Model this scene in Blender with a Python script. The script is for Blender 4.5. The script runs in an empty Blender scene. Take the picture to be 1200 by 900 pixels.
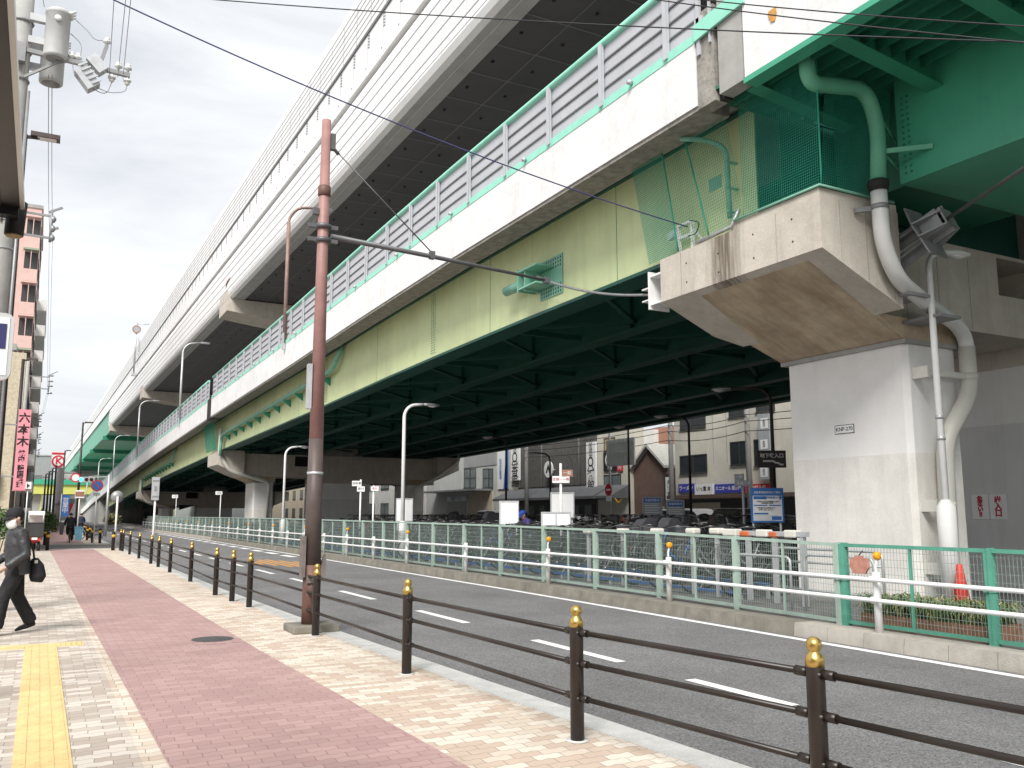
import bpy, bmesh, math, random
from mathutils import Vector, Matrix
random.seed(7)
PI = math.pi
R = math.radians
scene = bpy.context.scene
COL = scene.collection

# ------------------------------------------------------------------ camera
CAM_H = 1.6; F = 1030.0
PITCH = R(8.449); YAW = R(28.014)
cam_data = bpy.data.cameras.new('camera'); cam = bpy.data.objects.new('camera', cam_data); COL.objects.link(cam)
cam.location = (0, 0, CAM_H); cam.rotation_euler = (PI/2 + PITCH, 0, -YAW)
cam_data.sensor_width = 36; cam_data.lens = 36*F/1200; cam_data.clip_end = 3000; cam_data.clip_start = 0.05
scene.camera = cam
_fw = Vector((math.sin(YAW)*math.cos(PITCH), math.cos(YAW)*math.cos(PITCH), math.sin(PITCH)))
_rt = Vector((math.cos(YAW), -math.sin(YAW), 0)); _up = _rt.cross(_fw)
def at(px, py, X=None, Y=None, Z=None):
    """world point seen at a photo pixel on the plane X=, Y= or Z="""
    d = _fw*F + _rt*(px-600) - _up*(py-450)
    t = X/d.x if X is not None else (Y/d.y if Y is not None else (Z-CAM_H)/d.z)
    return Vector((0, 0, CAM_H)) + d*t

# ------------------------------------------------------------------ materials
def _n(nt, t, x=0, y=0, **kw):
    n = nt.nodes.new(t); n.location = (x, y)
    for k, v in kw.items(): setattr(n, k, v)
    return n
def mat(name, col, rough=0.6, metal=0.0, var=0.12, scale=3.0, bump=0.0, bscale=40.0, streak=0.0, streakcol=(0.12, 0.1, 0.07), spots=0.0, spotcol=(0.2, 0.1, 0.05), emit=0.0, spec=0.4, coords='pos', alpha=1.0, sscale=(2.2, 2.2, 0.16), srange=(0.48, 0.82), grain=0.0, gscale=110):
    m = bpy.data.materials.new(name); m.use_nodes = True
    nt = m.node_tree; b = nt.nodes['Principled BSDF']; L = nt.links.new
    b.inputs['Roughness'].default_value = rough; b.inputs['Metallic'].default_value = metal
    b.inputs['Specular IOR Level'].default_value = spec
    c4 = (*col, 1)
    if coords == 'pos': pos = _n(nt, 'ShaderNodeNewGeometry').outputs['Position']
    else: pos = _n(nt, 'ShaderNodeTexCoord').outputs['Object']
    out = None
    if var > 0:
        nz = _n(nt, 'ShaderNodeTexNoise'); nz.inputs['Scale'].default_value = scale; nz.inputs['Detail'].default_value = 6; nz.inputs['Roughness'].default_value = 0.65
        L(pos, nz.inputs['Vector'])
        mr = _n(nt, 'ShaderNodeMapRange'); mr.inputs[1].default_value = 0.3; mr.inputs[2].default_value = 0.7
        mr.inputs[3].default_value = 1-var; mr.inputs[4].default_value = 1+var
        L(nz.outputs[0], mr.inputs[0])
        mx = _n(nt, 'ShaderNodeMix', data_type='RGBA', blend_type='MULTIPLY'); mx.inputs[0].default_value = 1
        mx.inputs[6].default_value = c4; L(mr.outputs[0], mx.inputs[7]); out = mx.outputs[2]
    if grain > 0:
        gz = _n(nt, 'ShaderNodeTexNoise'); gz.inputs['Scale'].default_value = gscale; gz.inputs['Detail'].default_value = 3; L(pos, gz.inputs['Vector'])
        gm = _n(nt, 'ShaderNodeMapRange'); gm.inputs[1].default_value = 0.32; gm.inputs[2].default_value = 0.68; gm.inputs[3].default_value = 1-grain; gm.inputs[4].default_value = 1+grain; L(gz.outputs[0], gm.inputs[0])
        gx = _n(nt, 'ShaderNodeMix', data_type='RGBA', blend_type='MULTIPLY'); gx.inputs[0].default_value = 1
        if out is None: gx.inputs[6].default_value = c4
        else: L(out, gx.inputs[6])
        L(gm.outputs[0], gx.inputs[7]); out = gx.outputs[2]
    def mixin(fac, colr, prev):
        mm = _n(nt, 'ShaderNodeMix', data_type='RGBA'); L(fac, mm.inputs[0])
        if prev is None: mm.inputs[6].default_value = c4
        else: L(prev, mm.inputs[6])
        mm.inputs[7].default_value = (*colr, 1); return mm.outputs[2]
    if streak > 0:
        mp = _n(nt, 'ShaderNodeMapping'); mp.inputs['Scale'].default_value = sscale; L(pos, mp.inputs[0])
        n2 = _n(nt, 'ShaderNodeTexNoise'); n2.inputs['Scale'].default_value = 2.0; n2.inputs['Detail'].default_value = 8; n2.inputs['Roughness'].default_value = 0.7; L(mp.outputs[0], n2.inputs['Vector'])
        m2 = _n(nt, 'ShaderNodeMapRange'); m2.inputs[1].default_value = srange[0]; m2.inputs[2].default_value = srange[1]; m2.inputs[3].default_value = 0; m2.inputs[4].default_value = streak
        L(n2.outputs[0], m2.inputs[0]); out = mixin(m2.outputs[0], streakcol, out)
    if spots > 0:
        n3 = _n(nt, 'ShaderNodeTexNoise'); n3.inputs['Scale'].default_value = 7.0; n3.inputs['Detail'].default_value = 10; n3.inputs['Roughness'].default_value = 0.75; L(pos, n3.inputs['Vector'])
        m3 = _n(nt, 'ShaderNodeMapRange'); m3.inputs[1].default_value = 0.62; m3.inputs[2].default_value = 0.68; m3.inputs[4].default_value = spots
        L(n3.outputs[0], m3.inputs[0]); out = mixin(m3.outputs[0], spotcol, out)
    if out is None: b.inputs['Base Color'].default_value = c4
    else: L(out, b.inputs['Base Color'])
    if bump > 0:
        nb = _n(nt, 'ShaderNodeTexNoise'); nb.inputs['Scale'].default_value = bscale; nb.inputs['Detail'].default_value = 6; L(pos, nb.inputs['Vector'])
        bp = _n(nt, 'ShaderNodeBump'); bp.inputs['Strength'].default_value = bump; bp.inputs['Distance'].default_value = 0.02
        L(nb.outputs[0], bp.inputs['Height']); L(bp.outputs[0], b.inputs['Normal'])
    if emit > 0:
        b.inputs['Emission Color'].default_value = c4; b.inputs['Emission Strength'].default_value = emit
    if alpha < 1: b.inputs['Alpha'].default_value = alpha
    return m

def paver(name, c1, c2, c3, w=0.215, h=0.108, mortar=(0.25, 0.205, 0.18), third=0.35):
    """interlocking paver with wavy long edges: brick pattern over a sine-bent coordinate"""
    m = bpy.data.materials.new(name); m.use_nodes = True
    nt = m.node_tree; b = nt.nodes['Principled BSDF']; L = nt.links.new
    b.inputs['Roughness'].default_value = 0.85; b.inputs['Specular IOR Level'].default_value = 0.25
    pos = _n(nt, 'ShaderNodeNewGeometry').outputs['Position']
    sx = _n(nt, 'ShaderNodeSeparateXYZ'); L(pos, sx.inputs[0])
    def math_(op, a, bb):
        q = _n(nt, 'ShaderNodeMath', operation=op)
        for i, v in enumerate((a, bb)):
            if isinstance(v, (int, float)): q.inputs[i].default_value = v
            elif v is not None: L(v, q.inputs[i])
        return q.outputs[0]
    sn = math_('SINE', math_('MULTIPLY', sx.outputs[0], 2*PI/(w/2)), None)
    yy = math_('ADD', sx.outputs[1], math_('MULTIPLY', sn, 0.0075))
    sn2 = math_('SINE', math_('MULTIPLY', sx.outputs[1], 2*PI/h), None)
    xx = math_('ADD', sx.outputs[0], math_('MULTIPLY', sn2, 0.003))
    cx = _n(nt, 'ShaderNodeCombineXYZ'); L(xx, cx.inputs[0]); L(yy, cx.inputs[1])
    def brick(a, c, mo, msize):
        bt = _n(nt, 'ShaderNodeTexBrick'); bt.offset = 0.5; bt.squash = 1
        bt.inputs['Scale'].default_value = 1; bt.inputs['Mortar Size'].default_value = msize; bt.inputs['Mortar Smooth'].default_value = 0.3
        bt.inputs['Brick Width'].default_value = w; bt.inputs['Row Height'].default_value = h
        bt.inputs['Color1'].default_value = (*a, 1); bt.inputs['Color2'].default_value = (*c, 1); bt.inputs['Mortar'].default_value = (*mo, 1)
        L(cx.outputs[0], bt.inputs['Vector']); return bt
    b1 = brick((0, 0, 0), (1, 1, 1), (0.5, 0.5, 0.5), 0.0)
    # quantise the random value per brick into three paver colours
    cr = _n(nt, 'ShaderNodeValToRGB'); cr.color_ramp.interpolation = 'CONSTANT'
    e = cr.color_ramp.elements; e[0].position = 0; e[0].color = (*c1, 1); e[1].position = 0.5-third/2; e[1].color = (*c2, 1)
    e3 = e.new(0.5+third/2); e3.color = (*c3, 1)
    L(b1.outputs['Color'], cr.inputs[0])
    nz = _n(nt, 'ShaderNodeTexNoise'); nz.inputs['Scale'].default_value = 0.9; nz.inputs['Detail'].default_value = 9; nz.inputs['Roughness'].default_value = 0.7; L(pos, nz.inputs['Vector'])
    mr = _n(nt, 'ShaderNodeMapRange'); mr.inputs[1].default_value = 0.3; mr.inputs[2].default_value = 0.7; mr.inputs[3].default_value = 0.88; mr.inputs[4].default_value = 1.1; L(nz.outputs[0], mr.inputs[0])
    mx = _n(nt, 'ShaderNodeMix', data_type='RGBA', blend_type='MULTIPLY'); mx.inputs[0].default_value = 1; L(cr.outputs[0], mx.inputs[6]); L(mr.outputs[0], mx.inputs[7])
    b2 = brick((1, 1, 1), (1, 1, 1), (0, 0, 0), 0.0034)
    m2 = _n(nt, 'ShaderNodeMix', data_type='RGBA'); L(b2.outputs['Color'], m2.inputs[0]); m2.inputs[6].default_value = (*mortar, 1); L(mx.outputs[2], m2.inputs[7])
    # a few dark gum and tyre spots
    n4 = _n(nt, 'ShaderNodeTexVoronoi'); n4.inputs['Scale'].default_value = 2.3; L(pos, n4.inputs['Vector'])
    m4 = _n(nt, 'ShaderNodeMapRange'); m4.inputs[1].default_value = 0.028; m4.inputs[2].default_value = 0.018; m4.inputs[4].default_value = 0.35; L(n4.outputs['Distance'], m4.inputs[0])
    m5 = _n(nt, 'ShaderNodeMix', data_type='RGBA'); L(m4.outputs[0], m5.inputs[0]); L(m2.outputs[2], m5.inputs[6]); m5.inputs[7].default_value = (0.09, 0.08, 0.075, 1)
    L(m5.outputs[2], b.inputs['Base Color'])
    bp = _n(nt, 'ShaderNodeBump'); bp.inputs['Strength'].default_value = 0.5; bp.inputs['Distance'].default_value = 0.004
    L(b2.outputs['Color'], bp.inputs['Height']); L(bp.outputs[0], b.inputs['Normal'])
    return m

M = {}
def D(key, *a, **k): M[key] = mat(key, *a, **k)
D('asphalt', (0.165, 0.165, 0.166), rough=0.9, var=0.2, scale=0.5, grain=0.55, gscale=70, streak=0.25, streakcol=(0.105, 0.105, 0.107), sscale=(1.4, 0.12, 1), srange=(0.45, 0.75), spots=0.15, spotcol=(0.06, 0.06, 0.06), bump=0.6, bscale=160)
D('lot_asphalt', (0.13, 0.127, 0.124), rough=0.9, var=0.25, scale=1.5, bump=0.4, bscale=120)
D('ground', (0.17, 0.17, 0.165), rough=0.95, var=0.2, scale=0.2)
D('kerb_light', (0.5, 0.5, 0.48), rough=0.85, var=0.15, grain=0.12, scale=4, bump=0.2)
D('kerb_old', (0.2, 0.185, 0.155), rough=0.9, var=0.3, scale=3, bump=0.5, bscale=60, spots=0.4, spotcol=(0.09, 0.085, 0.06))
D('kerb_mid', (0.36, 0.335, 0.295), rough=0.9, var=0.2, scale=3, bump=0.4, bscale=60)
D('paint_white', (0.72, 0.72, 0.7), rough=0.7, var=0.15, scale=12, spots=0.35, spotcol=(0.2, 0.2, 0.2))
D('paint_orange', (0.55, 0.28, 0.08), rough=0.8, var=0.2, scale=9, spots=0.6, spotcol=(0.12, 0.1, 0.08))
M['paver_tan'] = paver('paver_tan', (0.60, 0.54, 0.46), (0.47, 0.375, 0.30), (0.54, 0.465, 0.38))
M['paver_grey'] = paver('paver_grey', (0.55, 0.50, 0.44), (0.385, 0.33, 0.28), (0.45, 0.40, 0.345))
M['paver_red'] = paver('paver_red', (0.375, 0.25, 0.235), (0.40, 0.27, 0.253), (0.352, 0.232, 0.22), mortar=(0.235, 0.145, 0.135))
D('tactile', (0.62, 0.47, 0.22), rough=0.75, var=0.14, scale=5, spots=0.25, spotcol=(0.3, 0.22, 0.12))
D('iron', (0.09, 0.09, 0.09), rough=0.55, metal=0.6, var=0.3, scale=20)
D('bollard', (0.022, 0.016, 0.013), rough=0.38, var=0.2, scale=8)
D('gold', (0.55, 0.38, 0.12), rough=0.3, metal=0.85, var=0.15, scale=20)
D('concrete_parapet', (0.72, 0.72, 0.715), rough=0.85, var=0.10, scale=1.5, grain=0.05, gscale=14, bump=0.15, bscale=12, streak=0.22, streakcol=(0.32, 0.3, 0.27))
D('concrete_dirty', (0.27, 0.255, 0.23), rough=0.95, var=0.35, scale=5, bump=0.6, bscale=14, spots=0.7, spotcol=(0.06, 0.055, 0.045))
D('concrete', (0.50, 0.46, 0.40), rough=0.9, var=0.14, scale=1.6, bump=0.2, bscale=25, streak=0.45, streakcol=(0.26, 0.21, 0.15), srange=(0.52, 0.8), grain=0.06, gscale=30)
D('concrete_stain', (0.36, 0.29, 0.21), rough=0.9, var=0.3, scale=1.2, bump=0.25, bscale=25, spots=0.25, spotcol=(0.14, 0.1, 0.06))
D('concrete_grey', (0.34, 0.335, 0.32), rough=0.9, var=0.16, scale=1.5, bump=0.2, bscale=25, streak=0.3, streakcol=(0.16, 0.15, 0.13))
D('pier_white', (0.76, 0.75, 0.735), rough=0.8, var=0.07, scale=1.0, bump=0.12, bscale=18, streak=0.1, streakcol=(0.42, 0.38, 0.32))
D('pier_coating', (0.71, 0.69, 0.65), rough=0.8, var=0.1, scale=1.4, grain=0.04, gscale=30, bump=0.12, bscale=18, streak=0.3, streakcol=(0.42, 0.38, 0.31))
D('pier_grey', (0.76, 0.76, 0.75), rough=0.8, var=0.05, scale=1.0, bump=0.1, bscale=18, streak=0.15, streakcol=(0.3, 0.28, 0.25))
D('pier_grey_low', (0.64, 0.64, 0.635), rough=0.8, var=0.06, scale=1.0, bump=0.1, bscale=18, streak=0.2, streakcol=(0.22, 0.21, 0.2))
D('clad_white', (0.79, 0.79, 0.785), rough=0.5, var=0.05, scale=0.7, streak=0.16, streakcol=(0.45, 0.44, 0.42))
D('clad_groove', (0.16, 0.165, 0.17), rough=0.7, var=0.1)
D('clad_line', (0.34, 0.345, 0.35), rough=0.7, var=0.1)
D('clad_strip', (0.38, 0.38, 0.37), rough=0.8, var=0.12, scale=1.5)
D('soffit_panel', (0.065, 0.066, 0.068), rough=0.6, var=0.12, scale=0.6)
D('clip_black', (0.02, 0.02, 0.02), rough=0.6, var=0)
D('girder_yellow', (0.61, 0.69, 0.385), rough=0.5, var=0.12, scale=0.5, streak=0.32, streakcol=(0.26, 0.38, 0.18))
D('girder_green', (0.035, 0.235, 0.14), rough=0.42, var=0.12, scale=0.8, streak=0.15, streakcol=(0.05, 0.16, 0.1))
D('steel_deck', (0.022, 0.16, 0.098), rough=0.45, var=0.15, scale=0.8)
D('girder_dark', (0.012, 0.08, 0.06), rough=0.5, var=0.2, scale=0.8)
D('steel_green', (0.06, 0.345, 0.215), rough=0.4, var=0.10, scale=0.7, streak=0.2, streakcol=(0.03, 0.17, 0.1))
D('pipe_green', (0.2, 0.44, 0.33), rough=0.45, var=0.12, scale=3)
D('pipe_mint', (0.13, 0.42, 0.27), rough=0.4, var=0.08, scale=3)
D('aqua', (0.28, 0.66, 0.52), rough=0.45, var=0.08, scale=4)
D('net_green', (0.02, 0.25, 0.17), rough=0.8, var=0.1, scale=4)
D('panel_grey', (0.46, 0.47, 0.5), rough=0.5, metal=0.0, var=0.07, scale=1.5, streak=0.15, streakcol=(0.38, 0.38, 0.4))
D('galv', (0.5, 0.51, 0.52), rough=0.45, metal=0.5, var=0.12, scale=6)
D('steel_dark', (0.12, 0.12, 0.125), rough=0.5, metal=0.4, var=0.15, scale=4)
D('steel_mid', (0.27, 0.275, 0.28), rough=0.45, metal=0.3, var=0.15, scale=4)
D('white_metal', (0.74, 0.74, 0.73), rough=0.4, var=0.07, scale=5)
D('white_rusty', (0.68, 0.66, 0.62), rough=0.5, var=0.1, scale=5, spots=0.85, spotcol=(0.22, 0.09, 0.04))
D('pvc_white', (0.66, 0.66, 0.64), rough=0.4, var=0.08, scale=2, streak=0.15, streakcol=(0.4, 0.38, 0.34))
D('pvc_cream', (0.6, 0.585, 0.53), rough=0.45, var=0.08, scale=2, streak=0.15, streakcol=(0.4, 0.38, 0.34))
D('rubber', (0.02, 0.02, 0.02), rough=0.7, var=0.1)
D('fence_green', (0.09, 0.30, 0.22), rough=0.45, var=0.15, scale=5)
D('fence_pale', (0.33, 0.43, 0.37), rough=0.5, var=0.15, scale=5, spots=0.3, spotcol=(0.4, 0.33, 0.2))
D('mesh_wire', (0.24, 0.31, 0.285), rough=0.5, var=0.1)
D('amber', (0.8, 0.33, 0.01), rough=0.25, var=0.1, scale=30)
D('pole_red', (0.30, 0.165, 0.15), rough=0.5, var=0.2, scale=3, streak=0.35, streakcol=(0.36, 0.2, 0.17))
D('rust_pole', (0.25, 0.16, 0.14), rough=0.5, var=0.2, scale=3)
D('pole_brown', (0.085, 0.065, 0.06), rough=0.5, var=0.2, scale=4, streak=0.2, streakcol=(0.15, 0.1, 0.09))
D('pole_base', (0.12, 0.062, 0.05), rough=0.55, var=0.35, scale=5, spots=0.5, spotcol=(0.2, 0.17, 0.15))
D('pole_grey', (0.16, 0.14, 0.13), rough=0.6, var=0.3, scale=6)
D('pole_dark', (0.03, 0.024, 0.022), rough=0.45, var=0.15, scale=5)
D('pole_concrete', (0.36, 0.355, 0.34), rough=0.85, var=0.12, scale=3, bump=0.2)
D('eave_brown', (0.03, 0.022, 0.02), rough=0.4, var=0.15, scale=2)
D('alu', (0.62, 0.62, 0.6), rough=0.35, metal=0.6, var=0.06)
D('black', (0.012, 0.012, 0.013), rough=0.5, var=0.1)
D('cloth_black', (0.014, 0.014, 0.016), rough=0.8, var=0.35, scale=9, bump=0.8, bscale=16)
D('cloth_jacket', (0.03, 0.031, 0.035), rough=0.5, var=0.35, scale=7, bump=0.9, bscale=14, spec=0.6)
D('cloth_navy', (0.02, 0.025, 0.05), rough=0.85, var=0.25, scale=9)
D('cloth_purple', (0.06, 0.04, 0.16), rough=0.85, var=0.25, scale=9)
D('cloth_blue', (0.02, 0.06, 0.35), rough=0.8, var=0.2, scale=9)
D('skin', (0.50, 0.31, 0.23), rough=0.55, var=0.06, scale=20)
D('mask', (0.78, 0.78, 0.77), rough=0.8, var=0.04, scale=30)
D('hair', (0.01, 0.009, 0.008), rough=0.6, var=0.2, scale=40)
D('glass', (0.03, 0.035, 0.04), rough=0.08, var=0.25, scale=0.6, spec=0.7)
D('glass_pale', (0.16, 0.19, 0.19), rough=0.12, var=0.3, scale=0.8, spec=0.7)
D('frame_dark', (0.05, 0.05, 0.05), rough=0.4, var=0.1)
D('chrome', (0.62, 0.62, 0.63), rough=0.2, metal=0.95, var=0.05)
D('bike_steel', (0.2, 0.2, 0.21), rough=0.35, metal=0.7, var=0.1)
D('red', (0.48, 0.03, 0.025), rough=0.4, var=0.1, scale=4)
D('cone_red', (0.62, 0.06, 0.04), rough=0.45, var=0.12, scale=5)
D('ink_red', (0.5, 0.03, 0.06), rough=0.7, var=0)
D('ink_black', (0.015, 0.015, 0.015), rough=0.7, var=0)
D('ink_white', (0.78, 0.78, 0.78), rough=0.6, var=0)
D('ink_blue', (0.03, 0.13, 0.42), rough=0.6, var=0)
D('sign_white', (0.75, 0.76, 0.76), rough=0.5, var=0.04, scale=3)
D('sign_blue', (0.04, 0.15, 0.42), rough=0.45, var=0.05)
D('sign_navy', (0.035, 0.035, 0.12), rough=0.35, var=0.05)
D('sign_pink', (0.72, 0.27, 0.32), rough=0.5, var=0.07, scale=2)
D('sign_grey', (0.33, 0.35, 0.37), rough=0.5, var=0.08, scale=3)
D('sign_brown', (0.06, 0.045, 0.04), rough=0.5, var=0.08)
D('sign_red', (0.55, 0.035, 0.05), rough=0.5, var=0.05)
D('shop_purple', (0.05, 0.06, 0.36), rough=0.45, var=0.08)
D('planter', (0.23, 0.12, 0.075), rough=0.85, var=0.3, scale=12)
D('soil', (0.05, 0.035, 0.025), rough=1, var=0.3, scale=20)
D('blade', (0.12, 0.17, 0.045), rough=0.7, var=0.45, scale=9)
D('blade_dry', (0.42, 0.36, 0.18), rough=0.8, var=0.3, scale=9)
D('leaf', (0.05, 0.10, 0.03), rough=0.6, var=0.5, scale=6)
D('leaf_light', (0.10, 0.16, 0.05), rough=0.6, var=0.4, scale=6)
D('bark', (0.11, 0.08, 0.06), rough=0.9, var=0.3, scale=12)
D('wall_cream', (0.55, 0.53, 0.46), rough=0.85, var=0.1, scale=1.0, streak=0.25, streakcol=(0.32, 0.3, 0.26))
D('wall_grey', (0.3, 0.31, 0.31), rough=0.8, var=0.1, scale=1.0, streak=0.2, streakcol=(0.18, 0.18, 0.18))
D('wall_pale', (0.47, 0.48, 0.46), rough=0.85, var=0.1, scale=1.0, streak=0.25, streakcol=(0.26, 0.26, 0.25))
D('wall_white', (0.62, 0.61, 0.58), rough=0.85, var=0.1, scale=1.0, streak=0.2, streakcol=(0.36, 0.34, 0.3))
D('wall_pink', (0.62, 0.43, 0.385), rough=0.8, var=0.08, scale=0.8, streak=0.12, streakcol=(0.4, 0.22, 0.2))
D('wall_beige', (0.53, 0.46, 0.36), rough=0.85, var=0.1, scale=1.0)
D('wall_tile', (0.50, 0.44, 0.33), rough=0.8, var=0.25, scale=14, bump=0.3, bscale=30)
D('wall_brick', (0.33, 0.165, 0.115), rough=0.85, var=0.15, scale=6)
D('wall_brown', (0.13, 0.085, 0.07), rough=0.8, var=0.12, scale=2, streak=0.2, streakcol=(0.08, 0.06, 0.05))
D('slat_dark', (0.10, 0.098, 0.092), rough=0.8, var=0.3, scale=3, streak=0.4, streakcol=(0.22, 0.21, 0.19))
D('roof_tile', (0.42, 0.42, 0.39), rough=0.7, var=0.2, scale=6)
D('soffit_stain', (0.47, 0.385, 0.28), rough=0.9, var=0.28, scale=1.3, bump=0.25, bscale=25, streak=0.75, streakcol=(0.2, 0.13, 0.07), sscale=(0.3, 1.3, 0.3), srange=(0.42, 0.78), spots=0.2, spotcol=(0.5, 0.45, 0.38))
D('cover_dark', (0.045, 0.045, 0.05), rough=0.6, var=0.2, scale=6)
D('rack_blue', (0.03, 0.09, 0.24), rough=0.5, var=0.2)
D('gate_orange', (0.5, 0.12, 0.04), rough=0.5, var=0.1)
D('awning', (0.13, 0.135, 0.14), rough=0.75, var=0.12, scale=2)
D('shutter', (0.36, 0.36, 0.34), rough=0.6, var=0.08)
D('curtain', (0.42, 0.33, 0.17), rough=0.8, var=0.15, scale=2)
D('car_white', (0.72, 0.72, 0.72), rough=0.25, var=0.02, spec=0.6)
D('car_dark', (0.02, 0.02, 0.025), rough=0.2, var=0.02, spec=0.6)
D('bin_blue', (0.16, 0.36, 0.5), rough=0.5, var=0.1)
D('bridge_yellow', (0.55, 0.56, 0.14), rough=0.6, var=0.08, scale=0.5)
D('lamp_glass', (0.7, 0.7, 0.68), rough=0.2, var=0.05)
D('signal_green', (0.05, 0.75, 0.55), rough=0.3, var=0, emit=1.2)
D('signal_off', (0.04, 0.015, 0.012), rough=0.3, var=0)
D('wire', (0.02, 0.02, 0.025), rough=0.6, var=0)
D('wire_blue', (0.05, 0.05, 0.13), rough=0.6, var=0)
D('wire_grey', (0.32, 0.33, 0.35), rough=0.6, var=0)
D('bridge_dull', (0.3, 0.36, 0.26), rough=0.7, var=0.1)
D('rust_pink', (0.42, 0.2, 0.15), rough=0.8, var=0.25, scale=14)
D('galv_paint', (0.48, 0.485, 0.475), rough=0.5, var=0.06, scale=4, streak=0.1, streakcol=(0.35, 0.34, 0.32))
D('reflect_yellow', (0.75, 0.42, 0.02), rough=0.4, var=0.05)

# the near cap: the same concrete with one dark run-off stain on its street face
def stain_copy(src, name, y0, half, col):
    m = M[src].copy(); m.name = name; nt = m.node_tree; L = nt.links.new; b = nt.nodes['Principled BSDF']
    pos = _n(nt, 'ShaderNodeNewGeometry').outputs['Position']; sx = _n(nt, 'ShaderNodeSeparateXYZ'); L(pos, sx.inputs[0])
    d = _n(nt, 'ShaderNodeMath', operation='SUBTRACT'); L(sx.outputs[1], d.inputs[0]); d.inputs[1].default_value = y0
    a = _n(nt, 'ShaderNodeMath', operation='ABSOLUTE'); L(d.outputs[0], a.inputs[0])
    r = _n(nt, 'ShaderNodeMapRange'); r.inputs[1].default_value = half; r.inputs[2].default_value = 0.0; L(a.outputs[0], r.inputs[0])
    mp = _n(nt, 'ShaderNodeMapping'); mp.inputs['Scale'].default_value = (3, 9, 0.7); L(pos, mp.inputs[0])
    nz = _n(nt, 'ShaderNodeTexNoise'); nz.inputs['Scale'].default_value = 1.6; nz.inputs['Detail'].default_value = 8; L(mp.outputs[0], nz.inputs['Vector'])
    ml = _n(nt, 'ShaderNodeMath', operation='MULTIPLY'); L(r.outputs[0], ml.inputs[0]); L(nz.outputs[0], ml.inputs[1])
    r2 = _n(nt, 'ShaderNodeMapRange'); r2.inputs[1].default_value = 0.14; r2.inputs[2].default_value = 0.5; r2.inputs[4].default_value = 0.85; L(ml.outputs[0], r2.inputs[0])
    old = b.inputs['Base Color'].links[0].from_socket; mx = _n(nt, 'ShaderNodeMix', data_type='RGBA'); L(r2.outputs[0], mx.inputs[0]); L(old, mx.inputs[6]); mx.inputs[7].default_value = (*col, 1); L(mx.outputs[2], b.inputs['Base Color']); M[name] = m
stain_copy('concrete', 'cap_concrete', 11.75, 0.75, (0.10, 0.075, 0.05))
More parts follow.
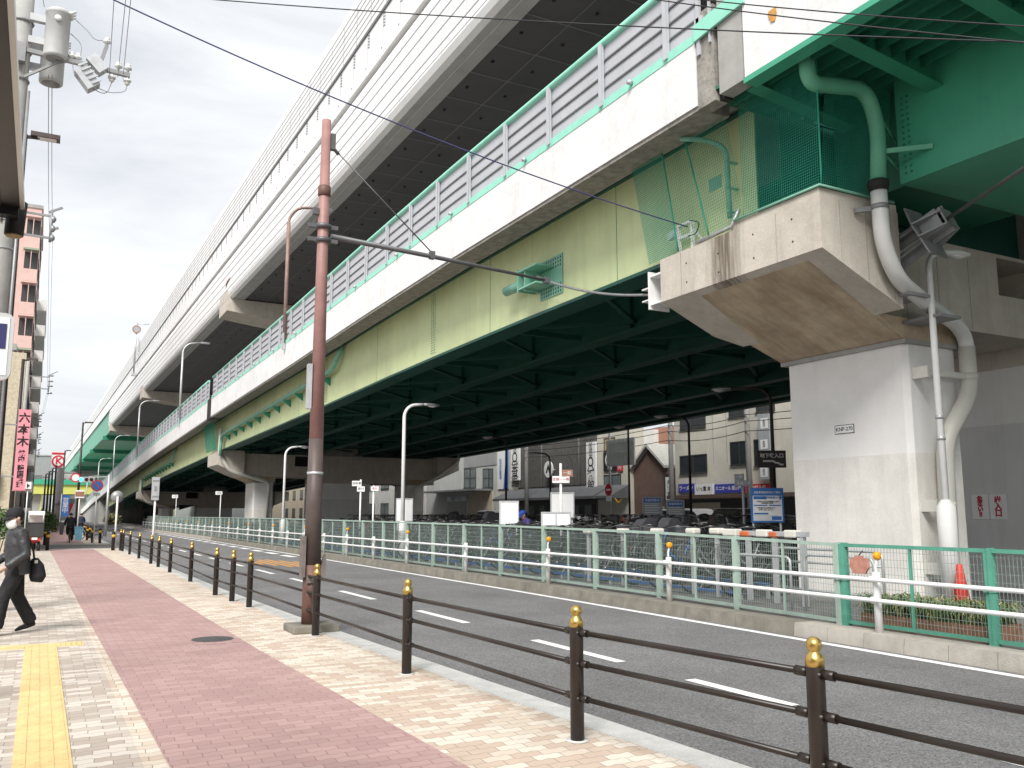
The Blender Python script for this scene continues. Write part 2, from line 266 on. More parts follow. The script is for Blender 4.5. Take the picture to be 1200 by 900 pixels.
# ------------------------------------------------------------------ mesh builder
class MB:
    def __init__(s): s.v = []; s.f = []; s.m = []; s.sm = []
    def _add(s, vs, fs, mi=0, smooth=False):
        b = len(s.v); s.v += [tuple(p) for p in vs]
        for f in fs: s.f.append([b+i for i in f]); s.m.append(mi); s.sm.append(smooth)
        return s
    def box(s, x0, x1, y0, y1, z0, z1, mi=0):
        vs = [(x, y, z) for z in (z0, z1) for y in (y0, y1) for x in (x0, x1)]
        return s._add(vs, [(0,2,3,1), (4,5,7,6), (0,1,5,4), (2,6,7,3), (0,4,6,2), (1,3,7,5)], mi)
    def bar(s, a, b, w, h, mi=0, up=(0, 0, 1), w2=None, h2=None):
        a = Vector(a); b = Vector(b); d = (b-a).normalized(); u = Vector(up)
        if abs(d.dot(u)) > 0.98: u = Vector((0, 1, 0))
        sd = d.cross(u).normalized(); u = sd.cross(d).normalized()
        w2 = w if w2 is None else w2; h2 = h if h2 is None else h2
        vs = []
        for p, ww, hh in ((a, w, h), (b, w2, h2)):
            for i, j in ((-1,-1), (1,-1), (1,1), (-1,1)): vs.append(p + sd*i*ww/2 + u*j*hh/2)
        return s._add(vs, [(0,1,2,3), (7,6,5,4), (0,4,5,1), (1,5,6,2), (2,6,7,3), (3,7,4,0)], mi)
    def tube(s, pts, r, n=10, mi=0, caps=True, ell=None, ref=None):
        pts = [Vector(p) for p in pts]; k = len(pts)
        rs = r if isinstance(r, (list, tuple)) else [r]*k
        prev = None; vs = []
        for i, p in enumerate(pts):
            if i == 0: d = pts[1]-pts[0]
            elif i == k-1: d = pts[-1]-pts[-2]
            else: d = (pts[i+1]-p).normalized() + (p-pts[i-1]).normalized()
            d.normalize()
            if prev is None:
                u = Vector(ref) if ref else Vector((0, 0, 1))
                if abs(d.dot(u)) > 0.95: u = Vector((0, 1, 0))
                u = (u - d*u.dot(d)).normalized()
            else: u = (prev - d*prev.dot(d)).normalized()
            prev = u; w = d.cross(u)
            e = ell[i] if ell else 1.0
            for j in range(n):
                a = 2*PI*j/n; vs.append(p + u*math.cos(a)*rs[i]*e + w*math.sin(a)*rs[i])
        fs = []
        for i in range(k-1):
            for j in range(n):
                q = (j+1) % n; fs.append((i*n+j, i*n+q, (i+1)*n+q, (i+1)*n+j))
        s._add(vs, fs, mi, True)
        if caps:
            b = len(s.v)-len(vs)
            s.f.append([b+j for j in range(n)][::-1]); s.m.append(mi); s.sm.append(False)
            s.f.append([b+(k-1)*n+j for j in range(n)]); s.m.append(mi); s.sm.append(False)
        return s
    def lathe(s, prof, c, n=20, mi=0, axis='z', smooth=True):
        vs = []; fs = []; k = len(prof)
        for (r, h) in prof:
            for j in range(n):
                a = 2*PI*j/n; x, y = r*math.cos(a), r*math.sin(a)
                p = {'z': (x, y, h), 'y': (x, h, y), 'x': (h, x, y)}[axis]
                vs.append((c[0]+p[0], c[1]+p[1], c[2]+p[2]))
        for i in range(k-1):
            for j in range(n):
                q = (j+1) % n; fs.append((i*n+j, i*n+q, (i+1)*n+q, (i+1)*n+j))
        fs.append(tuple(range(n))[::-1]); fs.append(tuple((k-1)*n+j for j in range(n)))
        return s._add(vs, fs, mi, smooth)
    def prism(s, poly, axis, a, b, mi=0):
        """poly: 2D points on the two other axes in order (x: y,z; y: x,z; z: x,y)"""
        n = len(poly); vs = []
        for t in (a, b):
            for (u, v) in poly: vs.append({'x': (t, u, v), 'y': (u, t, v), 'z': (u, v, t)}[axis])
        fs = [tuple(range(n)), tuple(range(n, 2*n))[::-1]] + [(i, i+n, (i+1) % n+n, (i+1) % n) for i in range(n)]
        return s._add(vs, fs, mi)
    def quad(s, a, b, c, d, mi=0): return s._add([a, b, c, d], [(0, 1, 2, 3)], mi)
    def disc(s, c, r, axis='y', depth=0.01, n=24, mi=0): return s.lathe([(r, -depth/2), (r, depth/2)], c, n, mi, axis, False)
    def ball(s, c, r, n=14, k=8, mi=0, sc=(1, 1, 1)):
        vs = [(c[0], c[1], c[2]-r*sc[2])]; fs = []
        for i in range(1, k):
            t = -PI/2 + PI*i/k
            for j in range(n):
                a = 2*PI*j/n; vs.append((c[0]+r*sc[0]*math.cos(t)*math.cos(a), c[1]+r*sc[1]*math.cos(t)*math.sin(a), c[2]+r*sc[2]*math.sin(t)))
        vs.append((c[0], c[1], c[2]+r*sc[2])); last = len(vs)-1
        for j in range(n):
            fs.append((0, 1+(j+1) % n, 1+j))
            for i in range(k-2): fs.append((1+i*n+j, 1+i*n+(j+1) % n, 1+(i+1)*n+(j+1) % n, 1+(i+1)*n+j))
            fs.append((1+(k-2)*n+j, 1+(k-2)*n+(j+1) % n, last))
        return s._add(vs, fs, mi, True)
    def sweep(s, sec, ys, fn, mi=0, closed=True, caps=True, smooth=False):
        """sec: (x,z) section; fn(y) -> (dx,dz)"""
        n = len(sec); vs = []; fs = []
        for y in ys:
            dx, dz = fn(y)
            for (x, z) in sec: vs.append((x+dx, y, z+dz))
        lim = n if closed else n-1
        for i in range(len(ys)-1):
            for j in range(lim): q = (j+1) % n; fs.append((i*n+j, (i+1)*n+j, (i+1)*n+q, i*n+q))
        if closed and caps: fs.append(tuple(range(n))); fs.append(tuple((len(ys)-1)*n+j for j in range(n))[::-1])
        return s._add(vs, fs, mi, smooth)
    def mesh(s, name, mats, org=(0, 0, 0)):
        me = bpy.data.meshes.new(name); o = Vector(org)
        me.from_pydata([tuple(Vector(p)-o) for p in s.v], [], s.f); me.validate()
        if len(me.polygons) == len(s.f):
            me.polygons.foreach_set('material_index', s.m); me.polygons.foreach_set('use_smooth', s.sm)
        for m in (mats if isinstance(mats, (list, tuple)) else [mats]): me.materials.append(M[m] if isinstance(m, str) else m)
        bm = bmesh.new(); bm.from_mesh(me); bmesh.ops.recalc_face_normals(bm, faces=bm.faces); bm.to_mesh(me); bm.free()
        me.update(); return me
    def build(s, name, mats, parent=None, label=None, bevel=0.0):
        org = world_loc(parent) if parent else (0, 0, 0)
        me = s.mesh(name, mats, org); o = bpy.data.objects.new(name, me); COL.objects.link(o)
        if parent: o.parent = parent
        if label: o['label'] = label
        if bevel > 0:
            md = o.modifiers.new('bevel', 'BEVEL'); md.width = bevel; md.segments = 2; md.limit_method = 'ANGLE'; md.angle_limit = R(40)
        return o
def world_loc(o):
    v = Vector((0, 0, 0))
    while o: v += Vector(o.location); o = o.parent
    return v
def tag(o, label=None, cat=None, group=None, kind=None):
    if label: o['label'] = label
    if cat: o['category'] = cat
    if group: o['group'] = group
    if kind: o['kind'] = kind
    return o
def thing(name, loc, label, cat, group=None):
    o = bpy.data.objects.new(name, None); COL.objects.link(o); o.location = loc; o.empty_display_size = 0.2
    return tag(o, label, cat, group)
def struct(o): o['kind'] = 'structure'; return o
def copy_tree(o, loc=None, rz=None, label=None, parent=None, scale=None):
    c = o.copy(); COL.objects.link(c); c.parent = parent
    if loc is not None: c.location = loc
    if rz is not None: c.rotation_euler = (c.rotation_euler[0], c.rotation_euler[1], rz)
    if scale is not None: c.scale = scale
    if label: c['label'] = label
    for ch in list(o.children): copy_tree(ch, parent=c)
    return c
def text_mesh(s, size, depth=0.002, spacing=1.0, line=1.0, align='CENTER', bold=0.0, sx=1.0):
    cu = bpy.data.curves.new('lettering', 'FONT'); cu.body = s; cu.size = size; cu.align_x = align; cu.align_y = 'CENTER'
    cu.extrude = depth; cu.space_character = spacing; cu.space_line = line; cu.offset = bold; cu.resolution_u = 3
    t = bpy.data.objects.new('lettering', cu); COL.objects.link(t)
    me = bpy.data.meshes.new_from_object(t); bpy.data.objects.remove(t); bpy.data.curves.remove(cu)
    if sx != 1.0:
        for v in me.vertices: v.co.x *= sx
    return me
def lettering(s, loc, size, matn, parent, face='-y', name='lettering', **kw):
    """writing on a surface; face = direction it looks towards"""
    me = text_mesh(s, size, **kw); me.materials.append(M[matn])
    o = bpy.data.objects.new(name, me); COL.objects.link(o)
    rot = {'-y': (PI/2, 0, 0), '-x': (PI/2, 0, -PI/2), '+x': (PI/2, 0, PI/2)}[face] if isinstance(face, str) else (PI/2, 0, face)
    o.rotation_euler = rot
    o.parent = parent; o.location = Vector(loc) - world_loc(parent)
    return o
def arc(c, r, a0, a1, n, plane='xz'):
    out = []
    for i in range(n+1):
        a = R(a0 + (a1-a0)*i/n); u, v = r*math.cos(a), r*math.sin(a)
        out.append(Vector((c[0]+u, c[1], c[2]+v)) if plane == 'xz' else (Vector((c[0]+u, c[1]+v, c[2])) if plane == 'xy' else Vector((c[0], c[1]+u, c[2]+v))))
    return out
def smooth_path(pts, rad, n=5):
    """round the corners of a polyline"""
    pts = [Vector(p) for p in pts]; out = [pts[0]]
    for i in range(1, len(pts)-1):
        a, b, c = pts[i-1], pts[i], pts[i+1]
        r = min(rad, (a-b).length*0.48, (c-b).length*0.48)
        p0 = b + (a-b).normalized()*r; p2 = b + (c-b).normalized()*r
        for k in range(n+1):
            t = k/n; out.append(p0*(1-t)**2 + b*2*t*(1-t) + p2*t*t)
    out.append(pts[-1]); return out
def sag(a, b, drop, n=14):
    a = Vector(a); b = Vector(b)
    return [a.lerp(b, i/n) - Vector((0, 0, drop*4*(i/n)*(1-i/n))) for i in range(n+1)]
def interp(x, tab):
    if x <= tab[0][0]: return tab[0][1]
    for (x0, y0), (x1, y1) in zip(tab, tab[1:]):
        if x <= x1: return y0 + (y1-y0)*(x-x0)/(x1-x0)
    return tab[-1][1]
# ------------------------------------------------------------------ world and light (bright overcast)
world = bpy.data.worlds.new('World'); scene.world = world; world.use_nodes = True
nt = world.node_tree; L = nt.links.new; bg = nt.nodes['Background']
sky = _n(nt, 'ShaderNodeTexSky', sky_type='NISHITA'); sky.sun_disc = False
SUN_EL, SUN_AZ = R(46), R(-138)            # azimuth measured from +Y towards +X
sky.sun_elevation = SUN_EL; sky.sun_rotation = SUN_AZ; sky.air_density = 1.0; sky.dust_density = 3.0
tc = _n(nt, 'ShaderNodeTexCoord')
mp = _n(nt, 'ShaderNodeMapping'); mp.inputs['Scale'].default_value = (1, 1, 3.2); L(tc.outputs['Generated'], mp.inputs[0])
cn = _n(nt, 'ShaderNodeTexNoise'); cn.inputs['Scale'].default_value = 2.6; cn.inputs['Detail'].default_value = 7; cn.inputs['Roughness'].default_value = 0.55; cn.inputs['Distortion'].default_value = 0.6; L(mp.outputs[0], cn.inputs['Vector'])
cr = _n(nt, 'ShaderNodeValToRGB'); cr.color_ramp.elements[0].position = 0.32; cr.color_ramp.elements[1].position = 0.66
cr.color_ramp.elements[0].color = (2.3, 2.38, 2.5, 1); cr.color_ramp.elements[1].color = (3.5, 3.52, 3.54, 1); L(cn.outputs[0], cr.inputs[0])
mxs = _n(nt, 'ShaderNodeMix', data_type='RGBA'); mxs.inputs[0].default_value = 0.94; L(sky.outputs[0], mxs.inputs[6]); L(cr.outputs[0], mxs.inputs[7])
L(mxs.outputs[2], bg.inputs[0]); bg.inputs[1].default_value = 0.1
sd = bpy.data.lights.new('sun', 'SUN'); sun = bpy.data.objects.new('sun', sd); COL.objects.link(sun)
sd.energy = 1.5; sd.angle = R(24); sd.color = (1.0, 0.97, 0.93)
sdir = Vector((math.sin(SUN_AZ)*math.cos(SUN_EL), math.cos(SUN_AZ)*math.cos(SUN_EL), math.sin(SUN_EL)))
sun.rotation_euler = (-sdir).to_track_quat('-Z', 'Y').to_euler()
scene.view_settings.view_transform = 'Standard'; scene.view_settings.look = 'None'
scene.view_settings.exposure = 1.7; scene.view_settings.gamma = 1.0; scene.view_settings.use_curve_mapping = False
scene.render.engine = 'CYCLES'; scene.cycles.max_bounces = 6; scene.cycles.diffuse_bounces = 4; scene.cycles.use_denoising = True

# ------------------------------------------------------------------ ground, road, pavements
ROAD_Z, LOT_Z = -0.05, 0.13
def kerb_near(y): return interp(y, [(-6, 4.55), (4.5, 4.12), (7.5, 3.97), (13, 3.75), (20, 3.62), (400, 3.55)])
def kerb_far(y): return interp(y, [(-6, 9.05), (6, 9.2), (18, 9.5), (32, 9.66), (60, 9.9), (150, 10.1), (400, 10.2)])
g = MB(); g.quad((-900, -300, -0.09), (900, -300, -0.09), (900, 1800, -0.09), (-900, 1800, -0.09)); struct(g.build('ground', 'ground'))
def strip(name, fa, fb, ys, z, mt):
    b = MB()
    for y0, y1 in zip(ys, ys[1:]): b.quad((fa(y0), y0, z), (fb(y0), y0, z), (fb(y1), y1, z), (fa(y1), y1, z))
    return struct(b.build(name, mt))
YS = [-12, -6, 0, 2, 4.5, 6, 7.5, 10, 13, 18, 20, 26, 32, 40, 60, 90, 150, 400]
strip('road', lambda y: kerb_near(y)-0.1, lambda y: kerb_far(y)+0.2, YS, ROAD_Z, 'asphalt')
cs = MB(); cs.quad((-60, 46.6, ROAD_Z+0.004), (kerb_near(50), 46.6, ROAD_Z+0.004), (kerb_near(60), 54.4, ROAD_Z+0.004), (-60, 54.4, ROAD_Z+0.004)); struct(cs.build('side_street', 'lot_asphalt'))
def walk(y0, y1, suffix):
    ys = [y for y in (-12, -6, 0, 2, 4.5, 7.5, 13, 20, 26, 40, 60, 90, 150, 400) if y0 < y < y1]; ys = [y0]+ys+[y1]
    b = MB()
    for a, c in zip(ys, ys[1:]):
        ka, kc = kerb_near(a)-0.27, kerb_near(c)-0.27
        b._add([(-4.5, a, 0), (ka, a, 0), (kc, c, 0), (-4.5, c, 0)], [(0, 1, 2, 3)], 0)
    b.box(-4.5, kerb_near(y0)-0.3, y0, y0+0.02, -0.08, -0.001); b.box(-4.5, kerb_near(y1)-0.3, y1-0.02, y1, -0.08, -0.001)
    return b
struct(walk(-12, 46.4, '').build('sidewalk', 'paver_tan'))
struct(walk(54.8, 400, '').build('sidewalk', 'paver_tan'))
# the greyer paver field left of the red strip
b = MB(); b.quad((-4.4, -11, 0.004), (0.7, -11, 0.004), (0.7, 46.2, 0.004), (-4.4, 46.2, 0.004)); struct(b.build('sidewalk', 'paver_grey'))
def redl(y): return interp(y, [(-12, 0.92), (6, 0.85), (45, 0.52), (400, 0.5)])
def redr(y): return interp(y, [(-12, 2.62), (5.3, 2.53), (11, 2.42), (40, 2.36), (400, 2.3)])
strip('cycle_path', redl, redr, [-11, 0, 5.3, 6, 11, 20, 30, 46.1], 0.008, 'paver_red')
strip('cycle_path', redl, redr, [55, 80, 150, 300], 0.008, 'paver_red')
# near kerb: light concrete blocks, level with the pavement
b = MB(); y = -12
while y < 46:
    y1 = min(y+0.597, 46.4)
    b._add([(kerb_near(t)-o, t, z) for z in (-0.1, 0.006) for t, o in ((y, 0.27), (y, 0), (y1, 0), (y1, 0.27))], [(3,2,1,0), (4,5,6,7), (0,1,5,4), (1,2,6,5), (2,3,7,6), (3,0,4,7)]); y += 0.6
struct(b.build('kerb', 'kerb_light'))
b = MB(); y = 55
while y < 250:
    b._add([(kerb_near(t)-o, t, z) for z in (-0.1, 0.006) for t, o in ((y, 0.27), (y, 0), (y+2, 0), (y+2, 0.27))], [(3,2,1,0), (4,5,6,7), (0,1,5,4), (1,2,6,5), (2,3,7,6), (3,0,4,7)]); y += 2
struct(b.build('kerb', 'kerb_light'))
b = MB(); b.box(-4.5, 3.4, 46.42, 46.6, -0.1, 0.01); b.box(-4.5, 3.4, 54.6, 54.8, -0.1, 0.01); struct(b.build('kerb', 'kerb_light'))
# far kerb: old blocks, cleaner ones near the camera
def farkerb(name, y0, y1, blk, mt):
    b = MB(); y = y0
    while y < y1:
        e = y+blk-0.008
        b._add([(kerb_far(t)+o, t, z) for z, dx in ((ROAD_Z-0.05, 0), (LOT_Z, 0.03)) for t, o in ((y, dx), (y, 0.42), (e, 0.42), (e, dx))], [(0,1,2,3), (7,6,5,4), (0,4,5,1), (1,5,6,2), (2,6,7,3), (3,7,4,0)]); y += blk
    return struct(b.build(name, mt))
farkerb('kerb', -4, 9.15, 0.6, 'kerb_mid'); farkerb('kerb', 9.2, 60, 0.6, 'kerb_old'); farkerb('kerb', 60, 300, 3, 'kerb_mid')
strip('parking_lot', lambda y: kerb_far(y)+0.4, lambda y: 28.0, YS, LOT_Z-0.012, 'lot_asphalt')
strip('service_road', lambda y: 28.0, lambda y: 38.2, [-30, 0, 60, 130, 300], 0.0, 'asphalt')
# markings
MZ = ROAD_Z+0.004
strip('road_edge_line', lambda y: kerb_far(y)-0.26, lambda y: kerb_far(y)-0.12, [-12, 0, 6, 12, 18, 25, 32, 40, 60, 90, 130], MZ, 'paint_white')
b = MB()
for (y0, y1) in [(2.2, 4.0), (5.9, 7.3), (8.5, 10.5), (12.6, 14.6), (16.9, 19.1), (21.2, 23.4), (25.4, 27.6), (29.6, 31.8)] + [(33.8+k*4.2, 36.0+k*4.2) for k in range(22)]:
    b.quad((5.92-0.07, y0, MZ), (5.92+0.07, y0, MZ), (5.92+0.07, y1, MZ), (5.92-0.07, y1, MZ))
struct(b.build('lane_marking', 'paint_white'))
b = MB()
for k in range(16):
    y0 = 35+k*3.0; x = kerb_far(y0)-0.75; b.quad((x-0.16, y0, MZ), (x+0.16, y0, MZ), (x+0.16, y0+1.9, MZ), (x-0.16, y0+1.9, MZ))
struct(b.build('lane_marking', 'paint_white'))
b = MB()
for k in range(6):
    x = 6.62+k*0.27; o = 1.5*(1-abs(k-2.5)/3.2); b.quad((x, 31.0-o*2, MZ), (x+0.15, 31.0-o*2, MZ), (x+0.15, 31.0+o*2, MZ), (x, 31.0+o*2, MZ))
struct(b.build('lane_marking', 'paint_orange'))

# tactile strip: a run of guiding slabs ending in a T of warning slabs
t = thing('tactile_paving', (0.12, 6, 0), 'yellow tactile guiding strip running up the pavement to a short cross piece', 'tactile paving')
b = MB(); b.box(-0.045, 0.30, -8, 12.7, 0.004, 0.0125); b.build('guiding_strip', 'tactile', t)
b = MB()
for k in range(4):
    x = -0.005+k*0.083; y = -8.0
    for j in range(69): b.box(x, x+0.035, y+0.012, y+0.288, 0.0125, 0.017); y += 0.3
b.build('guiding_bars', 'tactile', t)
b = MB(); b.box(0.303, 0.60, 12.38, 12.72, 0.004, 0.0125); b.box(-1.2, -0.048, 12.38, 12.72, 0.004, 0.0125)
for i in range(5):
    for j in range(5): b.lathe([(0.016, 0.0125), (0.011, 0.0175)], (0.335+i*0.058, 12.42+j*0.062, 0), 8)
b.build('warning_slabs', 'tactile', t)
mh = MB(); mh.box(1.80, 2.36, 11.68, 12.56, 0.009, 0.013, 1); mh.lathe([(0.26, 0.013), (0.26, 0.017)], (2.08, 12.12, 0), 32, 0, 'z', False)
for k in range(7): mh.box(1.87+k*0.066, 1.90+k*0.066, 11.96+0.02*abs(k-3), 12.28-0.02*abs(k-3), 0.017, 0.0195)
tag(mh.build('manhole_cover', ['iron', 'paver_red']), 'dark round iron manhole cover set in the red cycle strip', 'manhole cover')

# ------------------------------------------------------------------ ramp viaduct (concrete deck on yellow and green girders)
def drop(y): return -interp(y, [(22, 0), (30, 0.1), (40, 0.3), (62, 0.6), (91, 1.15), (122, 2.0), (160, 3.2), (212, 5.0), (270, 7.4), (300, 8.7)])
rampfn = lambda y: (0, drop(y))
RY = [11.32, 15, 18, 22, 26, 30, 35, 40, 50, 61.3]; RY2 = [63.0, 70, 80, 91, 105, 118, 135, 160, 185, 212, 240, 270, 298]
PX = 9.70
rv = thing('ramp_viaduct', (PX, 11.3, 0), 'long concrete expressway ramp on yellow green girders with an aqua handrail', 'viaduct')
for ys in (RY, RY2):
    b = MB(); b.sweep([(PX, 8.70), (PX+0.28, 8.70), (PX+0.28, 9.92), (PX, 9.92)], ys, rampfn); b.build('concrete_parapet', 'concrete_parapet', rv)
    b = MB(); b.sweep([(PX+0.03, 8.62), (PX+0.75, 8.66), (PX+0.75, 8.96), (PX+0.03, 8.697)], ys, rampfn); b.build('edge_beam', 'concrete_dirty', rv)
b = MB(); b.sweep([(PX+0.283, 9.0), (29.0, 9.0), (29.0, 9.4), (PX+0.283, 9.4)], [y for y in RY]+RY2, rampfn); b.build('deck_slab', 'concrete_grey', rv)
b = MB(); b.sweep([(28.9, 8.7), (29.2, 8.7), (29.2, 11.0), (28.9, 11.0)], RY+RY2, rampfn); b.build('concrete_parapet', 'concrete_parapet', rv)
b = MB(); b.box(PX+0.01, PX+0.3, 61.35, 62.95, 8.0, 10.0-0.6); b.build('joint_plate', 'black', rv)
# noise barrier on the parapet: aqua base, grey panels with dark grooves, aqua tube
for ys in (RY, RY2):
    ys = [y for y in ys if y < 245]
    b = MB(); b.sweep([(PX-0.012, 9.88), (PX+0.26, 9.925), (PX+0.26, 10.07), (PX-0.012, 10.05)], ys, rampfn); b.build('base_rail', 'aqua', rv)
    b = MB(); b.sweep([(PX+0.06, 10.07), (PX+0.12, 10.07), (PX+0.12, 11.3), (PX+0.06, 11.3)], ys, rampfn)
    for k in range(12):
        z = 10.12+k*0.1; 
        if k % 4 == 9: b.sweep([(PX+0.045, z), (PX+0.06, z-0.01), (PX+0.06, z+0.05), (PX+0.045, z+0.04)], ys, rampfn)
    b.build('noise_panel', 'panel_grey', rv)
    b = MB()
    for z in (10.32, 10.63, 10.94): b.sweep([(PX+0.03, z), (PX+0.065, z), (PX+0.065, z+0.032), (PX+0.03, z+0.032)], ys, rampfn)
    b.build('groove_strip', 'clad_groove', rv)
    b = MB(); b.tube([(PX+0.05, y, 11.36+drop(y)) for y in ys], 0.085, 12); b.build('top_rail', 'aqua', rv)
pm = None
for k in range(95):
    y = 12.1+k*2.15
    if 61 < y < 63.3: continue
    if pm is None:
        b = MB(); b.box(PX-0.05, PX+0.03, y-0.035, y+0.035, 9.96, 11.31); b.box(PX-0.06, PX-0.05, y-0.055, y+0.055, 9.93, 11.31); post0 = b.build('barrier_post', 'panel_grey', rv); pm = y
    else:
        o = post0.copy(); COL.objects.link(o); o.parent = rv; o.location = (0, y-pm, drop(y))
for k in range(12):
    y = 13.2+k*4.3
    b = MB(); b.lathe([(0.05, PX-0.11), (0.05, PX-0.02)], (0, y, 9.98+drop(y)), 12, 0, 'x'); b.build('cable_anchor', 'galv', rv)
# girders
GX = 10.95
GY = [11.25, 16, 20, 25, 30, 35, 40, 50, 62, 76, 91, 105, 122, 140, 160, 185]
def igirder(x, face=False, bw=0.5):
    b = MB(); m = 0
    b.sweep([(x-0.02, 6.68), (x+0.02, 6.68), (x+0.02, 9.02), (x-0.02, 9.02)], GY, rampfn, 0)
    b.sweep([(x-bw/2, 6.62), (x+bw/2, 6.62), (x+bw/2, 6.679), (x-bw/2, 6.679)], GY, rampfn, 1)
    b.sweep([(x-0.25, 8.98), (x+0.25, 8.98), (x+0.25, 9.0), (x-0.25, 9.0)], GY, rampfn, 1)
    return b
b = MB()
b.sweep([(GX, 6.70), (GX+0.03, 6.70), (GX+0.03, 9.02), (GX, 9.02)], GY, rampfn, 0)
b.sweep([(GX-0.06, 6.62), (GX+0.62, 6.62), (GX+0.62, 6.697), (GX-0.06, 6.697)], GY, rampfn, 1)
b.sweep([(GX-0.10, 8.90), (GX-0.002, 8.90), (GX-0.002, 8.94), (GX-0.10, 8.94)], GY, rampfn, 1)
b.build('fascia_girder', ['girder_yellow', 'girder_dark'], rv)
# vertical joint lines and a riveted splice on the fascia
b = MB()
for y in (15.6, 21.9, 31.5, 43.0, 53.0): b.box(GX-0.006, GX-0.001, y, y+0.012, 6.72+drop(y), 8.9+drop(y))
for y in (25.9, 38.1):
    for i in range(24): 
        for j in range(3): b.lathe([(0.018, GX-0.02), (0.018, GX-0.001)], (0, y+j*0.14, 6.85+i*0.083+drop(y)), 6, 0, 'x')
b.build('splice_bolts', 'girder_green', rv)
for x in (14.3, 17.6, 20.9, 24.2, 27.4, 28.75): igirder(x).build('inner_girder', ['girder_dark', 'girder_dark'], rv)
for k in range(24):
    y = 16.8+k*5.6; d = drop(y)
    if 62 < y < 68 or 116 < y < 121: continue
    b = MB()
    xs = (GX+0.12, 14.3, 17.6, 20.9, 24.2, 27.4)
    for x0, x1 in zip(xs, xs[1:]):
        b.bar((x0, y, 8.75+d), (x1, y, 8.75+d), 0.14, 0.14); b.bar((x0, y, 6.95+d), (x1, y, 6.95+d), 0.14, 0.14)
        b.bar((x0, y, 8.7+d), ((x0+x1)/2, y, 6.98+d), 0.1, 0.1); b.bar((x1, y, 8.7+d), ((x0+x1)/2, y, 6.98+d), 0.1, 0.1)
        d2 = drop(y+5.6); b.bar((x0, y, 6.9+d), (x1, y+2.8, 6.9+(d+d2)/2), 0.13, 0.08); b.bar((x1, y+2.8, 6.9+(d+d2)/2), (x0, y+5.6, 6.9+d2), 0.13, 0.08)
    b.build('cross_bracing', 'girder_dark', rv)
for k in range(25):
    y = 14.0+k*5.6; d = drop(y)
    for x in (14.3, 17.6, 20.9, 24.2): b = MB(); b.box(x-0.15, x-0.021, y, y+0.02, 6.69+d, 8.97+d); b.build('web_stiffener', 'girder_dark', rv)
# drain pipe on brackets along the fascia, falling towards the second pier
def drain(y0, y1, z0, z1):
    x = GX-0.28
    p = smooth_path([(GX-0.12, y0-0.9, 8.85+drop(y0)), (x, y0-0.9, z0+0.55), (x, y0, z0), (x, y1, z1), (x, y1+0.6, z1-0.25), (x, y1+0.6, z1-1.4)], 0.5)
    b = MB(); b.tube(p, 0.105, 10); pp = b.build('drain_pipe', 'pipe_green', rv)
    n = 11
    for k in range(n):
        t = (k+0.5)/n; y = y0+(y1-y0)*t; z = z0+(z1-z0)*t
        b = MB(); b.prism([(GX, z-0.14), (GX-0.4, z-0.14), (GX-0.4, z-0.2), (GX, z-0.5)], 'y', y-0.05, y+0.05); b.build('pipe_bracket', 'girder_green', rv)
drain(36.5, 62.0, 7.75, 7.0); drain(88, 114, 6.6, 5.9)
# restrainer anchor plate on the fascia
a = MB()
a.box(GX-0.03, GX-0.004, 17.9, 19.0, 6.98, 7.98)
a.build('anchor_plate', 'pipe_green', rv)
a = MB()
for i in range(9):
    for j in range(10):
        if 2 < j < 7: continue
        a.box(GX-0.034, GX-0.03, 17.96+i*0.115, 18.0+i*0.115, 7.02+j*0.095, 7.075+j*0.095)
a.build('slots', 'clip_black', rv)
a = MB(); a.lathe([(0.13, 19.25), (0.13, 20.3)], (GX-0.32, 0, 7.5), 14, 0, 'y')
a.box(GX-0.5, GX-0.03, 18.95, 19.0, 7.2, 7.8); a.prism([(GX-0.03, 7.72), (GX-0.55, 7.72), (GX-0.55, 7.76), (GX-0.03, 7.76)], 'y', 18.3, 19.25); a.prism([(GX-0.03, 7.26), (GX-0.55, 7.26), (GX-0.55, 7.3), (GX-0.03, 7.3)], 'y', 18.3, 19.25)
a.box(GX-0.56, GX-0.03, 19.22, 19.26, 7.22, 7.8); a.build('restrainer_anchor', 'pipe_green', rv)
# small stencilled plates at the girder end
a = MB(); a.box(GX-0.008, GX-0.002, 12.15, 12.5, 7.72, 7.98); a.build('data_plate', 'pipe_green', rv)
a = MB(); a.box(GX-0.006, GX-0.002, 11.9, 11.98, 6.75, 8.75); a.build('end_stiffener', 'girder_yellow', rv)
a = MB(); a.tube(smooth_path([(PX+0.5, 12.4, 8.62), (GX-0.45, 12.0, 8.5), (GX-0.22, 11.75, 8.3), (GX-0.22, 11.72, 6.95)], 0.2), 0.05, 8); a.build('downpipe', 'pipe_green', rv)
for z in (8.0, 7.5, 7.05):
    a = MB(); a.box(GX-0.28, GX-0.003, 11.69, 11.75, z, z+0.03); a.build('pipe_clip', 'pipe_green', rv)

# retaining wall where the ramp reaches the ground
b = MB(); b.sweep([(PX+0.3, -1), (18, -1), (18, 8.9), (PX+0.3, 8.9)], [186, 212, 240, 270, 298], lambda y: (0, drop(y)))
tag(b.build('retaining_wall', 'concrete_grey'), 'grey concrete retaining wall under the low far end of the ramp', 'retaining wall')

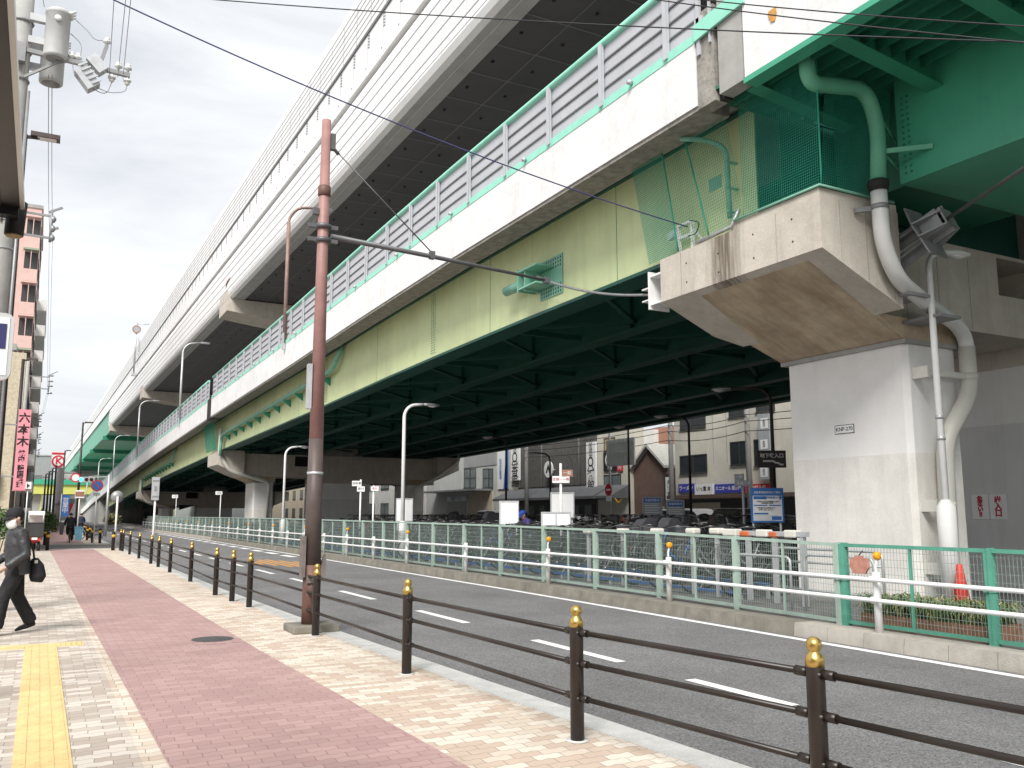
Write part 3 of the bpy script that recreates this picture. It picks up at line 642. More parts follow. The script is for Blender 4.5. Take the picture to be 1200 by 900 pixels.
# weathered closure pieces between the two decks
cl = thing('closure_parapet', (PX, 10.2, 8.5), 'grey streaked parapet pieces with a black gap over the near pier', 'parapet')
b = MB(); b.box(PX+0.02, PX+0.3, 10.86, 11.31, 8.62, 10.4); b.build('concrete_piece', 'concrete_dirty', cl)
b = MB(); b.box(PX+0.01, PX+0.3, 10.16, 10.74, 8.66, 10.8); b.build('concrete_piece', 'concrete_grey', cl)
b = MB(); b.box(PX+0.12, PX+0.3, 10.74, 10.86, 8.62, 10.6); b.build('joint_gap', 'black', cl)
b = MB(); b.bar((PX-0.03, 11.3, 10.02), (PX-0.03, 10.05, 10.1), 0.05, 0.3); b.build('rail_cover', 'aqua', cl)
b = MB(); b.box(PX-0.02, PX+0.04, 11.18, 11.26, 9.6, 11.5); b.box(PX-0.02, PX+0.02, 10.9, 10.94, 9.7, 11.5); b.box(PX-0.02, PX+0.03, 11.1, 11.3, 10.05, 10.3); b.build('rail_post', 'panel_grey', cl)

# ------------------------------------------------------------------ green steel deck nearer than the pier
sv = thing('steel_viaduct', (PX, 10, 8.5), 'green steel box girder deck with ribs and white fascia above the near pier', 'viaduct')
Y0, Y1 = -14.0, 10.12
b = MB(); b.box(PX, PX+0.03, Y0, Y1, 8.66, 12.2); b.build('white_fascia', 'concrete_parapet', sv)
b = MB(); b.box(PX-0.03, PX+0.25, Y0, Y1, 8.56, 8.655); b.box(PX+0.2, PX+0.25, Y0, Y1, 8.655, 8.78); b.build('edge_flange', 'steel_green', sv)
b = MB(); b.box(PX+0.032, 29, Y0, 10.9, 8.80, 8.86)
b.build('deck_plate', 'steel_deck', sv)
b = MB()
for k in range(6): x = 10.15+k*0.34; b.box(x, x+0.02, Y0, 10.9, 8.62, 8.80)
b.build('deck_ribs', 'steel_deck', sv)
BX = 12.2
for k in range(8):
    y = 10.2-k*1.72
    b = MB(); b.prism([(PX+0.26, 8.62), (BX, 8.36), (BX, 8.79), (PX+0.26, 8.79)], 'y', y, y+0.02); b.prism([(PX+0.26, 8.6), (BX, 8.34), (BX, 8.36), (PX+0.26, 8.62)], 'y', y-0.13, y+0.15); b.build('cantilever_bracket', 'girder_green', sv)
b = MB(); b.prism([(BX, 7.02), (BX+3.8, 7.02), (BX+3.8, 8.8), (BX, 8.8)], 'y', Y0, 9.25); b.box(BX-0.03, BX+3.83, Y0, 9.22, 6.985, 7.02)
b.build('box_girder', 'steel_green', sv)
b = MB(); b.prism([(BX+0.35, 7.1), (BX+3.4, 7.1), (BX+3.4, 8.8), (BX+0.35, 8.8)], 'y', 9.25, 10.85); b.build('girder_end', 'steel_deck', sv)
b = MB(); b.box(20, 24, Y0, 10.8, 7.0, 8.8); b.build('box_girder', 'steel_green', sv)
b = MB(); b.box(BX+0.34, BX+0.37, 9.3, 9.42, 7.1, 8.5)
for k in range(14):
    b.lathe([(0.02, BX-0.02), (0.02, BX-0.001)], (0, 9.12, 7.15+k*0.1), 6, 0, 'x'); b.lathe([(0.02, BX-0.02), (0.02, BX-0.001)], (0, 9.02, 7.15+k*0.1), 6, 0, 'x')
b.build('splice_plate', 'girder_green', sv)
b = MB(); b.bar((BX-0.01, 8.6, 7.42), (11.78, 9.15, 7.46), 0.03, 0.08); b.bar((BX+0.3, 9.4, 7.3), (11.78, 9.2, 7.42), 0.02, 0.05); b.bar((BX+0.3, 9.5, 7.9), (11.8, 9.2, 8.0), 0.02, 0.05); b.build('pipe_stay', 'pipe_mint', sv)
q = at(905, 18, X=PX-0.01); pr = MB(); pr.prism([(q.y-0.05, q.z-0.12), (q.y+0.03, q.z-0.1), (q.y+0.09, q.z+0.04), (q.y+0.07, q.z+0.1), (q.y-0.08, q.z+0.1), (q.y-0.09, q.z+0.0)], 'x', PX-0.02, PX-0.002); pr.build('peeled_patch', 'paint_orange', sv)

# ------------------------------------------------------------------ piers
def ramp_bracket(b, s, cx=None):
    X = lambda x: x if s > 0 else 2*cx-x
    plan = [(10.58, 9.5), (12.4, 9.5), (12.4, 13.3), (11.9, 13.6), (10.58, 13.6)]
    zb = lambda x: 5.76-0.432*(x-10.58)
    vs = [(X(x), y, zb(x)) for x, y in plan] + [(X(x), y, 6.62) for x, y in plan]
    n = 5; b._add(vs, [tuple(range(n)), tuple(range(n, 2*n))] + [(i, (i+1) % n, (i+1) % n+n, i+n) for i in range(n)], 0)
def wedge(b, s, cx):
    X = lambda x: x if s > 0 else 2*cx-x
    zb = lambda x: 5.76-0.432*(x-10.58)
    vs = [(X(12.402), 10.0, zb(12.4)), (X(12.402), 13.1, zb(12.4)), (X(13.14), 13.03, 4.66), (X(13.14), 10.1, 4.66), (X(12.402), 10.0, 5.0), (X(12.402), 13.1, 5.0), (X(14.7), 13.03, 5.0), (X(14.7), 10.1, 5.0), (X(14.7), 13.03, 4.66), (X(14.7), 10.1, 4.66)]
    b._add(vs, [(0,3,2,1), (0,4,7,9,3), (1,2,8,6,5), (0,1,5,4), (4,5,6,7), (7,6,8,9), (3,9,8,2)], 0)
CX = 19.7
def pier(yoff, zoff, label, detail):
    p = thing('viaduct_pier', (13.9, 11.55+yoff, LOT_Z), label, 'pier', 'concrete piers under the ramp viaduct')
    def sh(b):
        b.v = [(x, y+yoff, z+zoff) for x, y, z in b.v]; return b
    for s in (1, -1):
        b = MB(); ramp_bracket(b, s, CX)
        sh(b).build('cap', 'cap_concrete' if yoff == 0 else 'concrete', p)
        b = MB(); wedge(b, s, CX); sh(b).build('cap_haunch', 'soffit_stain', p)
        X = lambda x: x if s > 0 else 2*CX-x
        b = MB(); x0, x1 = sorted((X(10.6), X(12.4))); b.box(x0, x1, 9.52, 11.5, 6.623, 6.76); sh(b).build('bearing_ledge', 'cap_concrete' if yoff == 0 else 'concrete', p)
        zg = LOT_Z-0.05-zoff
        x0, x1 = sorted((X(13.22), X(14.62)))
        b = MB(); c = 0.09; poly = [(x0+c, 10.16), (x1-c, 10.16), (x1, 10.16+c), (x1, 12.97-c), (x1-c, 12.97), (x0+c, 12.97), (x0, 12.97-c), (x0, 10.16+c)]
        b.prism(poly, 'z', zg, 4.58); sh(b).build('column', 'pier_white', p)
        if detail:
            b = MB(); poly2 = [(x + (0.003 if x > (x0+x1)/2 else -0.003), y + (0.003 if y > 11.5 else -0.003)) for x, y in poly]; b.prism(poly2, 'z', zg, 2.66); sh(b).build('low_coating', 'pier_coating', p)
        b = MB(); b.box(x0-0.07, x1+0.07, 10.09, 13.04, 4.575, 4.655); sh(b).build('column_lip', 'concrete_grey', p)
    b = MB()
    for x0, x1, z0, z1 in ((12.403, 16.1, 5.001, 6.62), (16.1, 17.6, 5.001, 5.8), (16.1, 17.6, 6.55, 6.62), (17.6, 27.0, 4.62, 6.62)): b.box(x0, x1, 10.2, 12.95, z0, z1)
    sh(b).build('cross_beam', 'concrete', p)
    b = MB(); b.box(16.1, 17.6, 11.2, 11.3, 5.8, 6.55); sh(b).build('beam_recess', 'black', p)
    b = MB(); b.box(17.6, 21.8, 10.25, 12.9, -0.1-zoff, 4.62); sh(b).build('main_column', 'pier_grey', p)
    b = MB(); b.box(17.597, 21.803, 10.247, 12.903, -0.1-zoff, 3.46); sh(b).build('low_coating', 'pier_grey_low', p)
    b = MB(); b.box(18.2, 21.2, 10.4, 12.7, 6.62, 16.5-zoff); sh(b).build('upper_column', 'concrete_grey', p)
    return p
p1 = pier(0, 0, 'near pale concrete pier with a rust stained cap and white painted column', True)
p2 = pier(53.55, -0.75, 'second concrete pier far under the ramp with pipes down both columns', True)
p3 = pier(107.1, -2.2, 'small third pier under the sloping far part of the ramp', False)
# stained band of formwork marks on the near cap's sloping underside
zb = lambda x: 5.76-0.432*(x-10.58)
b = MB()
b._add([(10.75, 9.95, zb(10.75)-0.004), (13.1, 10.15, zb(13.1)-0.004), (13.1, 12.95, zb(13.1)-0.004), (10.75, 12.6, zb(10.75)-0.004)], [(0, 1, 2, 3)]); b.build('stained_soffit', 'soffit_stain', p1)
b = MB()
for (y, z) in ((10.1, 6.4), (10.1, 6.02), (11.0, 6.4), (11.0, 5.98), (11.9, 6.3), (11.9, 5.95), (12.8, 6.35), (12.8, 5.98)): b.lathe([(0.017, 10.575), (0.017, 10.581)], (0, y, z), 8, 0, 'x')
b.build('tie_holes', 'clip_black', p1)
b = MB()
for y in (10.45, 11.35, 12.95): b.box(10.572, 10.579, y, y+0.012, 5.78, 6.6)
for x in (11.0, 11.6, 12.2): b.box(x, x+0.012, 9.494, 9.499, 5.80-0.432*(x-10.58), 6.6)
for x in (13.4, 14.3, 15.2): b.box(x, x+0.012, 10.194, 10.199, 5.02, 6.6)
b.build('formwork_joint', 'concrete_grey', p1)
# rough white number plate stencil on the column face
pl = MB(); q0 = at(978, 499, X=13.21); q1 = at(1001, 507, X=13.21)
pl.box(13.211, 13.217, q1.y, q0.y, q1.z, q0.z); pl.build('number_plate', 'ink_black', p1)
pl = MB(); pl.box(13.208, 13.2115, q1.y+0.012, q0.y-0.012, q1.z+0.012, q0.z-0.012); pl.build('plate_face', 'sign_white', p1)
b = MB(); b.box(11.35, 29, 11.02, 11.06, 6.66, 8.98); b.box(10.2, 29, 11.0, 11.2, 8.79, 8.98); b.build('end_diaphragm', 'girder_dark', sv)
lettering('KNP-270', (13.206, (q0.y+q1.y)/2, (q0.z+q1.z)/2), 0.105, 'ink_black', p1, '-x', 'plate_lettering')
# two notices on the grey wall behind
for (px, py, word, lab) in ((1149, 594, '危\nな\nい\n!!', 'white notice with red danger lettering on the grey pier wall'), (1170, 594, '出\n入\n口', 'white notice with red entrance lettering nearest the right frame edge')):
    c = at(px, py, X=17.58); t = thing('wall_notice', c, lab, 'notice', 'notices on the pier wall')
    b = MB(); b.box(17.575, 17.59, c.y-0.19, c.y+0.19, c.z-0.26, c.z+0.26); b.build('paper', 'sign_white', t)
    lettering(word, (17.573, c.y, c.z), 0.16 if len(word) < 7 else 0.125, 'ink_red', t, '-x', line=0.85, bold=0.008)

# pipes on the piers
t = thing('drainpipe', (11.7, 9.25, 7.0), 'thick drainpipe bending from mint green to white down the near pier', 'drainpipe')
up = smooth_path([at(945, 62, Y=9.25), at(947, 98, Y=9.25), at(1015, 104, Y=9.25), at(1029, 150, Y=9.25), at(1029, 212, Y=9.25)], 0.35, 6)
b = MB(); b.tube(up, 0.125, 16); b.build('upper_pipe', 'pipe_mint', t)
q = at(1029, 216, Y=9.25); b = MB(); b.lathe([(0.15, q.z-0.12), (0.17, q.z-0.02), (0.17, q.z+0.04), (0.15, q.z+0.06)], (q.x, q.y, 0), 16); b.build('rubber_coupling', 'rubber', t)
low = smooth_path([at(1029, 214, Y=9.25), at(1034, 285, Y=9.25), at(1052, 328, Y=9.3), at(1085, 355, Y=9.6), at(1122, 381, Y=9.85), (14.62, 9.95, 4.75), (14.62, 9.95, 3.9)], 0.4, 6)
b = MB(); b.tube(low, 0.13, 16); b.build('white_pipe', 'pvc_white', t)
low2 = smooth_path([(14.62, 9.95, 4.6), (14.62, 9.95, 3.75), (13.85, 9.98, 2.85), (13.78, 9.98, 0.1)], 0.35, 6)
b = MB(); b.tube(low2, 0.145, 16); b.build('cream_pipe', 'pvc_cream', t)
for (x, y, z) in ((14.62, 9.95, 4.05), (13.79, 9.98, 1.75), (13.79, 9.98, 0.7)):
    b = MB(); b.lathe([(0.16, z-0.06), (0.16, z+0.06)], (x, y, 0), 16); b.box(13.4, x, 9.9, 9.94, z-0.05, z+0.05); b.box(13.36, 13.42, 9.85, 10.155, z-0.1, z+0.1); b.build('pipe_clamp', 'pvc_cream', t)
q = at(1031, 243, Y=9.25); b = MB(); b.lathe([(0.14, q.z-0.04), (0.14, q.z+0.04)], (q.x, q.y, 0), 14); b.bar((q.x-0.35, 9.45, q.z-0.05), (q.x, 9.3, q.z), 0.06, 0.08); b.build('pipe_clamp', 'steel_mid', t)
for px, py in ((1062, 338), (1098, 363)):
    q = at(px, py, Y=9.6); b = MB(); b.box(q.x-0.35, q.x+0.2, 9.3, 10.19, q.z-0.2, q.z-0.15); b.build('pipe_bracket', 'steel_mid', t)
for zoff, yo, lab in ((-0.75, 53.55, 'pale drainpipe on the road side of the second pier'), (-2.2, 107.1, 'thin drainpipe on the small third pier')):
    t = thing('drainpipe', (12, 9.3+yo, 4), lab, 'drainpipe')
    b = MB(); b.tube(smooth_path([(10.67, 9.3+yo, 8.2+zoff), (10.67, 9.3+yo, 6.4+zoff), (11.4, 9.3+yo, 5.3+zoff), (14.2, 9.6+yo, 4.6+zoff), (14.2, 9.95+yo, 3.8+zoff), (14.0, 9.98+yo, 0.1)], 0.4), 0.13, 10); b.build('pipe', 'pvc_cream', t)
t = thing('drainpipe', (28, 63, 4), 'pale drainpipe on the far right end of the second pier', 'drainpipe')
b = MB(); b.tube(smooth_path([(28.7, 62.8, 8.2), (28.7, 62.8, 5.7), (26.6, 62.9, 4.2), (25.2, 63.4, 3.6), (24.9, 63.4, 0.1)], 0.4), 0.13, 10); b.build('pipe', 'pvc_cream', t)

# cable restrainer sticking out of the near cross beam, and its twin on the cap's far face
t = thing('cable_restrainer', (12.3, 10.1, 5.9), 'dark star shaped steel cable restrainer with two beams on the near pier', 'restrainer', 'cable restrainers on the near pier')
A = Vector((12.45, 10.2, 5.75)); B = Vector((12.62, 9.15, 6.2))
b = MB()
for dz in (0.17, -0.22):
    b.bar(A+Vector((0, 0, dz)), B+Vector((0, 0, dz*0.8)), 0.3, 0.03, 0); b.bar(A+Vector((0, 0, dz)), B+Vector((0, 0, dz*0.8)), 0.03, 0.26, 0)
b.build('support_beam', 'steel_mid', t)
b = MB(); ax = (B-A).normalized(); sd = ax.cross(Vector((0, 0, 1))).normalized(); uu = sd.cross(ax)
def plate(c, r, th, m):
    pts = [c + sd*r*math.cos(R(a))*k + uu*r*math.sin(R(a))*k for a, k in ((10, 0.75), (55, 1.05), (115, 1), (170, 0.7), (235, 1.05), (300, 1))]
    n = len(pts); m._add(pts + [p_ + ax*th for p_ in pts], [tuple(range(n)), tuple(range(n, 2*n))] + [(i, (i+1) % n, (i+1) % n+n, i+n) for i in range(n)])
plate(B-ax*0.02, 0.52, 0.03, b); b.build('star_plate', 'steel_mid', t)
b = MB()
for o in (-0.16, 0.0, 0.16): b.bar(B+uu*o-sd*0.25, B+uu*o*0.7-sd*0.25+ax*0.3, 0.03, 0.03)
for o in (-0.17, 0.08): b._add([B+uu*o-sd*0.4, B+uu*o+sd*0.4, B+uu*o+sd*0.22+ax*0.42, B+uu*o-sd*0.22+ax*0.42, B+uu*(o+.025)-sd*0.4, B+uu*(o+.025)+sd*0.4, B+uu*(o+.025)+sd*0.22+ax*0.42, B+uu*(o+.025)-sd*0.22+ax*0.42], [(0,1,2,3), (7,6,5,4), (0,4,5,1), (1,5,6,2), (2,6,7,3), (3,7,4,0)])
b.bar(B+ax*0.02, B+ax*0.42, 0.03, 0.5); b.bar(B+sd*0.2+ax*0.02, B+sd*0.2+ax*0.36, 0.02, 0.36); b.bar(B-sd*0.2+ax*0.02, B-sd*0.2+ax*0.36, 0.02, 0.36); b.bar(B+ax*0.40, B+ax*0.43, 0.36, 0.34)
b.build('gusset', 'steel_mid', t)
b = MB(); e = B+ax*0.3; b.tube([e, at(1200, 197, Y=6.6), at(1330, 118, Y=4.0)], 0.03, 8); b.build('restrainer_cable', 'steel_dark', t)
t = thing('cable_restrainer', (10.9, 13.7, 6.0), 'small white framed cable restrainer on the far face of the near cap', 'restrainer', 'cable restrainers on the near pier')
b = MB(); b.box(10.62, 11.1, 13.6, 13.63, 5.75, 6.45); b.box(10.62, 11.1, 13.63, 14.0, 5.78, 5.82); b.box(10.62, 11.1, 13.63, 14.0, 6.36, 6.4); b.box(10.6, 11.1, 14.0, 14.04, 5.7, 6.48); b.box(10.75, 10.95, 14.04, 14.45, 5.95, 5.98); b.box(10.75, 10.95, 14.04, 14.45, 6.2, 6.23); b.box(10.8, 10.9, 14.1, 14.3, 5.98, 6.2); b.build('frame', 'white_metal', t)
b = MB(); b.tube(sag((10.85, 14.3, 6.1), (GX-0.4, 18.5, 7.47), 0.16, 10), 0.03, 8); b.build('restrainer_cable', 'steel_mid', t)

# small equipment frame on the cap top
t = thing('junction_frame', (10.75, 13.0, 6.62), 'small white metal frame with cable ends on top of the near cap', 'junction frame')
b = MB()
for y in (12.75, 13.15): b.bar((10.72, y, 6.62), (10.72, y+0.02, 7.22), 0.06, 0.06)
b.bar((10.72, 12.75, 7.2), (10.72, 13.2, 7.2), 0.07, 0.05); b.bar((10.72, 12.75, 6.95), (10.72, 13.2, 6.95), 0.05, 0.05); b.bar((10.72, 12.78, 7.1), (10.9, 12.5, 6.62), 0.04, 0.04); b.bar((10.7, 13.2, 7.1), (10.7, 13.45, 7.05), 0.1, 0.14)
b.build('frame', 'white_metal', t)
b = MB(); b.tube(smooth_path([(10.65, 12.75, 7.2), (10.6, 12.4, 7.05), (10.6, 12.5, 6.85), (10.65, 12.8, 6.9)], 0.15), 0.012, 6); b.build('cable_loop', 'wire', t)
t = thing('conduit', (10.7, 12, 6.7), 'thin pale conduit lying along the top edge of the near cap', 'conduit')
b = MB(); b.tube([(10.62, 12.5, 6.68), (10.62, 11.55, 6.72), (10.66, 11.4, 7.0)], 0.04, 8); b.build('pipe', 'galv', t)
b = MB(); b.tube([(10.57, 11.45, 6.78), (10.57, 9.48, 6.78), (12.3, 9.48, 6.78)], 0.025, 8); b.build('edge_pipe', 'pipe_green', t)
# ------------------------------------------------------------------ safety net under the deck joint
def netpanel(name, o, u, v, nu, nv, mt, parent, w=0.006):
    """string net spanned by vectors u and v from corner o"""
    o, u, v = Vector(o), Vector(u), Vector(v); b = MB()
    nn = u.cross(v).normalized()
    for i in range(nu+1): p = o+u*(i/nu); b.bar(p, p+v, w, w*0.6, 0, nn)
    for j in range(nv+1): p = o+v*(j/nv); b.bar(p, p+u, w, w*0.6, 0, nn)
    return b.build(name, mt, parent)
t = thing('safety_net', (10.4, 11.5, 6.7), 'green safety netting with ropes hung between the cap and the deck', 'netting')
netpanel('net', (10.62, 13.05, 6.66), (0, 0.95, -0.02), (-0.3, 0.1, 1.98), 26, 54, 'net_green', t, 0.0065)
netpanel('net', (10.62, 9.5, 6.8), (0, 1.75, 0), (-0.35, -0.35, 1.85), 40, 44, 'net_green', t, 0.0065)
netpanel('net', (10.62, 11.25, 6.8), (0, 1.8, -0.14), (-0.35, 0, 1.83), 34, 34, 'net_green', t, 0.0045)
netpanel('net', (10.62, 9.48, 6.8), (1.5, 0, 0), (0.0, -0.2, 1.8), 34, 44, 'net_green', t, 0.0055)
for a, c in (((10.62, 9.48, 6.78), (10.27, 9.15, 8.65)), ((10.6, 12.15, 6.68), (10.3, 12.4, 8.62)), ((10.6, 13.05, 6.66), (10.32, 13.12, 8.63))):
    b = MB(); b.tube(sag(a, c, -0.03, 10), 0.016, 6); b.build('rope', 'net_green', t)
t = thing('safety_net', (10.7, 62.5, 6), 'small green safety net at the deck joint above the second pier', 'netting')
netpanel('net', (10.5, 63.2, 6.05), (0, 4.2, 0), (-0.3, 0, 2.0), 30, 24, 'net_green', t, 0.02)

# ------------------------------------------------------------------ upper viaduct
XU0 = 11.1
def xu(y): return -0.0098*max(0, y-40)
upfn = lambda y: (XU0+xu(y), 0)
UY = [-14, 10, 40, 60, 80, 100, 120, 140, 160, 172]; UY2 = [172, 190, 220, 260, 320, 420]; UA = UY + UY2[1:]
uv = thing('upper_viaduct', (XU0, 0, 16.9), 'towering upper expressway deck clad in white panels with a tall white barrier', 'viaduct')
cove = [(0.02, 19.36)] + [(0.02+0.42*(1-math.cos(R(a))), 19.42+0.85*math.sin(R(a))) for a in (10, 25, 40, 55, 70, 85)]
b = MB(); b.sweep([(0.9, 16.9), (0.3, 16.9), (0.1, 16.98), (0.0, 17.2), (0.0, 19.34)] + cove + [(0.9, 20.27)], UY, upfn); b.build('side_cladding', 'clad_white', uv)
b = MB()
for z in (17.62, 18.2, 18.78, 19.32): b.sweep([(-0.012, z), (0.02, z), (0.02, z+0.05), (-0.012, z+0.05)], UY, upfn)
b.sweep([(-0.008, 17.3), (0.02, 17.3), (0.02, 17.33), (-0.008, 17.33)], UY, upfn)
b.build('groove_strip', 'clad_line', uv)
b = MB(); b.sweep([(0.05, 20.28), (0.5, 20.28), (0.5, 20.62), (0.05, 20.62)], UA, upfn); b.sweep([(0.12, 20.66), (0.5, 20.66), (0.5, 20.86), (0.12, 20.86)], UA, upfn); b.build('ledge', 'clad_white', uv)
b = MB(); b.sweep([(0.14, 20.62), (0.5, 20.62), (0.5, 20.66), (0.14, 20.66)], UA, upfn); b.sweep([(0.2, 20.86), (0.5, 20.86), (0.5, 20.9), (0.2, 20.9)], UA, upfn); b.build('ledge_gap', 'clad_line', uv)
b = MB(); b.sweep([(0.22, 20.9), (0.55, 20.9), (0.55, 22.5), (0.22, 22.5)], UA, upfn); b.build('parapet', 'clad_white', uv)
b = MB(); b.sweep([(0.16, 22.5), (0.35, 22.5), (0.35, 22.58), (0.16, 22.58)], UA, upfn); b.build('dark_rail', 'clad_groove', uv)
top = [(0.3, 24.9)] + [(0.3+0.7*(1-math.cos(R(a))), 24.9+1.2*math.sin(R(a))) for a in (15, 30, 45, 60, 75, 90)]
b = MB(); b.sweep([(0.3, 22.58)] + top + [(1.0, 26.0)] + [(x+0.08, z-0.06) for x, z in top[::-1]] + [(0.4, 22.58)], UA, upfn); b.build('barrier', 'clad_white', uv)
b = MB()
for k in range(7): z = 22.85+k*0.33; b.sweep([(0.285, z), (0.31, z), (0.31, z+0.035), (0.285, z+0.035)], UA, upfn)
b.build('barrier_line', 'clad_line', uv)
b = MB()
for k in range(90):
    y = -6+k*2.0; X = XU0+xu(y)
    b.box(X-0.004, X+0.02, y, y+0.016, 17.2, 19.36); b.box(X+0.28, X+0.3, y+0.6, y+0.63, 22.6, 24.9)
    pts = [(X+dx-0.006, y, z) for dx, z in cove]; 
    for p, q in zip(pts, pts[1:]): b.bar(p, q, 0.016, 0.01)
b.build('panel_seam', 'clad_line', uv)
b = MB()
for k in range(90):
    y = -5.4+k*2.0; X = XU0+xu(y)+0.22
    for j in range(5): b.box(X-0.02, X-0.001, y-0.09, y-0.03, 21.75+j*0.14, 21.82+j*0.14); b.box(X-0.02, X-0.001, y+0.05, y+0.1, 21.8+j*0.14, 21.86+j*0.14)
    b.box(X-0.006, X-0.001, y+0.15, y+0.17, 20.9, 22.5); b.box(X-0.12, X-0.001, y-0.04, y+0.04, 20.7, 20.8)
b.build('panel_bracket', 'clad_groove', uv)
b = MB(); b.sweep([(0.31, 16.885), (0.62, 16.885), (0.62, 16.899), (0.31, 16.899)], UY, upfn); b.sweep([(0.66, 16.87), (1.1, 16.87), (1.1, 16.899), (0.66, 16.899)], UY, upfn); b.build('soffit_edge', 'clad_strip', uv)
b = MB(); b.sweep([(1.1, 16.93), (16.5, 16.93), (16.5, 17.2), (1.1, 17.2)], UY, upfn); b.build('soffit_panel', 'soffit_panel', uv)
b = MB()
for k in range(84):
    y = -2.6+k*2.05; X = XU0+xu(y); b.box(X+1.1, X+16.5, y, y+0.05, 16.915, 16.929)
for k in range(9):
    x = 2.6+k*1.7; b.sweep([(x, 16.92), (x+0.04, 16.92), (x+0.04, 16.929), (x, 16.929)], UY, upfn)
b.build('soffit_seam', 'clad_groove', uv)
b = MB()
for k in range(40):
    y = 0.5+k*2.05
    for j in range(9): x = XU0+xu(y)+1.5+j*1.55; b.box(x-0.04, x+0.04, y-0.05, y+0.05, 16.86, 16.912)
b.build('soffit_clip', 'clip_black', uv)
b = MB(); b.sweep([(0.5, 20.28), (16.5, 20.28), (16.5, 20.6), (0.5, 20.6)], UA, upfn); b.sweep([(16.2, 16.9), (16.5, 16.9), (16.5, 22), (16.2, 22)], UA, upfn); b.build('road_deck', 'concrete_grey', uv)
for yc in (65.1, 118.6, 168):
    X = XU0+xu(yc)
    b = MB(); b.prism([(X-0.05, 16.0), (X+6.5, 15.2), (X+10, 15.2), (X+16.5, 16.0), (X+16.5, 16.86), (X-0.05, 16.86)], 'y', yc-1.6, yc+1.6); b.box(X-0.06, X+0.9, yc-1.6, yc+1.6, 16.86, 17.5); b.build('pier_beam', 'concrete', uv)
b = MB(); b.sweep([(0.35, 16.4), (0.5, 16.4), (0.5, 20.27), (0.35, 20.27)], UY2, upfn); b.sweep([(0.35, 16.3), (16.5, 16.3), (16.5, 16.4), (0.35, 16.4)], UY2, upfn); b.build('green_girder', 'steel_green', uv)
for k in range(5):
    y = 182+k*40; b = MB(); X = XU0+xu(y); b.box(X-0.1, X+16.5, y, y+1.4, 15.5, 16.3); b.build('cross_girder', 'girder_green', uv)
# a dark box and drain stub hanging at the first pier beam
t = thing('rusty_drain_stub', (XU0, 64, 17.3), 'broken drain stub on the cladding above the upper pier beam', 'drain stub')
b = MB(); b.tube(smooth_path([(XU0-0.2, 63.3, 18.3), (XU0-0.25, 64.3, 18.2), (XU0-0.1, 65.2, 17.6)], 0.3), 0.09, 8); b.build('pipe', 'wall_brick', t)

# sign frame on the upper parapet and lamps on the ramp parapet
t = thing('gantry_post', (XU0-0.9, 128, 20.7), 'tall galvanised post with a round sign on the upper viaduct edge', 'sign post')
gx = XU0+xu(128)-0.25
b = MB(); b.tube([(gx, 128, 20.4), (gx, 128, 27.6)], 0.13, 10); b.box(gx-0.3, gx+0.4, 127.7, 128.3, 20.2, 20.5); b.build('post', 'galv', t)
b = MB(); b.tube([(gx, 128, 27.4), (gx+1.9, 128, 27.5)], 0.06, 8); b.box(gx+0.3, gx+0.45, 127.9, 128, 23.6, 25.4); b.build('arm', 'galv', t)
b = MB(); b.disc((gx, 127.8, 26.6), 0.55, 'y', 0.05); b.disc((gx, 127.77, 26.6), 0.4, 'y', 0.04, 24, 1); b.build('round_sign', ['wall_brick', 'sign_grey'], t)
def ramp_lamp(y, mt, lab, h=5.4, rusty=False):
    z0 = 9.9+drop(y); x = PX-0.06
    t = thing('ramp_lamp', (x, y, z0), lab, 'street lamp', 'lamps standing on the ramp parapet')
    b = MB(); top = z0+1.4+h
    p = [(x, y, z0), (x, y, top-0.9)] + arc((x+0.9, y, top-0.9), 0.9, 180, 95, 6) + [(x+1.5, y, top+0.08)]
    b.tube(p, [0.09]*2 + [0.065]*7 + [0.05], 10); b.build('pole', mt, t)
    b = MB(); b.box(x+1.4, x+2.1, y-0.14, y+0.14, top+0.02, top+0.16); b.build('lamp_head', 'galv', t)
    b = MB(); b.box(x-0.1, x+0.03, y-0.08, y+0.08, z0-0.3, z0+0.5); b.build('base_box', 'galv', t)
ramp_lamp(41, 'rust_pole', 'reddish lamp pole on the ramp parapet seen left of the red brown pole')
ramp_lamp(76.5, 'galv', 'grey lamp pole on the ramp parapet below the first upper beam')
ramp_lamp(112, 'galv', 'grey lamp pole on the ramp parapet near the second upper beam')
ramp_lamp(150, 'galv', 'pale lamp on the ramp, third from its low end')
ramp_lamp(190, 'galv', 'pale lamp on the ramp, second from its low end')
ramp_lamp(235, 'galv', 'smallest pale lamp at the low end of the ramp')

# ------------------------------------------------------------------ red brown signal pole with its arm
PP = Vector((3.43, 12.42, 0))
def zof(py, px=362): return at(px, py, Y=12.4).z
t = thing('steel_pole', PP, 'tall weathered red brown steel pole with a dark lower half on a concrete block', 'pole')
b = MB(); b.tube([PP+Vector((0, 0, zof(514))), PP+Vector((0, 0, 7.5))], [0.1, 0.067], 20); b.build('upper_pole', 'pole_red', t)
b = MB(); b.tube([PP+Vector((0, 0, zof(662))), PP+Vector((0, 0, zof(514)))], [0.121, 0.101], 20); b.build('lower_pole', 'pole_brown', t)
b = MB(); b.tube([PP+Vector((0, 0, 0.1)), PP+Vector((0, 0, zof(662)))], [0.125, 0.122], 20); b.build('pole_foot', 'pole_base', t)
b = MB(); b.box(PP.x-0.30, PP.x+0.34, PP.y-0.28, PP.y+0.3, 0.0, 0.1); b.build('concrete_block', 'kerb_old', t, bevel=0.015)
b = MB()
for z in (5.62, 5.83): b.lathe([(0.09, z-0.035), (0.115, z-0.03), (0.115, z+0.03), (0.09, z+0.035)], (PP.x, PP.y, 0), 18); b.box(PP.x-0.22, PP.x+0.22, PP.y-0.03, PP.y+0.03, z-0.03, z+0.03)
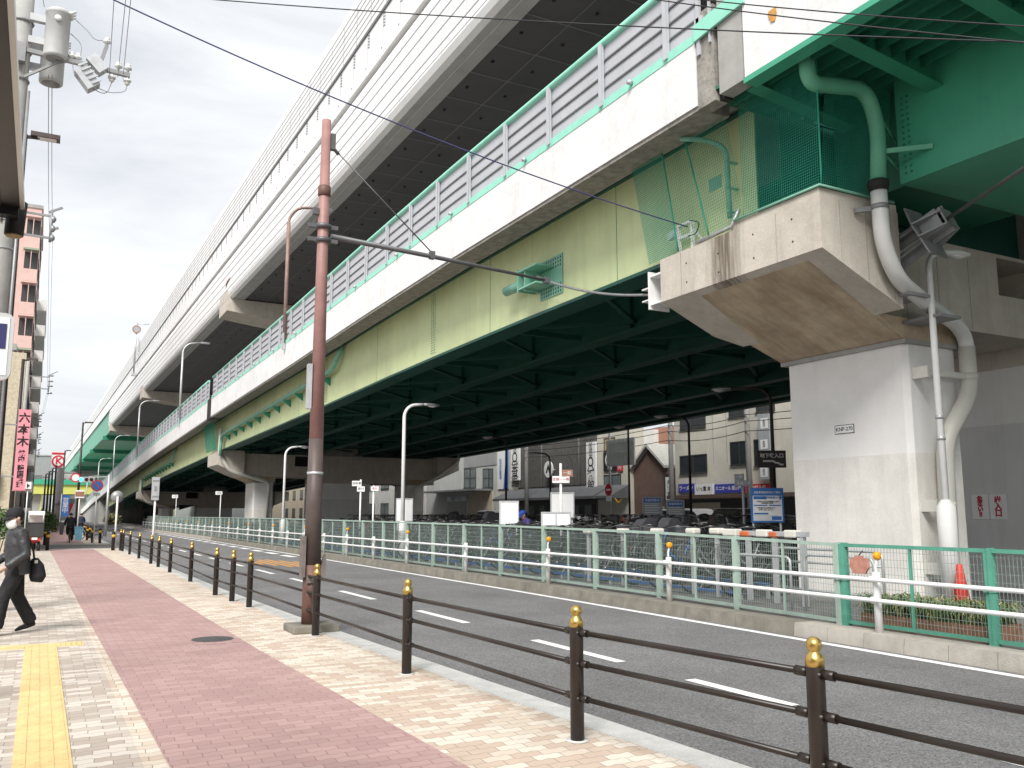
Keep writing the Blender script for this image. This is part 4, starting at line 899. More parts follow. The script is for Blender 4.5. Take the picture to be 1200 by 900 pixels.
b.build('arm_clamp', 'steel_dark', t)
b = MB(); b.lathe([(0.08, 6.3), (0.094, 6.31), (0.094, 6.45), (0.08, 6.46)], (PP.x, PP.y, 0), 18); b.build('steel_band', 'pole_base', t)
b = MB(); b.box(PP.x-0.17, PP.x-0.12, PP.y-0.1, PP.y+0.04, 0.74, 1.3); b.box(PP.x-0.1, PP.x+0.1, PP.y-0.135, PP.y-0.1, 0.66, 0.76)
b.prism([(PP.x+0.05, 0.7), (PP.x+0.165, 0.74), (PP.x+0.165, 1.05)], 'y', PP.y-0.12, PP.y+0.02); b.build('cable_cover', 'pole_grey', t)
b = MB(); b.lathe([(0.112, 2.16), (0.118, 2.2)], (PP.x, PP.y, 0), 18); b.build('pole_band', 'galv', t); b = MB(); b.box(PP.x-0.16, PP.x-0.10, PP.y-0.05, PP.y+0.05, 3.1, 3.75); b.build('cover_box', 'galv', t)
b = MB(); b.tube([PP+Vector((0.12, 0, 5.7)), PP+Vector((1.75, 0, 5.62)), PP+Vector((3.85, 0, 5.5))], [0.045, 0.036, 0.024], 10); b.build('arm', 'steel_dark', t)
b = MB(); b.box(PP.x+1.71, PP.x+1.79, PP.y-0.04, PP.y+0.04, 5.58, 5.7); b.tube([PP+Vector((0.1, 0, 7.1)), PP+Vector((1.75, 0, 5.68))], 0.011, 6); b.tube([PP+Vector((0.1, 0, 7.1)), PP+Vector((0.2, 0, 7.0))], 0.03, 6); b.box(PP.x+0.07, PP.x+0.14, PP.y-0.04, PP.y+0.04, 7.05, 7.3); b.box(PP.x-0.16, PP.x-0.08, PP.y-0.04, PP.y+0.04, 6.0, 6.1); b.build('stay_wire', 'steel_dark', t)
b = MB(); b.box(7.22, 7.32, 12.38, 12.46, 5.45, 5.55); b.build('arm_end', 'steel_dark', t)

# ------------------------------------------------------------------ overhead wires
def cable(name, pts, r, mt, label, group=None):
    b = MB(); b.tube(pts, r, 6); o = b.build(name, mt); tag(o, label, 'cable', group); return o
cable('service_cable', sag(at(60, -35, Y=14), (10.6, 12.75, 7.06), 0.25, 24), 0.013, 'wire_blue', 'long dark service cable sagging from upper left to the near cap')
cable('overhead_wire', sag(at(120, -12, Y=16.5), at(1290, 52, Y=5.0), 0.12, 30), 0.010, 'wire', 'single straight wire crossing the whole upper part of the view')
cable('overhead_wire', sag(at(690, -12, Y=9.0), at(1290, 58, Y=4.2), 0.05, 20), 0.008, 'wire', 'lower twisted wire of the pair in front of the green box girder', 'twisted wire pair')
cable('overhead_wire', sag(at(770, -6, Y=8.8), at(1290, 36, Y=4.2), 0.04, 20), 0.008, 'wire', 'upper twisted wire of the pair in front of the green box girder', 'twisted wire pair')

# ------------------------------------------------------------------ pedestrian fence with gold topped posts
FP = [(3.95, 1.35), (3.75, 3.57), (3.51, 5.6), (3.40, 8.67), (3.36, 11.9), (3.33, 16.0), (3.27, 17.24), (3.21, 18.65), (3.31, 22.66), (3.32, 26.56), (3.33, 29.4), (3.33, 31.45), (3.33, 35.4), (3.33, 39.2), (3.33, 42.6), (3.30, 43.5)]
t = thing('pedestrian_fence', (3.35, 12, 0), 'dark brown kerbside fence with gold topped posts and three rails', 'fence')
proto = None
for i, (x, y) in enumerate(FP):
    if proto is None:
        b = MB(); b.lathe([(0.05, -0.06), (0.05, 0.80), (0.047, 0.81)], (x, y, 0), 20); proto = b.build('post', 'bollard', t); px0, py0 = x, y
        b = MB(); b.lathe([(0.0508, 0.79), (0.0515, 0.832), (0.044, 0.848), (0.03, 0.866), (0.03, 0.872), (0.04, 0.888), (0.043, 0.906), (0.038, 0.926), (0.02, 0.942), (0.004, 0.946)], (x, y, 0), 20); b.build('gold_cap', 'gold', proto)
        b = MB(); b.lathe([(0.085, 0.001), (0.085, 0.008)], (x, y, 0), 16); b.build('base_ring', 'kerb_light', proto)
        for z in (0.30, 0.54, 0.755): b = MB(); b.lathe([(0.009, -0.056), (0.009, 0.0)], (x-0.02, y, z), 8, 0, 'y'); b.build('bolt', 'iron', proto)
    else: copy_tree(proto, loc=(x-px0, y-py0, 0), parent=t)
for (xa, ya), (xb, yb) in zip(FP, FP[1:]):
    d = Vector((xb-xa, yb-ya, 0)).normalized()
    for z in (0.30, 0.54, 0.755):
        A = Vector((xa, ya, z))+d*0.05; B = Vector((xb, yb, z))-d*0.05
        b = MB(); b.tube([A, B], 0.019, 8); r = b.build('rail', 'bollard', t)
        for P, s in ((A, 1), (B, -1)): b = MB(); b.tube([P, P+d*s*0.075], 0.027, 8); b.build('rail_socket', 'bollard', r)
# banded bollards by the side street
def banded(x, y, lab, proto=[None]):
    if proto[0] is None:
        t = thing('bollard', (x, y, 0), lab, 'bollard', 'black bollards with yellow bands by the side street')
        b = MB(); b.lathe([(0.075, 0), (0.075, 0.8), (0.06, 0.83)], (x, y, 0), 14); b.build('post', 'bollard', t)
        b = MB(); b.lathe([(0.077, 0.58), (0.077, 0.7)], (x, y, 0), 14); b.build('reflective_band', 'reflect_yellow', t)
        b = MB(); b.lathe([(0.076, 0.801), (0.05, 0.84), (0.01, 0.85)], (x, y, 0), 14); b.build('cap', 'frame_dark', t)
        proto[0] = t
    else: copy_tree(proto[0], loc=(x, y, 0), label=lab)
banded(0.35, 53.1, 'farther yellow banded bollard beside the red delivery trike')
banded(0.42, 45.5, 'nearer yellow banded bollard beside the red delivery trike')
banded(2.78, 56.2, 'yellow banded bollard left of the no parking sign post')
banded(3.12, 55.4, 'yellow banded bollard right of the no parking sign post')
banded(3.04, 44.1, 'yellow banded bollard at the end of the dark brown fence')
for i, (x, y) in enumerate([(2.75, 62), (3.05, 62.5), (3.1, 67), (3.15, 72), (3.2, 77)]): banded(x, y, 'small far bollard in the row beyond the no parking sign')

# ------------------------------------------------------------------ white guard rail with amber reflectors
def gx_(y): return interp(y, [(-4, 9.35), (8, 9.45), (12, 9.62), (17, 9.72), (22, 9.85), (60, 10.15), (120, 10.3)])
t = thing('guard_rail', (9.6, 12, LOT_Z), 'white two bar guard rail with amber reflectors along the far kerb', 'guard rail')
gys = [-1.0, 3.4, 7.9, 12.35, 16.6, 21.0, 25.3] + [28.4+3.0*k for k in range(27)]
for i, y in enumerate(gys):
    x = gx_(y); b = MB(); b.lathe([(0.05, LOT_Z-0.02), (0.05, 0.86), (0.044, 0.875)], (x, y, 0), 14); p = b.build('post', 'white_rusty' if i in (3, 4, 9, 10) else 'white_metal', t)
    if i < 3 or i % 2 == 0 or i == 3:
        b = MB(); b.tube(smooth_path([(x, y, 0.85), (x-0.01, y, 0.95), (x+0.0, y-0.03, 1.04)], 0.04), 0.018, 6, 1); b.lathe([(0.03, -0.035), (0.05, -0.025), (0.05, 0.025), (0.03, 0.035)], (x, y-0.03, 1.08), 16, 0, 'y'); b.build('reflector', ['amber', 'white_metal'], p)
    b = MB(); b.box(x-0.085, x-0.03, y-0.04, y+0.04, 0.49, 0.57); b.box(x-0.085, x-0.03, y-0.04, y+0.04, 0.745, 0.825); b.build('rail_bracket', 'white_metal', p)
for z in (0.53, 0.785):
    b = MB(); b.tube([(gx_(y)-0.09, y, z) for y in gys], 0.027, 10); b.build('rail', 'white_metal', t)

# ------------------------------------------------------------------ green mesh fence
def fx(y): return interp(y, [(-4, 9.55), (8.6, 9.68), (13.3, 9.98), (18, 10.08), (27, 10.16), (60, 10.4), (120, 10.6)])
def ftop(y): return interp(y, [(-4, 1.2), (8.6, 1.21), (13, 1.29), (20, 1.35), (40, 1.42)])
def green_fence(ys, mt, label):
    t = thing('mesh_fence', (fx(ys[0]), ys[0], LOT_Z), label, 'fence')
    for i, y in enumerate(ys):
        x = fx(y); b = MB(); b.box(x-0.045, x+0.045, y-0.05, y+0.0, LOT_Z-0.02, ftop(y)+0.012); b.box(x-0.035, x+0.035, y+0.008, y+0.05, LOT_Z-0.02, ftop(y)-0.01); p = b.build('post', mt, t)
        if y < 20: b = MB(); b.box(x-0.055, x+0.055, y-0.06, y+0.06, 0.72, 0.76); b.lathe([(0.012, -0.075), (0.012, 0.075)], (x, y, 0.74), 8, 0, 'x'); b.build('clamp', mt, p)
    for y0, y1 in zip(ys, ys[1:]):
        A0, A1 = Vector((fx(y0+0.05), y0+0.05, 0)), Vector((fx(y1-0.05), y1-0.05, 0)); zt0, zt1 = ftop(y0), ftop(y1); zb_ = LOT_Z+0.05
        b = MB()
        b.bar(A0+Vector((0, 0, zt0-0.02)), A1+Vector((0, 0, zt1-0.02)), 0.045, 0.045); b.bar(A0+Vector((0, 0, zb_)), A1+Vector((0, 0, zb_)), 0.04, 0.045)
        m = (A0+A1)/2; b.bar(m+Vector((0, 0, zb_)), m+Vector((0, 0, (zt0+zt1)/2-0.02)), 0.035, 0.03)
        fr = b.build('panel_frame', mt, t)
        b = MB(); far = y0 > 34; st = 0.05 if not far else 0.12; n = int((y1-y0)/st); w = 0.0035 if not far else 0.007
        for k in range(1, n): q = A0.lerp(A1, k/n); b.bar(q+Vector((0, 0, zb_)), q+Vector((0, 0, zt0+(zt1-zt0)*k/n-0.03)), w, w)
        nz = 11 if not far else 8
        for k in range(1, nz):
            f = k/nz; b.bar(A0+Vector((0.004, 0, zb_+(zt0-zb_)*f)), A1+Vector((0.004, 0, zb_+(zt1-zb_)*f)), w, w*1.2)
        b.build('wire_mesh', 'mesh_wire', fr)
green_fence([0.0, 2.15, 4.35, 6.5, 8.62], 'fence_green', 'vivid green mesh fence before the near pier at the right edge')
green_fence([8.72+2.17*k for k in range(12)] , 'fence_pale', 'pale green mesh fence in front of the parked bicycles')
green_fence([32.7+3.0*k for k in range(25)], 'fence_pale', 'far pale green mesh fence receding towards the second pier')
# ------------------------------------------------------------------ buildings across the service road
FX = 40.0
def F_(px, py, X=FX): return at(px, py, X=X)
def building(name, y0, y1, h, mt, label, x0=FX, depth=10, cat='building', z0=0.0, roof='concrete_grey'):
    t = thing(name, (x0, (y0+y1)/2, 0), label, cat)
    b = MB(); b.box(x0, x0+depth, y0, y1, z0, h); b.build('wall', mt, t)
    b = MB(); b.box(x0-0.08, x0+depth+0.08, y0-0.05, y1+0.05, h, h+0.25); b.build('roof', roof, t)
    return t
def win(t, y0, y1, z0, z1, x=FX, glass='glass', frame='frame_dark', cols=2, rows=1, sill=True):
    """window in a wall facing -x: frame proud of the wall, recessed pane, mullions"""
    b = MB(); w = 0.07
    b.box(x-0.05, x-0.003, y0, y1, z0, z0+w); b.box(x-0.05, x-0.003, y0, y1, z1-w, z1)
    for k in range(cols+1): y = y0+(y1-y0-w)*k/cols; b.box(x-0.045, x-0.003, y, y+w, z0+w, z1-w)
    for k in range(1, rows): z = z0+(z1-z0)*k/rows; b.box(x-0.04, x-0.003, y0+w, y1-w, z-0.03, z+0.03)
    if sill: b.box(x-0.12, x-0.052, y0-0.05, y1+0.05, z0-0.05, z0)
    f = b.build('window', frame, t)
    b = MB(); b.box(x-0.02, x-0.004, y0+w/2, y1-w/2, z0+w/2, z1-w/2); b.build('pane', glass, f)
def wpx(t, px0, py0, px1, py1, **k):
    X = k.get('x', FX); a = at(px0, (py0+py1)/2, X=X); c = at(px1, (py0+py1)/2, X=X); m = (px0+px1)/2
    z1, z0 = at(m, py0, X=X).z, at(m, py1, X=X).z; win(t, min(a.y, c.y), max(a.y, c.y), z0, z1, **k)
def board_x(t, px0, py0, px1, py1, mt, name='board', X=FX, off=0.12, th=0.1):
    x = X-off; a = at(px0, (py0+py1)/2, X=x); c = at(px1, (py0+py1)/2, X=x); m = (px0+px1)/2; z1, z0 = at(m, py0, X=x).z, at(m, py1, X=x).z
    b = MB(); b.box(x, x+th, min(a.y, c.y), max(a.y, c.y), z0, z1); b.build(name, mt, t)
    return Vector((x-0.006, (a.y+c.y)/2, (z0+z1)/2)), abs(a.y-c.y), z1-z0
# A: white block far left, behind the second pier
A = building('apartment_block', 97, 143, 14.5, 'wall_white', 'white apartment block seen through the gap behind the second pier')
for k in range(8):
    for z in (1.2, 4.3, 7.4): win(A, 98.5+k*5.4, 101.5+k*5.4, z*1.15, z*1.15+1.7, glass='glass_pale')
# B: pale office with a grey upper band, canopy and shutter
yB0, yB1 = F_(582, 560).y, F_(500, 560).y
Bb = building('office_building', yB0, yB1, 14, 'wall_pale', 'pale two storey office with a grey upper band, flat canopy and shutter')
zt, zm = F_(560, 527).z+1.5, F_(560, 547).z
b = MB(); b.box(FX-0.06, FX-0.003, yB0-0.02, F_(544, 540).y, zm, 14); b.build('grey_band', 'wall_grey', Bb)
for (a0, a1) in ((544, 551), (551.5, 558), (566, 573), (573.3, 578)): wpx(Bb, a0, 549, a1, 572, glass='glass_pale', cols=1, rows=2)
c0, c1 = F_(577, 577).y, F_(512, 577).y; zc = F_(540, 576).z
b = MB(); b.box(FX-2.0, FX-0.003, c0, c1, zc-0.08, zc+0.1); b.build('canopy', 'steel_mid', Bb)
b = MB(); b.box(FX-0.08, FX-0.003, F_(546, 590).y, F_(525, 590).y, 0.1, F_(535, 587).z)
for k in range(14): b.box(FX-0.1, FX-0.081, F_(546, 590).y, F_(525, 590).y, 0.15+k*0.15, 0.2+k*0.15)
b.build('shutter', 'shutter', Bb)
b = MB(); b.box(FX-0.1, FX-0.003, F_(578, 590).y, F_(550, 590).y, 0.0, zc-0.09); b.build('brown_panel', 'wall_beige', Bb)
t = thing('shop_sign', (FX, 86, 3), 'small white sign above the grey shutter of the pale office', 'sign')
o, w, h = board_x(t, 524, 582, 546, 587.5, 'sign_white'); lettering('駐輪サービス', o, 0.5, 'ink_blue', t, '-x', sx=0.95)
# C: slim cream strip with a vertical banner
C = building('shop_building', F_(607, 560).y, yB0-0.05, 15, 'wall_cream', 'slim cream building carrying a white and blue vertical banner')
t = thing('banner', (FX, 63, 4), 'tall white and blue vertical banner hanging on the slim cream building', 'banner')
o, w, h = board_x(t, 583, 527, 596, 573, 'sign_white', 'cloth', th=0.03)
b = MB(); b.prism([(o.y-w/2, o.z-h/2), (o.y-w*0.05, o.z-h/2), (o.y-w*0.28, o.z+h/2), (o.y-w/2, o.z+h/2)], 'x', o.x-0.004, o.x+0.004); b.build('blue_panel', 'ink_blue', t)
lettering('駅\n前\n駐\n輪\n場', o+Vector((-0.004, w*0.22, 0)), 0.5, 'ink_blue', t, '-x', line=0.8)
# D: dark slatted restaurant with a grey awning and two vertical signs
yD0, yD1 = F_(700, 560).y, F_(607, 560).y-0.05
Dd = building('restaurant_building', yD0, yD1, 16, 'slat_dark', 'dark restaurant building clad in vertical slats with a grey awning', depth=4.5)
b = MB(); n = 90
for k in range(n): y = yD0+(yD1-yD0)*k/n; b.box(FX-0.05, FX-0.003, y, y+0.085, 4.1, 16)
s = b.build('slat_cladding', 'slat_dark', Dd)
b = MB()
for px in (610, 636, 680): y = F_(px, 560).y; b.tube([(FX-0.1, y, 4.1), (FX-0.1, y, 15)], 0.09, 8)
b.build('downpipe', 'alu', Dd)
a0, a1 = F_(718, 580).y, F_(598, 580).y; zA = F_(660, 573).z
b = MB(); b.prism([(FX-0.06, zA+0.15), (FX-1.9, zA-0.75), (FX-1.9, zA-0.95), (FX-0.06, zA-0.95)], 'y', a0, a1); b.build('awning', 'awning', Dd)
b = MB(); b.box(FX-0.06, FX-0.003, yD0+0.3, yD1-0.3, 0.1, 2.9); b.build('shop_front', 'frame_dark', Dd)
for k in range(7): b = MB(); y = yD0+0.8+k*1.9; b.box(FX-0.1, FX-0.061, y, y+1.0, 0.5, 2.4); b.build('shop_window', 'glass_pale', Dd)
for (x0, x1, y0, y1, lab) in ((598.5, 608, 515, 563, 'left vertical white restaurant sign beside the banner'), (687, 697.5, 518, 571, 'right vertical white restaurant sign beside the cream wall')):
    t = thing('vertical_sign', (FX, 50, 5), lab, 'sign', 'vertical restaurant signs')
    o, w, h = board_x(t, x0, y0, x1, y1, 'sign_white', off=0.3, th=0.2)
    lettering('八\n番\n館', o+Vector((0, 0, -h*0.27)), w*0.82, 'ink_black', t, '-x', line=0.78, bold=0.012)
    lettering('大\n阪\n焼\n肉', o+Vector((0, 0, h*0.33)), w*0.42, 'ink_black', t, '-x', line=0.8)
    b = MB(); b.disc(o+Vector((0.0, 0, h*0.06)), w*0.3, 'x', 0.008, 20, 0); b.disc(o+Vector((-0.004, 0, h*0.06)), w*0.2, 'x', 0.008, 20, 1); b.build('emblem', ['ink_black', 'sign_white'], t)
t = thing('round_sign', (FX, 55, 5), 'round white emblem sign with a black peak on the dark slats', 'sign')
q = at(643, 550, X=39.3); b = MB(); b.disc(q, 0.72, 'x', 0.12, 28); b.box(q.x, FX-0.05, q.y-0.03, q.y+0.03, q.z-0.03, q.z+0.03); b.build('disc', 'sign_white', t)
b = MB(); b.prism([(q.y-0.42, q.z-0.32), (q.y-0.16, q.z-0.32), (q.y, q.z+0.05), (q.y+0.16, q.z-0.32), (q.y+0.42, q.z-0.32), (q.y, q.z+0.5)], 'x', q.x-0.07, q.x-0.062); b.build('emblem', 'ink_black', t)
# E: cream block with the dark emblem sign
yE0 = F_(737, 560).y
E_ = building('shop_building', yE0, yD0-0.05, 15, 'wall_cream', 'narrow cream building with a dark emblem sign and two windows', depth=1.5)
wpx(E_, 708, 556, 728, 570, glass='glass_pale'); wpx(E_, 708, 513, 721, 529, glass='curtain', cols=1); wpx(E_, 708, 478, 728, 494, glass='glass')
b = MB(); b.prism([(FX-0.06, zA+0.1), (FX-1.7, zA-0.75), (FX-1.7, zA-0.95), (FX-0.06, zA-0.95)], 'y', F_(738, 580).y, a0-0.02); b.build('awning', 'awning', E_)
t = thing('emblem_sign', (FX, 47, 5), 'square black sign with a white ring emblem and a red side strip', 'sign')
o, w, h = board_x(t, 707, 530, 722, 552, 'ink_black')
b = MB(); b.disc(o+Vector((0, 0, h*0.1)), w*0.34, 'x', 0.01, 24, 0); b.disc(o+Vector((-0.005, 0, h*0.1)), w*0.26, 'x', 0.01, 24, 1); b.disc(o+Vector((-0.01, 0, h*0.02)), w*0.14, 'x', 0.01, 16, 0); b.build('emblem', ['ink_white', 'ink_black'], t)
o2, w2, h2 = board_x(t, 723, 536, 729, 552, 'sign_red', 'red_strip'); lettering('焼\n肉', o2, w2*0.75, 'ink_white', t, '-x', line=0.85); lettering('八番館', o+Vector((0, 0, -h*0.37)), 0.24, 'ink_white', t, '-x')
t = thing('yellow_ornament', (32, 46, 2), 'small yellow bird shaped ornament on the dark awning', 'ornament')
q = at(725, 587, X=38.0); b = MB(); b.prism([(q.y+0.5, q.z+0.22), (q.y+0.15, q.z), (q.y-0.15, q.z), (q.y-0.5, q.z+0.22), (q.y-0.1, q.z-0.15), (q.y+0.1, q.z-0.15)], 'x', q.x-0.03, q.x+0.03); b.build('wings', 'reflect_yellow', t)
# F: brown house set back, brick apartment behind it
Fh = thing('old_house', (44, 52, 0), 'old brown sided house with a pale tiled roof between two blocks', 'house')
yF0, yF1 = F_(783, 560, 40.4).y, yE0-0.1
zr = F_(765, 548, 40.4).z
b = MB(); b.box(40.4, 46, yF0, yF1, 0, zr); b.prism([(yF0, zr), (yF1, zr), ((yF0+yF1)/2, zr+1.5)], 'x', 40.4, 40.7); b.build('wall', 'wall_brown', Fh)
b = MB(); ym = (yF0+yF1)/2; b.prism([(yF0-0.05, zr-0.1), (ym, zr+1.6), (yF1+0.03, zr-0.1), (yF1+0.03, zr+0.1), (ym, zr+1.85), (yF0-0.05, zr+0.1)], 'x', 40.0, 46.3); b.build('roof', 'roof_tile', Fh)
b = MB(); b.box(40.36, 40.397, yF0+0.5, yF0+1.8, 0.3, 2.2); b.build('door', 'shutter', Fh)
Hb = thing('brick_apartment', (64, 76, 0), 'brick red apartment block far behind the brown house', 'building')
h0, h1 = at(792, 520, X=60).y, at(722, 520, X=60).y; hz = at(760, 503, X=60).z
b = MB(); b.box(60, 76, h0, h1, 0, hz); b.build('wall', 'wall_brick', Hb)
b = MB(); b.box(59.4, 61, h0+3, h1-3.5, hz-3.2, hz-0.2); b.build('balcony', 'wall_white', Hb)
for k in range(3): win(Hb, h0+1.0+k*3.6, h0+3.0+k*3.6, hz-6.2, hz-4.4, x=60, glass='glass_pale')
# G: large cream block on the right
yG0, yG1 = 24.0, F_(791, 540).y
G = building('corner_building', yG0, yG1, 18, 'wall_cream', 'large cream corner building with blue shop signs, right of the brown house')
for (x0, y0, x1, y1) in ((797, 533, 829, 555), (797, 479, 827, 502), (856, 517, 878, 545), (854, 468, 878, 488), (884, 514, 905, 546), (886, 462, 908, 482)): wpx(G, x0, y0, x1, y1, glass='glass')
b = MB(); b.box(FX-1.0, FX-0.003, yG0, yG1-0.2, F_(840, 582).z-0.12, F_(840, 582).z+0.12); b.build('canopy', 'wall_brown', G)
b = MB(); b.box(FX-0.06, FX-0.003, yG0+0.5, F_(797, 590).y, 0.1, F_(840, 585).z); b.build('shop_front', 'frame_dark', G)
b = MB(); b.box(FX-0.09, FX-0.062, F_(845, 590).y, F_(812, 590).y, 0.3, 2.4); b.build('door', 'wall_beige', G)
b = MB()
for px in (852, 836): y = F_(px, 520).y; b.box(FX-0.012, FX-0.003, y, y+0.05, 5.0, 18)
b.build('wall_joint', 'wall_grey', G)
for (x0, x1, mt, word, ink, lab) in ((795, 813, 'shop_purple', 'ラーメン', 'ink_white', 'left blue shop sign of the cream corner building'), (814, 835, 'sign_white', 'いっ貫 本', 'ink_black', 'white lit shop sign between the blue ones'), (836.5, 871, 'shop_purple', 'ミニオール 居酒屋', 'ink_white', 'long blue shop sign right of the white one'), (873, 905, 'sign_red', 'お好み焼', 'ink_white', 'dull red shop sign at the right end of the row')):
    t = thing('shop_sign', (FX, 38, 3.2), lab, 'sign', 'shop signs in a row')
    o, w, h = board_x(t, x0, 567, x1, 579.5 if mt == 'sign_white' else 577.5, mt, off=0.35 if mt == 'sign_white' else 0.2, th=0.16)
    nchar = len(word); lettering(word, o, min(h*0.62, w/nchar*0.95), ink, t, '-x', bold=0.006)
t = thing('vertical_sign', (FX, 41, 3), 'dark framed white vertical sign at the corner of the cream block', 'sign')
o, w, h = board_x(t, 778, 555, 789, 588, 'frame_dark', off=0.5); o, w, h = board_x(t, 780, 559, 787.5, 586, 'sign_white', 'face', off=0.51, th=0.01); lettering('本\nい\nつ\n貫', o, 0.36, 'ink_black', t, '-x', line=0.8)
t = thing('sign_column', (FX, 34, 6), 'tall grey projecting sign column with three white panels', 'sign')
o, w, h = board_x(t, 889, 484, 902, 562, 'sign_grey', off=0.5, th=0.35)
for (y0, y1) in ((490, 502), (515, 526), (548, 559)):
    o, w, h = board_x(t, 891, y0, 899.5, y1, 'sign_white', 'face', off=0.51, th=0.008)
    lettering('本\n店', o, h*0.42, 'ink_black', t, '-x', line=0.8)
# smaller blocks closing the view farther along the street
for (y0, y1, h, mt, lab) in ((145, 175, 17, 'wall_beige', 'beige block beyond the white apartment block across the service road'), (177, 215, 12, 'wall_grey', 'grey block at the far end of the service road'), (217, 420, 14, 'wall_pale', 'very long pale block closing the far service road'), (-2, 23, 14, 'wall_pale', 'pale block beside the cream corner building, behind the near pier')):
    q = building('town_building', y0, y1, h, mt, lab)
    for k in range(4):
        for z in (1.2, 4.3, 7.2): win(q, y0+2+k*5, y0+4+k*5, z, z+1.5, glass='glass_pale')

# utility poles and wires of the service road
for (px, pyt, lab) in ((787, 470, 'grey utility pole in front of the brown house'), (878, 440, 'grey utility pole in front of the cream corner building'), (617, 400, 'grey utility pole before the dark slatted restaurant')):
    q = at(px, 560, X=37.6); t = thing('utility_pole', (q.x, q.y, 0), lab, 'utility pole', 'utility poles along the service road')
    b = MB(); b.tube([(q.x, q.y, 0), (q.x, q.y, 13.2)], [0.19, 0.14], 12); b.build('pole', 'pole_concrete', t)
    b = MB(); b.bar((q.x-0.9, q.y, 11.6), (q.x+0.9, q.y, 11.6), 0.09, 0.09); b.bar((q.x-0.8, q.y, 10.5), (q.x+0.8, q.y, 10.5), 0.09, 0.09); b.build('crossarm', 'steel_mid', t)
for dz, lab in ((7.6, 'upper of three street wires before the cream corner building'), (7.2, 'middle of three street wires before the cream corner building'), (6.6, 'lower of three street wires before the cream corner building')):
    b = MB(); p = []
    ys = [at(617, 560, X=37.6).y, at(787, 560, X=37.6).y, at(878, 560, X=37.6).y, 22]
    for y0, y1 in zip(ys, ys[1:]): p += sag((37.4, y0, dz), (37.4, y1, dz), 0.25, 8)
    b.tube(p, 0.025, 5); o = b.build('street_wire', 'wire'); tag(o, lab, 'cable', 'wires of the service road')

# ------------------------------------------------------------------ street lamps under and beside the viaduct
def lamp(x, y, h, arm, mt, lab, z0=LOT_Z, r=0.05, head='galv', dirv=(1, 0), group='lamps of the bicycle park'):
    t = thing('street_lamp', (x, y, z0), lab, 'street lamp', group); dv = Vector((dirv[0], dirv[1], 0)).normalized(); c = min(0.45, arm*0.7)
    base = Vector((x, y, z0)); pts = [base, base+Vector((0, 0, h-c))]
    for k in range(1, 7): a = R(15*k); pts.append(base+Vector((0, 0, h-c)) + dv*c*(1-math.cos(a)) + Vector((0, 0, c*math.sin(a))))
    pts.append(base+dv*arm+Vector((0, 0, h+0.03)))
    b = MB(); b.tube(pts, [r*1.15, r*0.95]+[r*0.85]*6+[r*0.7], 10); b.build('pole', mt, t)
    e = base+dv*arm+Vector((0, 0, h+0.03)); b = MB()
    b.tube([e-dv*0.04, e+dv*0.08, e+dv*0.3, e+dv*0.5, e+dv*0.56], [0.045, 0.07, 0.12, 0.09, 0.03], 12, 0, ell=[1, 0.8, 0.55, 0.4, 0.4]); hd = b.build('lamp_head', head, t)
    b = MB(); b.tube([e+dv*0.12-Vector((0, 0, 0.035)), e+dv*0.3-Vector((0, 0, 0.055)), e+dv*0.48-Vector((0, 0, 0.03))], [0.05, 0.09, 0.06], 10, 0, ell=[0.5]*3); b.build('lamp_glass', 'lamp_glass', hd)
    b = MB(); b.tube([base, base+Vector((0, 0, 1.15)), base+Vector((0, 0, 1.25))], [r*2.0, r*2.0, r*1.2], 12); b.build('pole_base', mt, t)
    return t
tl = lamp(13.07, 9.47, 5.9, 0.36, 'white_metal', 'white street lamp standing right before the near pier', r=0.055, head='pvc_white', dirv=(1, -0.15))
b = MB(); b.tube([(13.07, 9.47, 0.13), (13.07, 9.47, 1.72), (13.07, 9.47, 1.84)], [0.155, 0.15, 0.07], 16); b.build('base_sleeve', 'pvc_white', tl)
b = MB()
for z in (3.2, 2.85): b.lathe([(0.07, z-0.03), (0.07, z+0.03)], (13.07, 9.47, 0), 12)
b.build('pole_band', 'galv', tl)
lamp(10.9, 28.4, 5.25, 0.75, 'white_metal', 'pale street lamp behind the fence, right of the red brown pole', r=0.065)
q = at(332, 600, X=10.9); lamp(10.9, q.y, 4.9, 0.7, 'white_metal', 'pale street lamp behind the fence, left of the red brown pole', r=0.065)
for (px, py, X, h, arm, lab) in ((810, 600, 24, 5.6, 0.9, 'dark street lamp before the blue shop signs'), (593, 590, 22, 5.6, 0.8, 'dark street lamp before the white and blue banner'), (645, 600, 26, 5.0, 0.8, 'dark street lamp before the dark slatted restaurant'), (909, 590, 19.5, 5.3, 1.2, 'dark street lamp close to the left side of the near pier'), (738, 600, 27, 6, 0.2, 'thin dark street lamp between the cream building and brown house')):
    q = at(px, 603, X=X); lamp(q.x, q.y, h, arm, 'pole_dark', lab, dirv=(-0.7, 0.7), r=0.055)

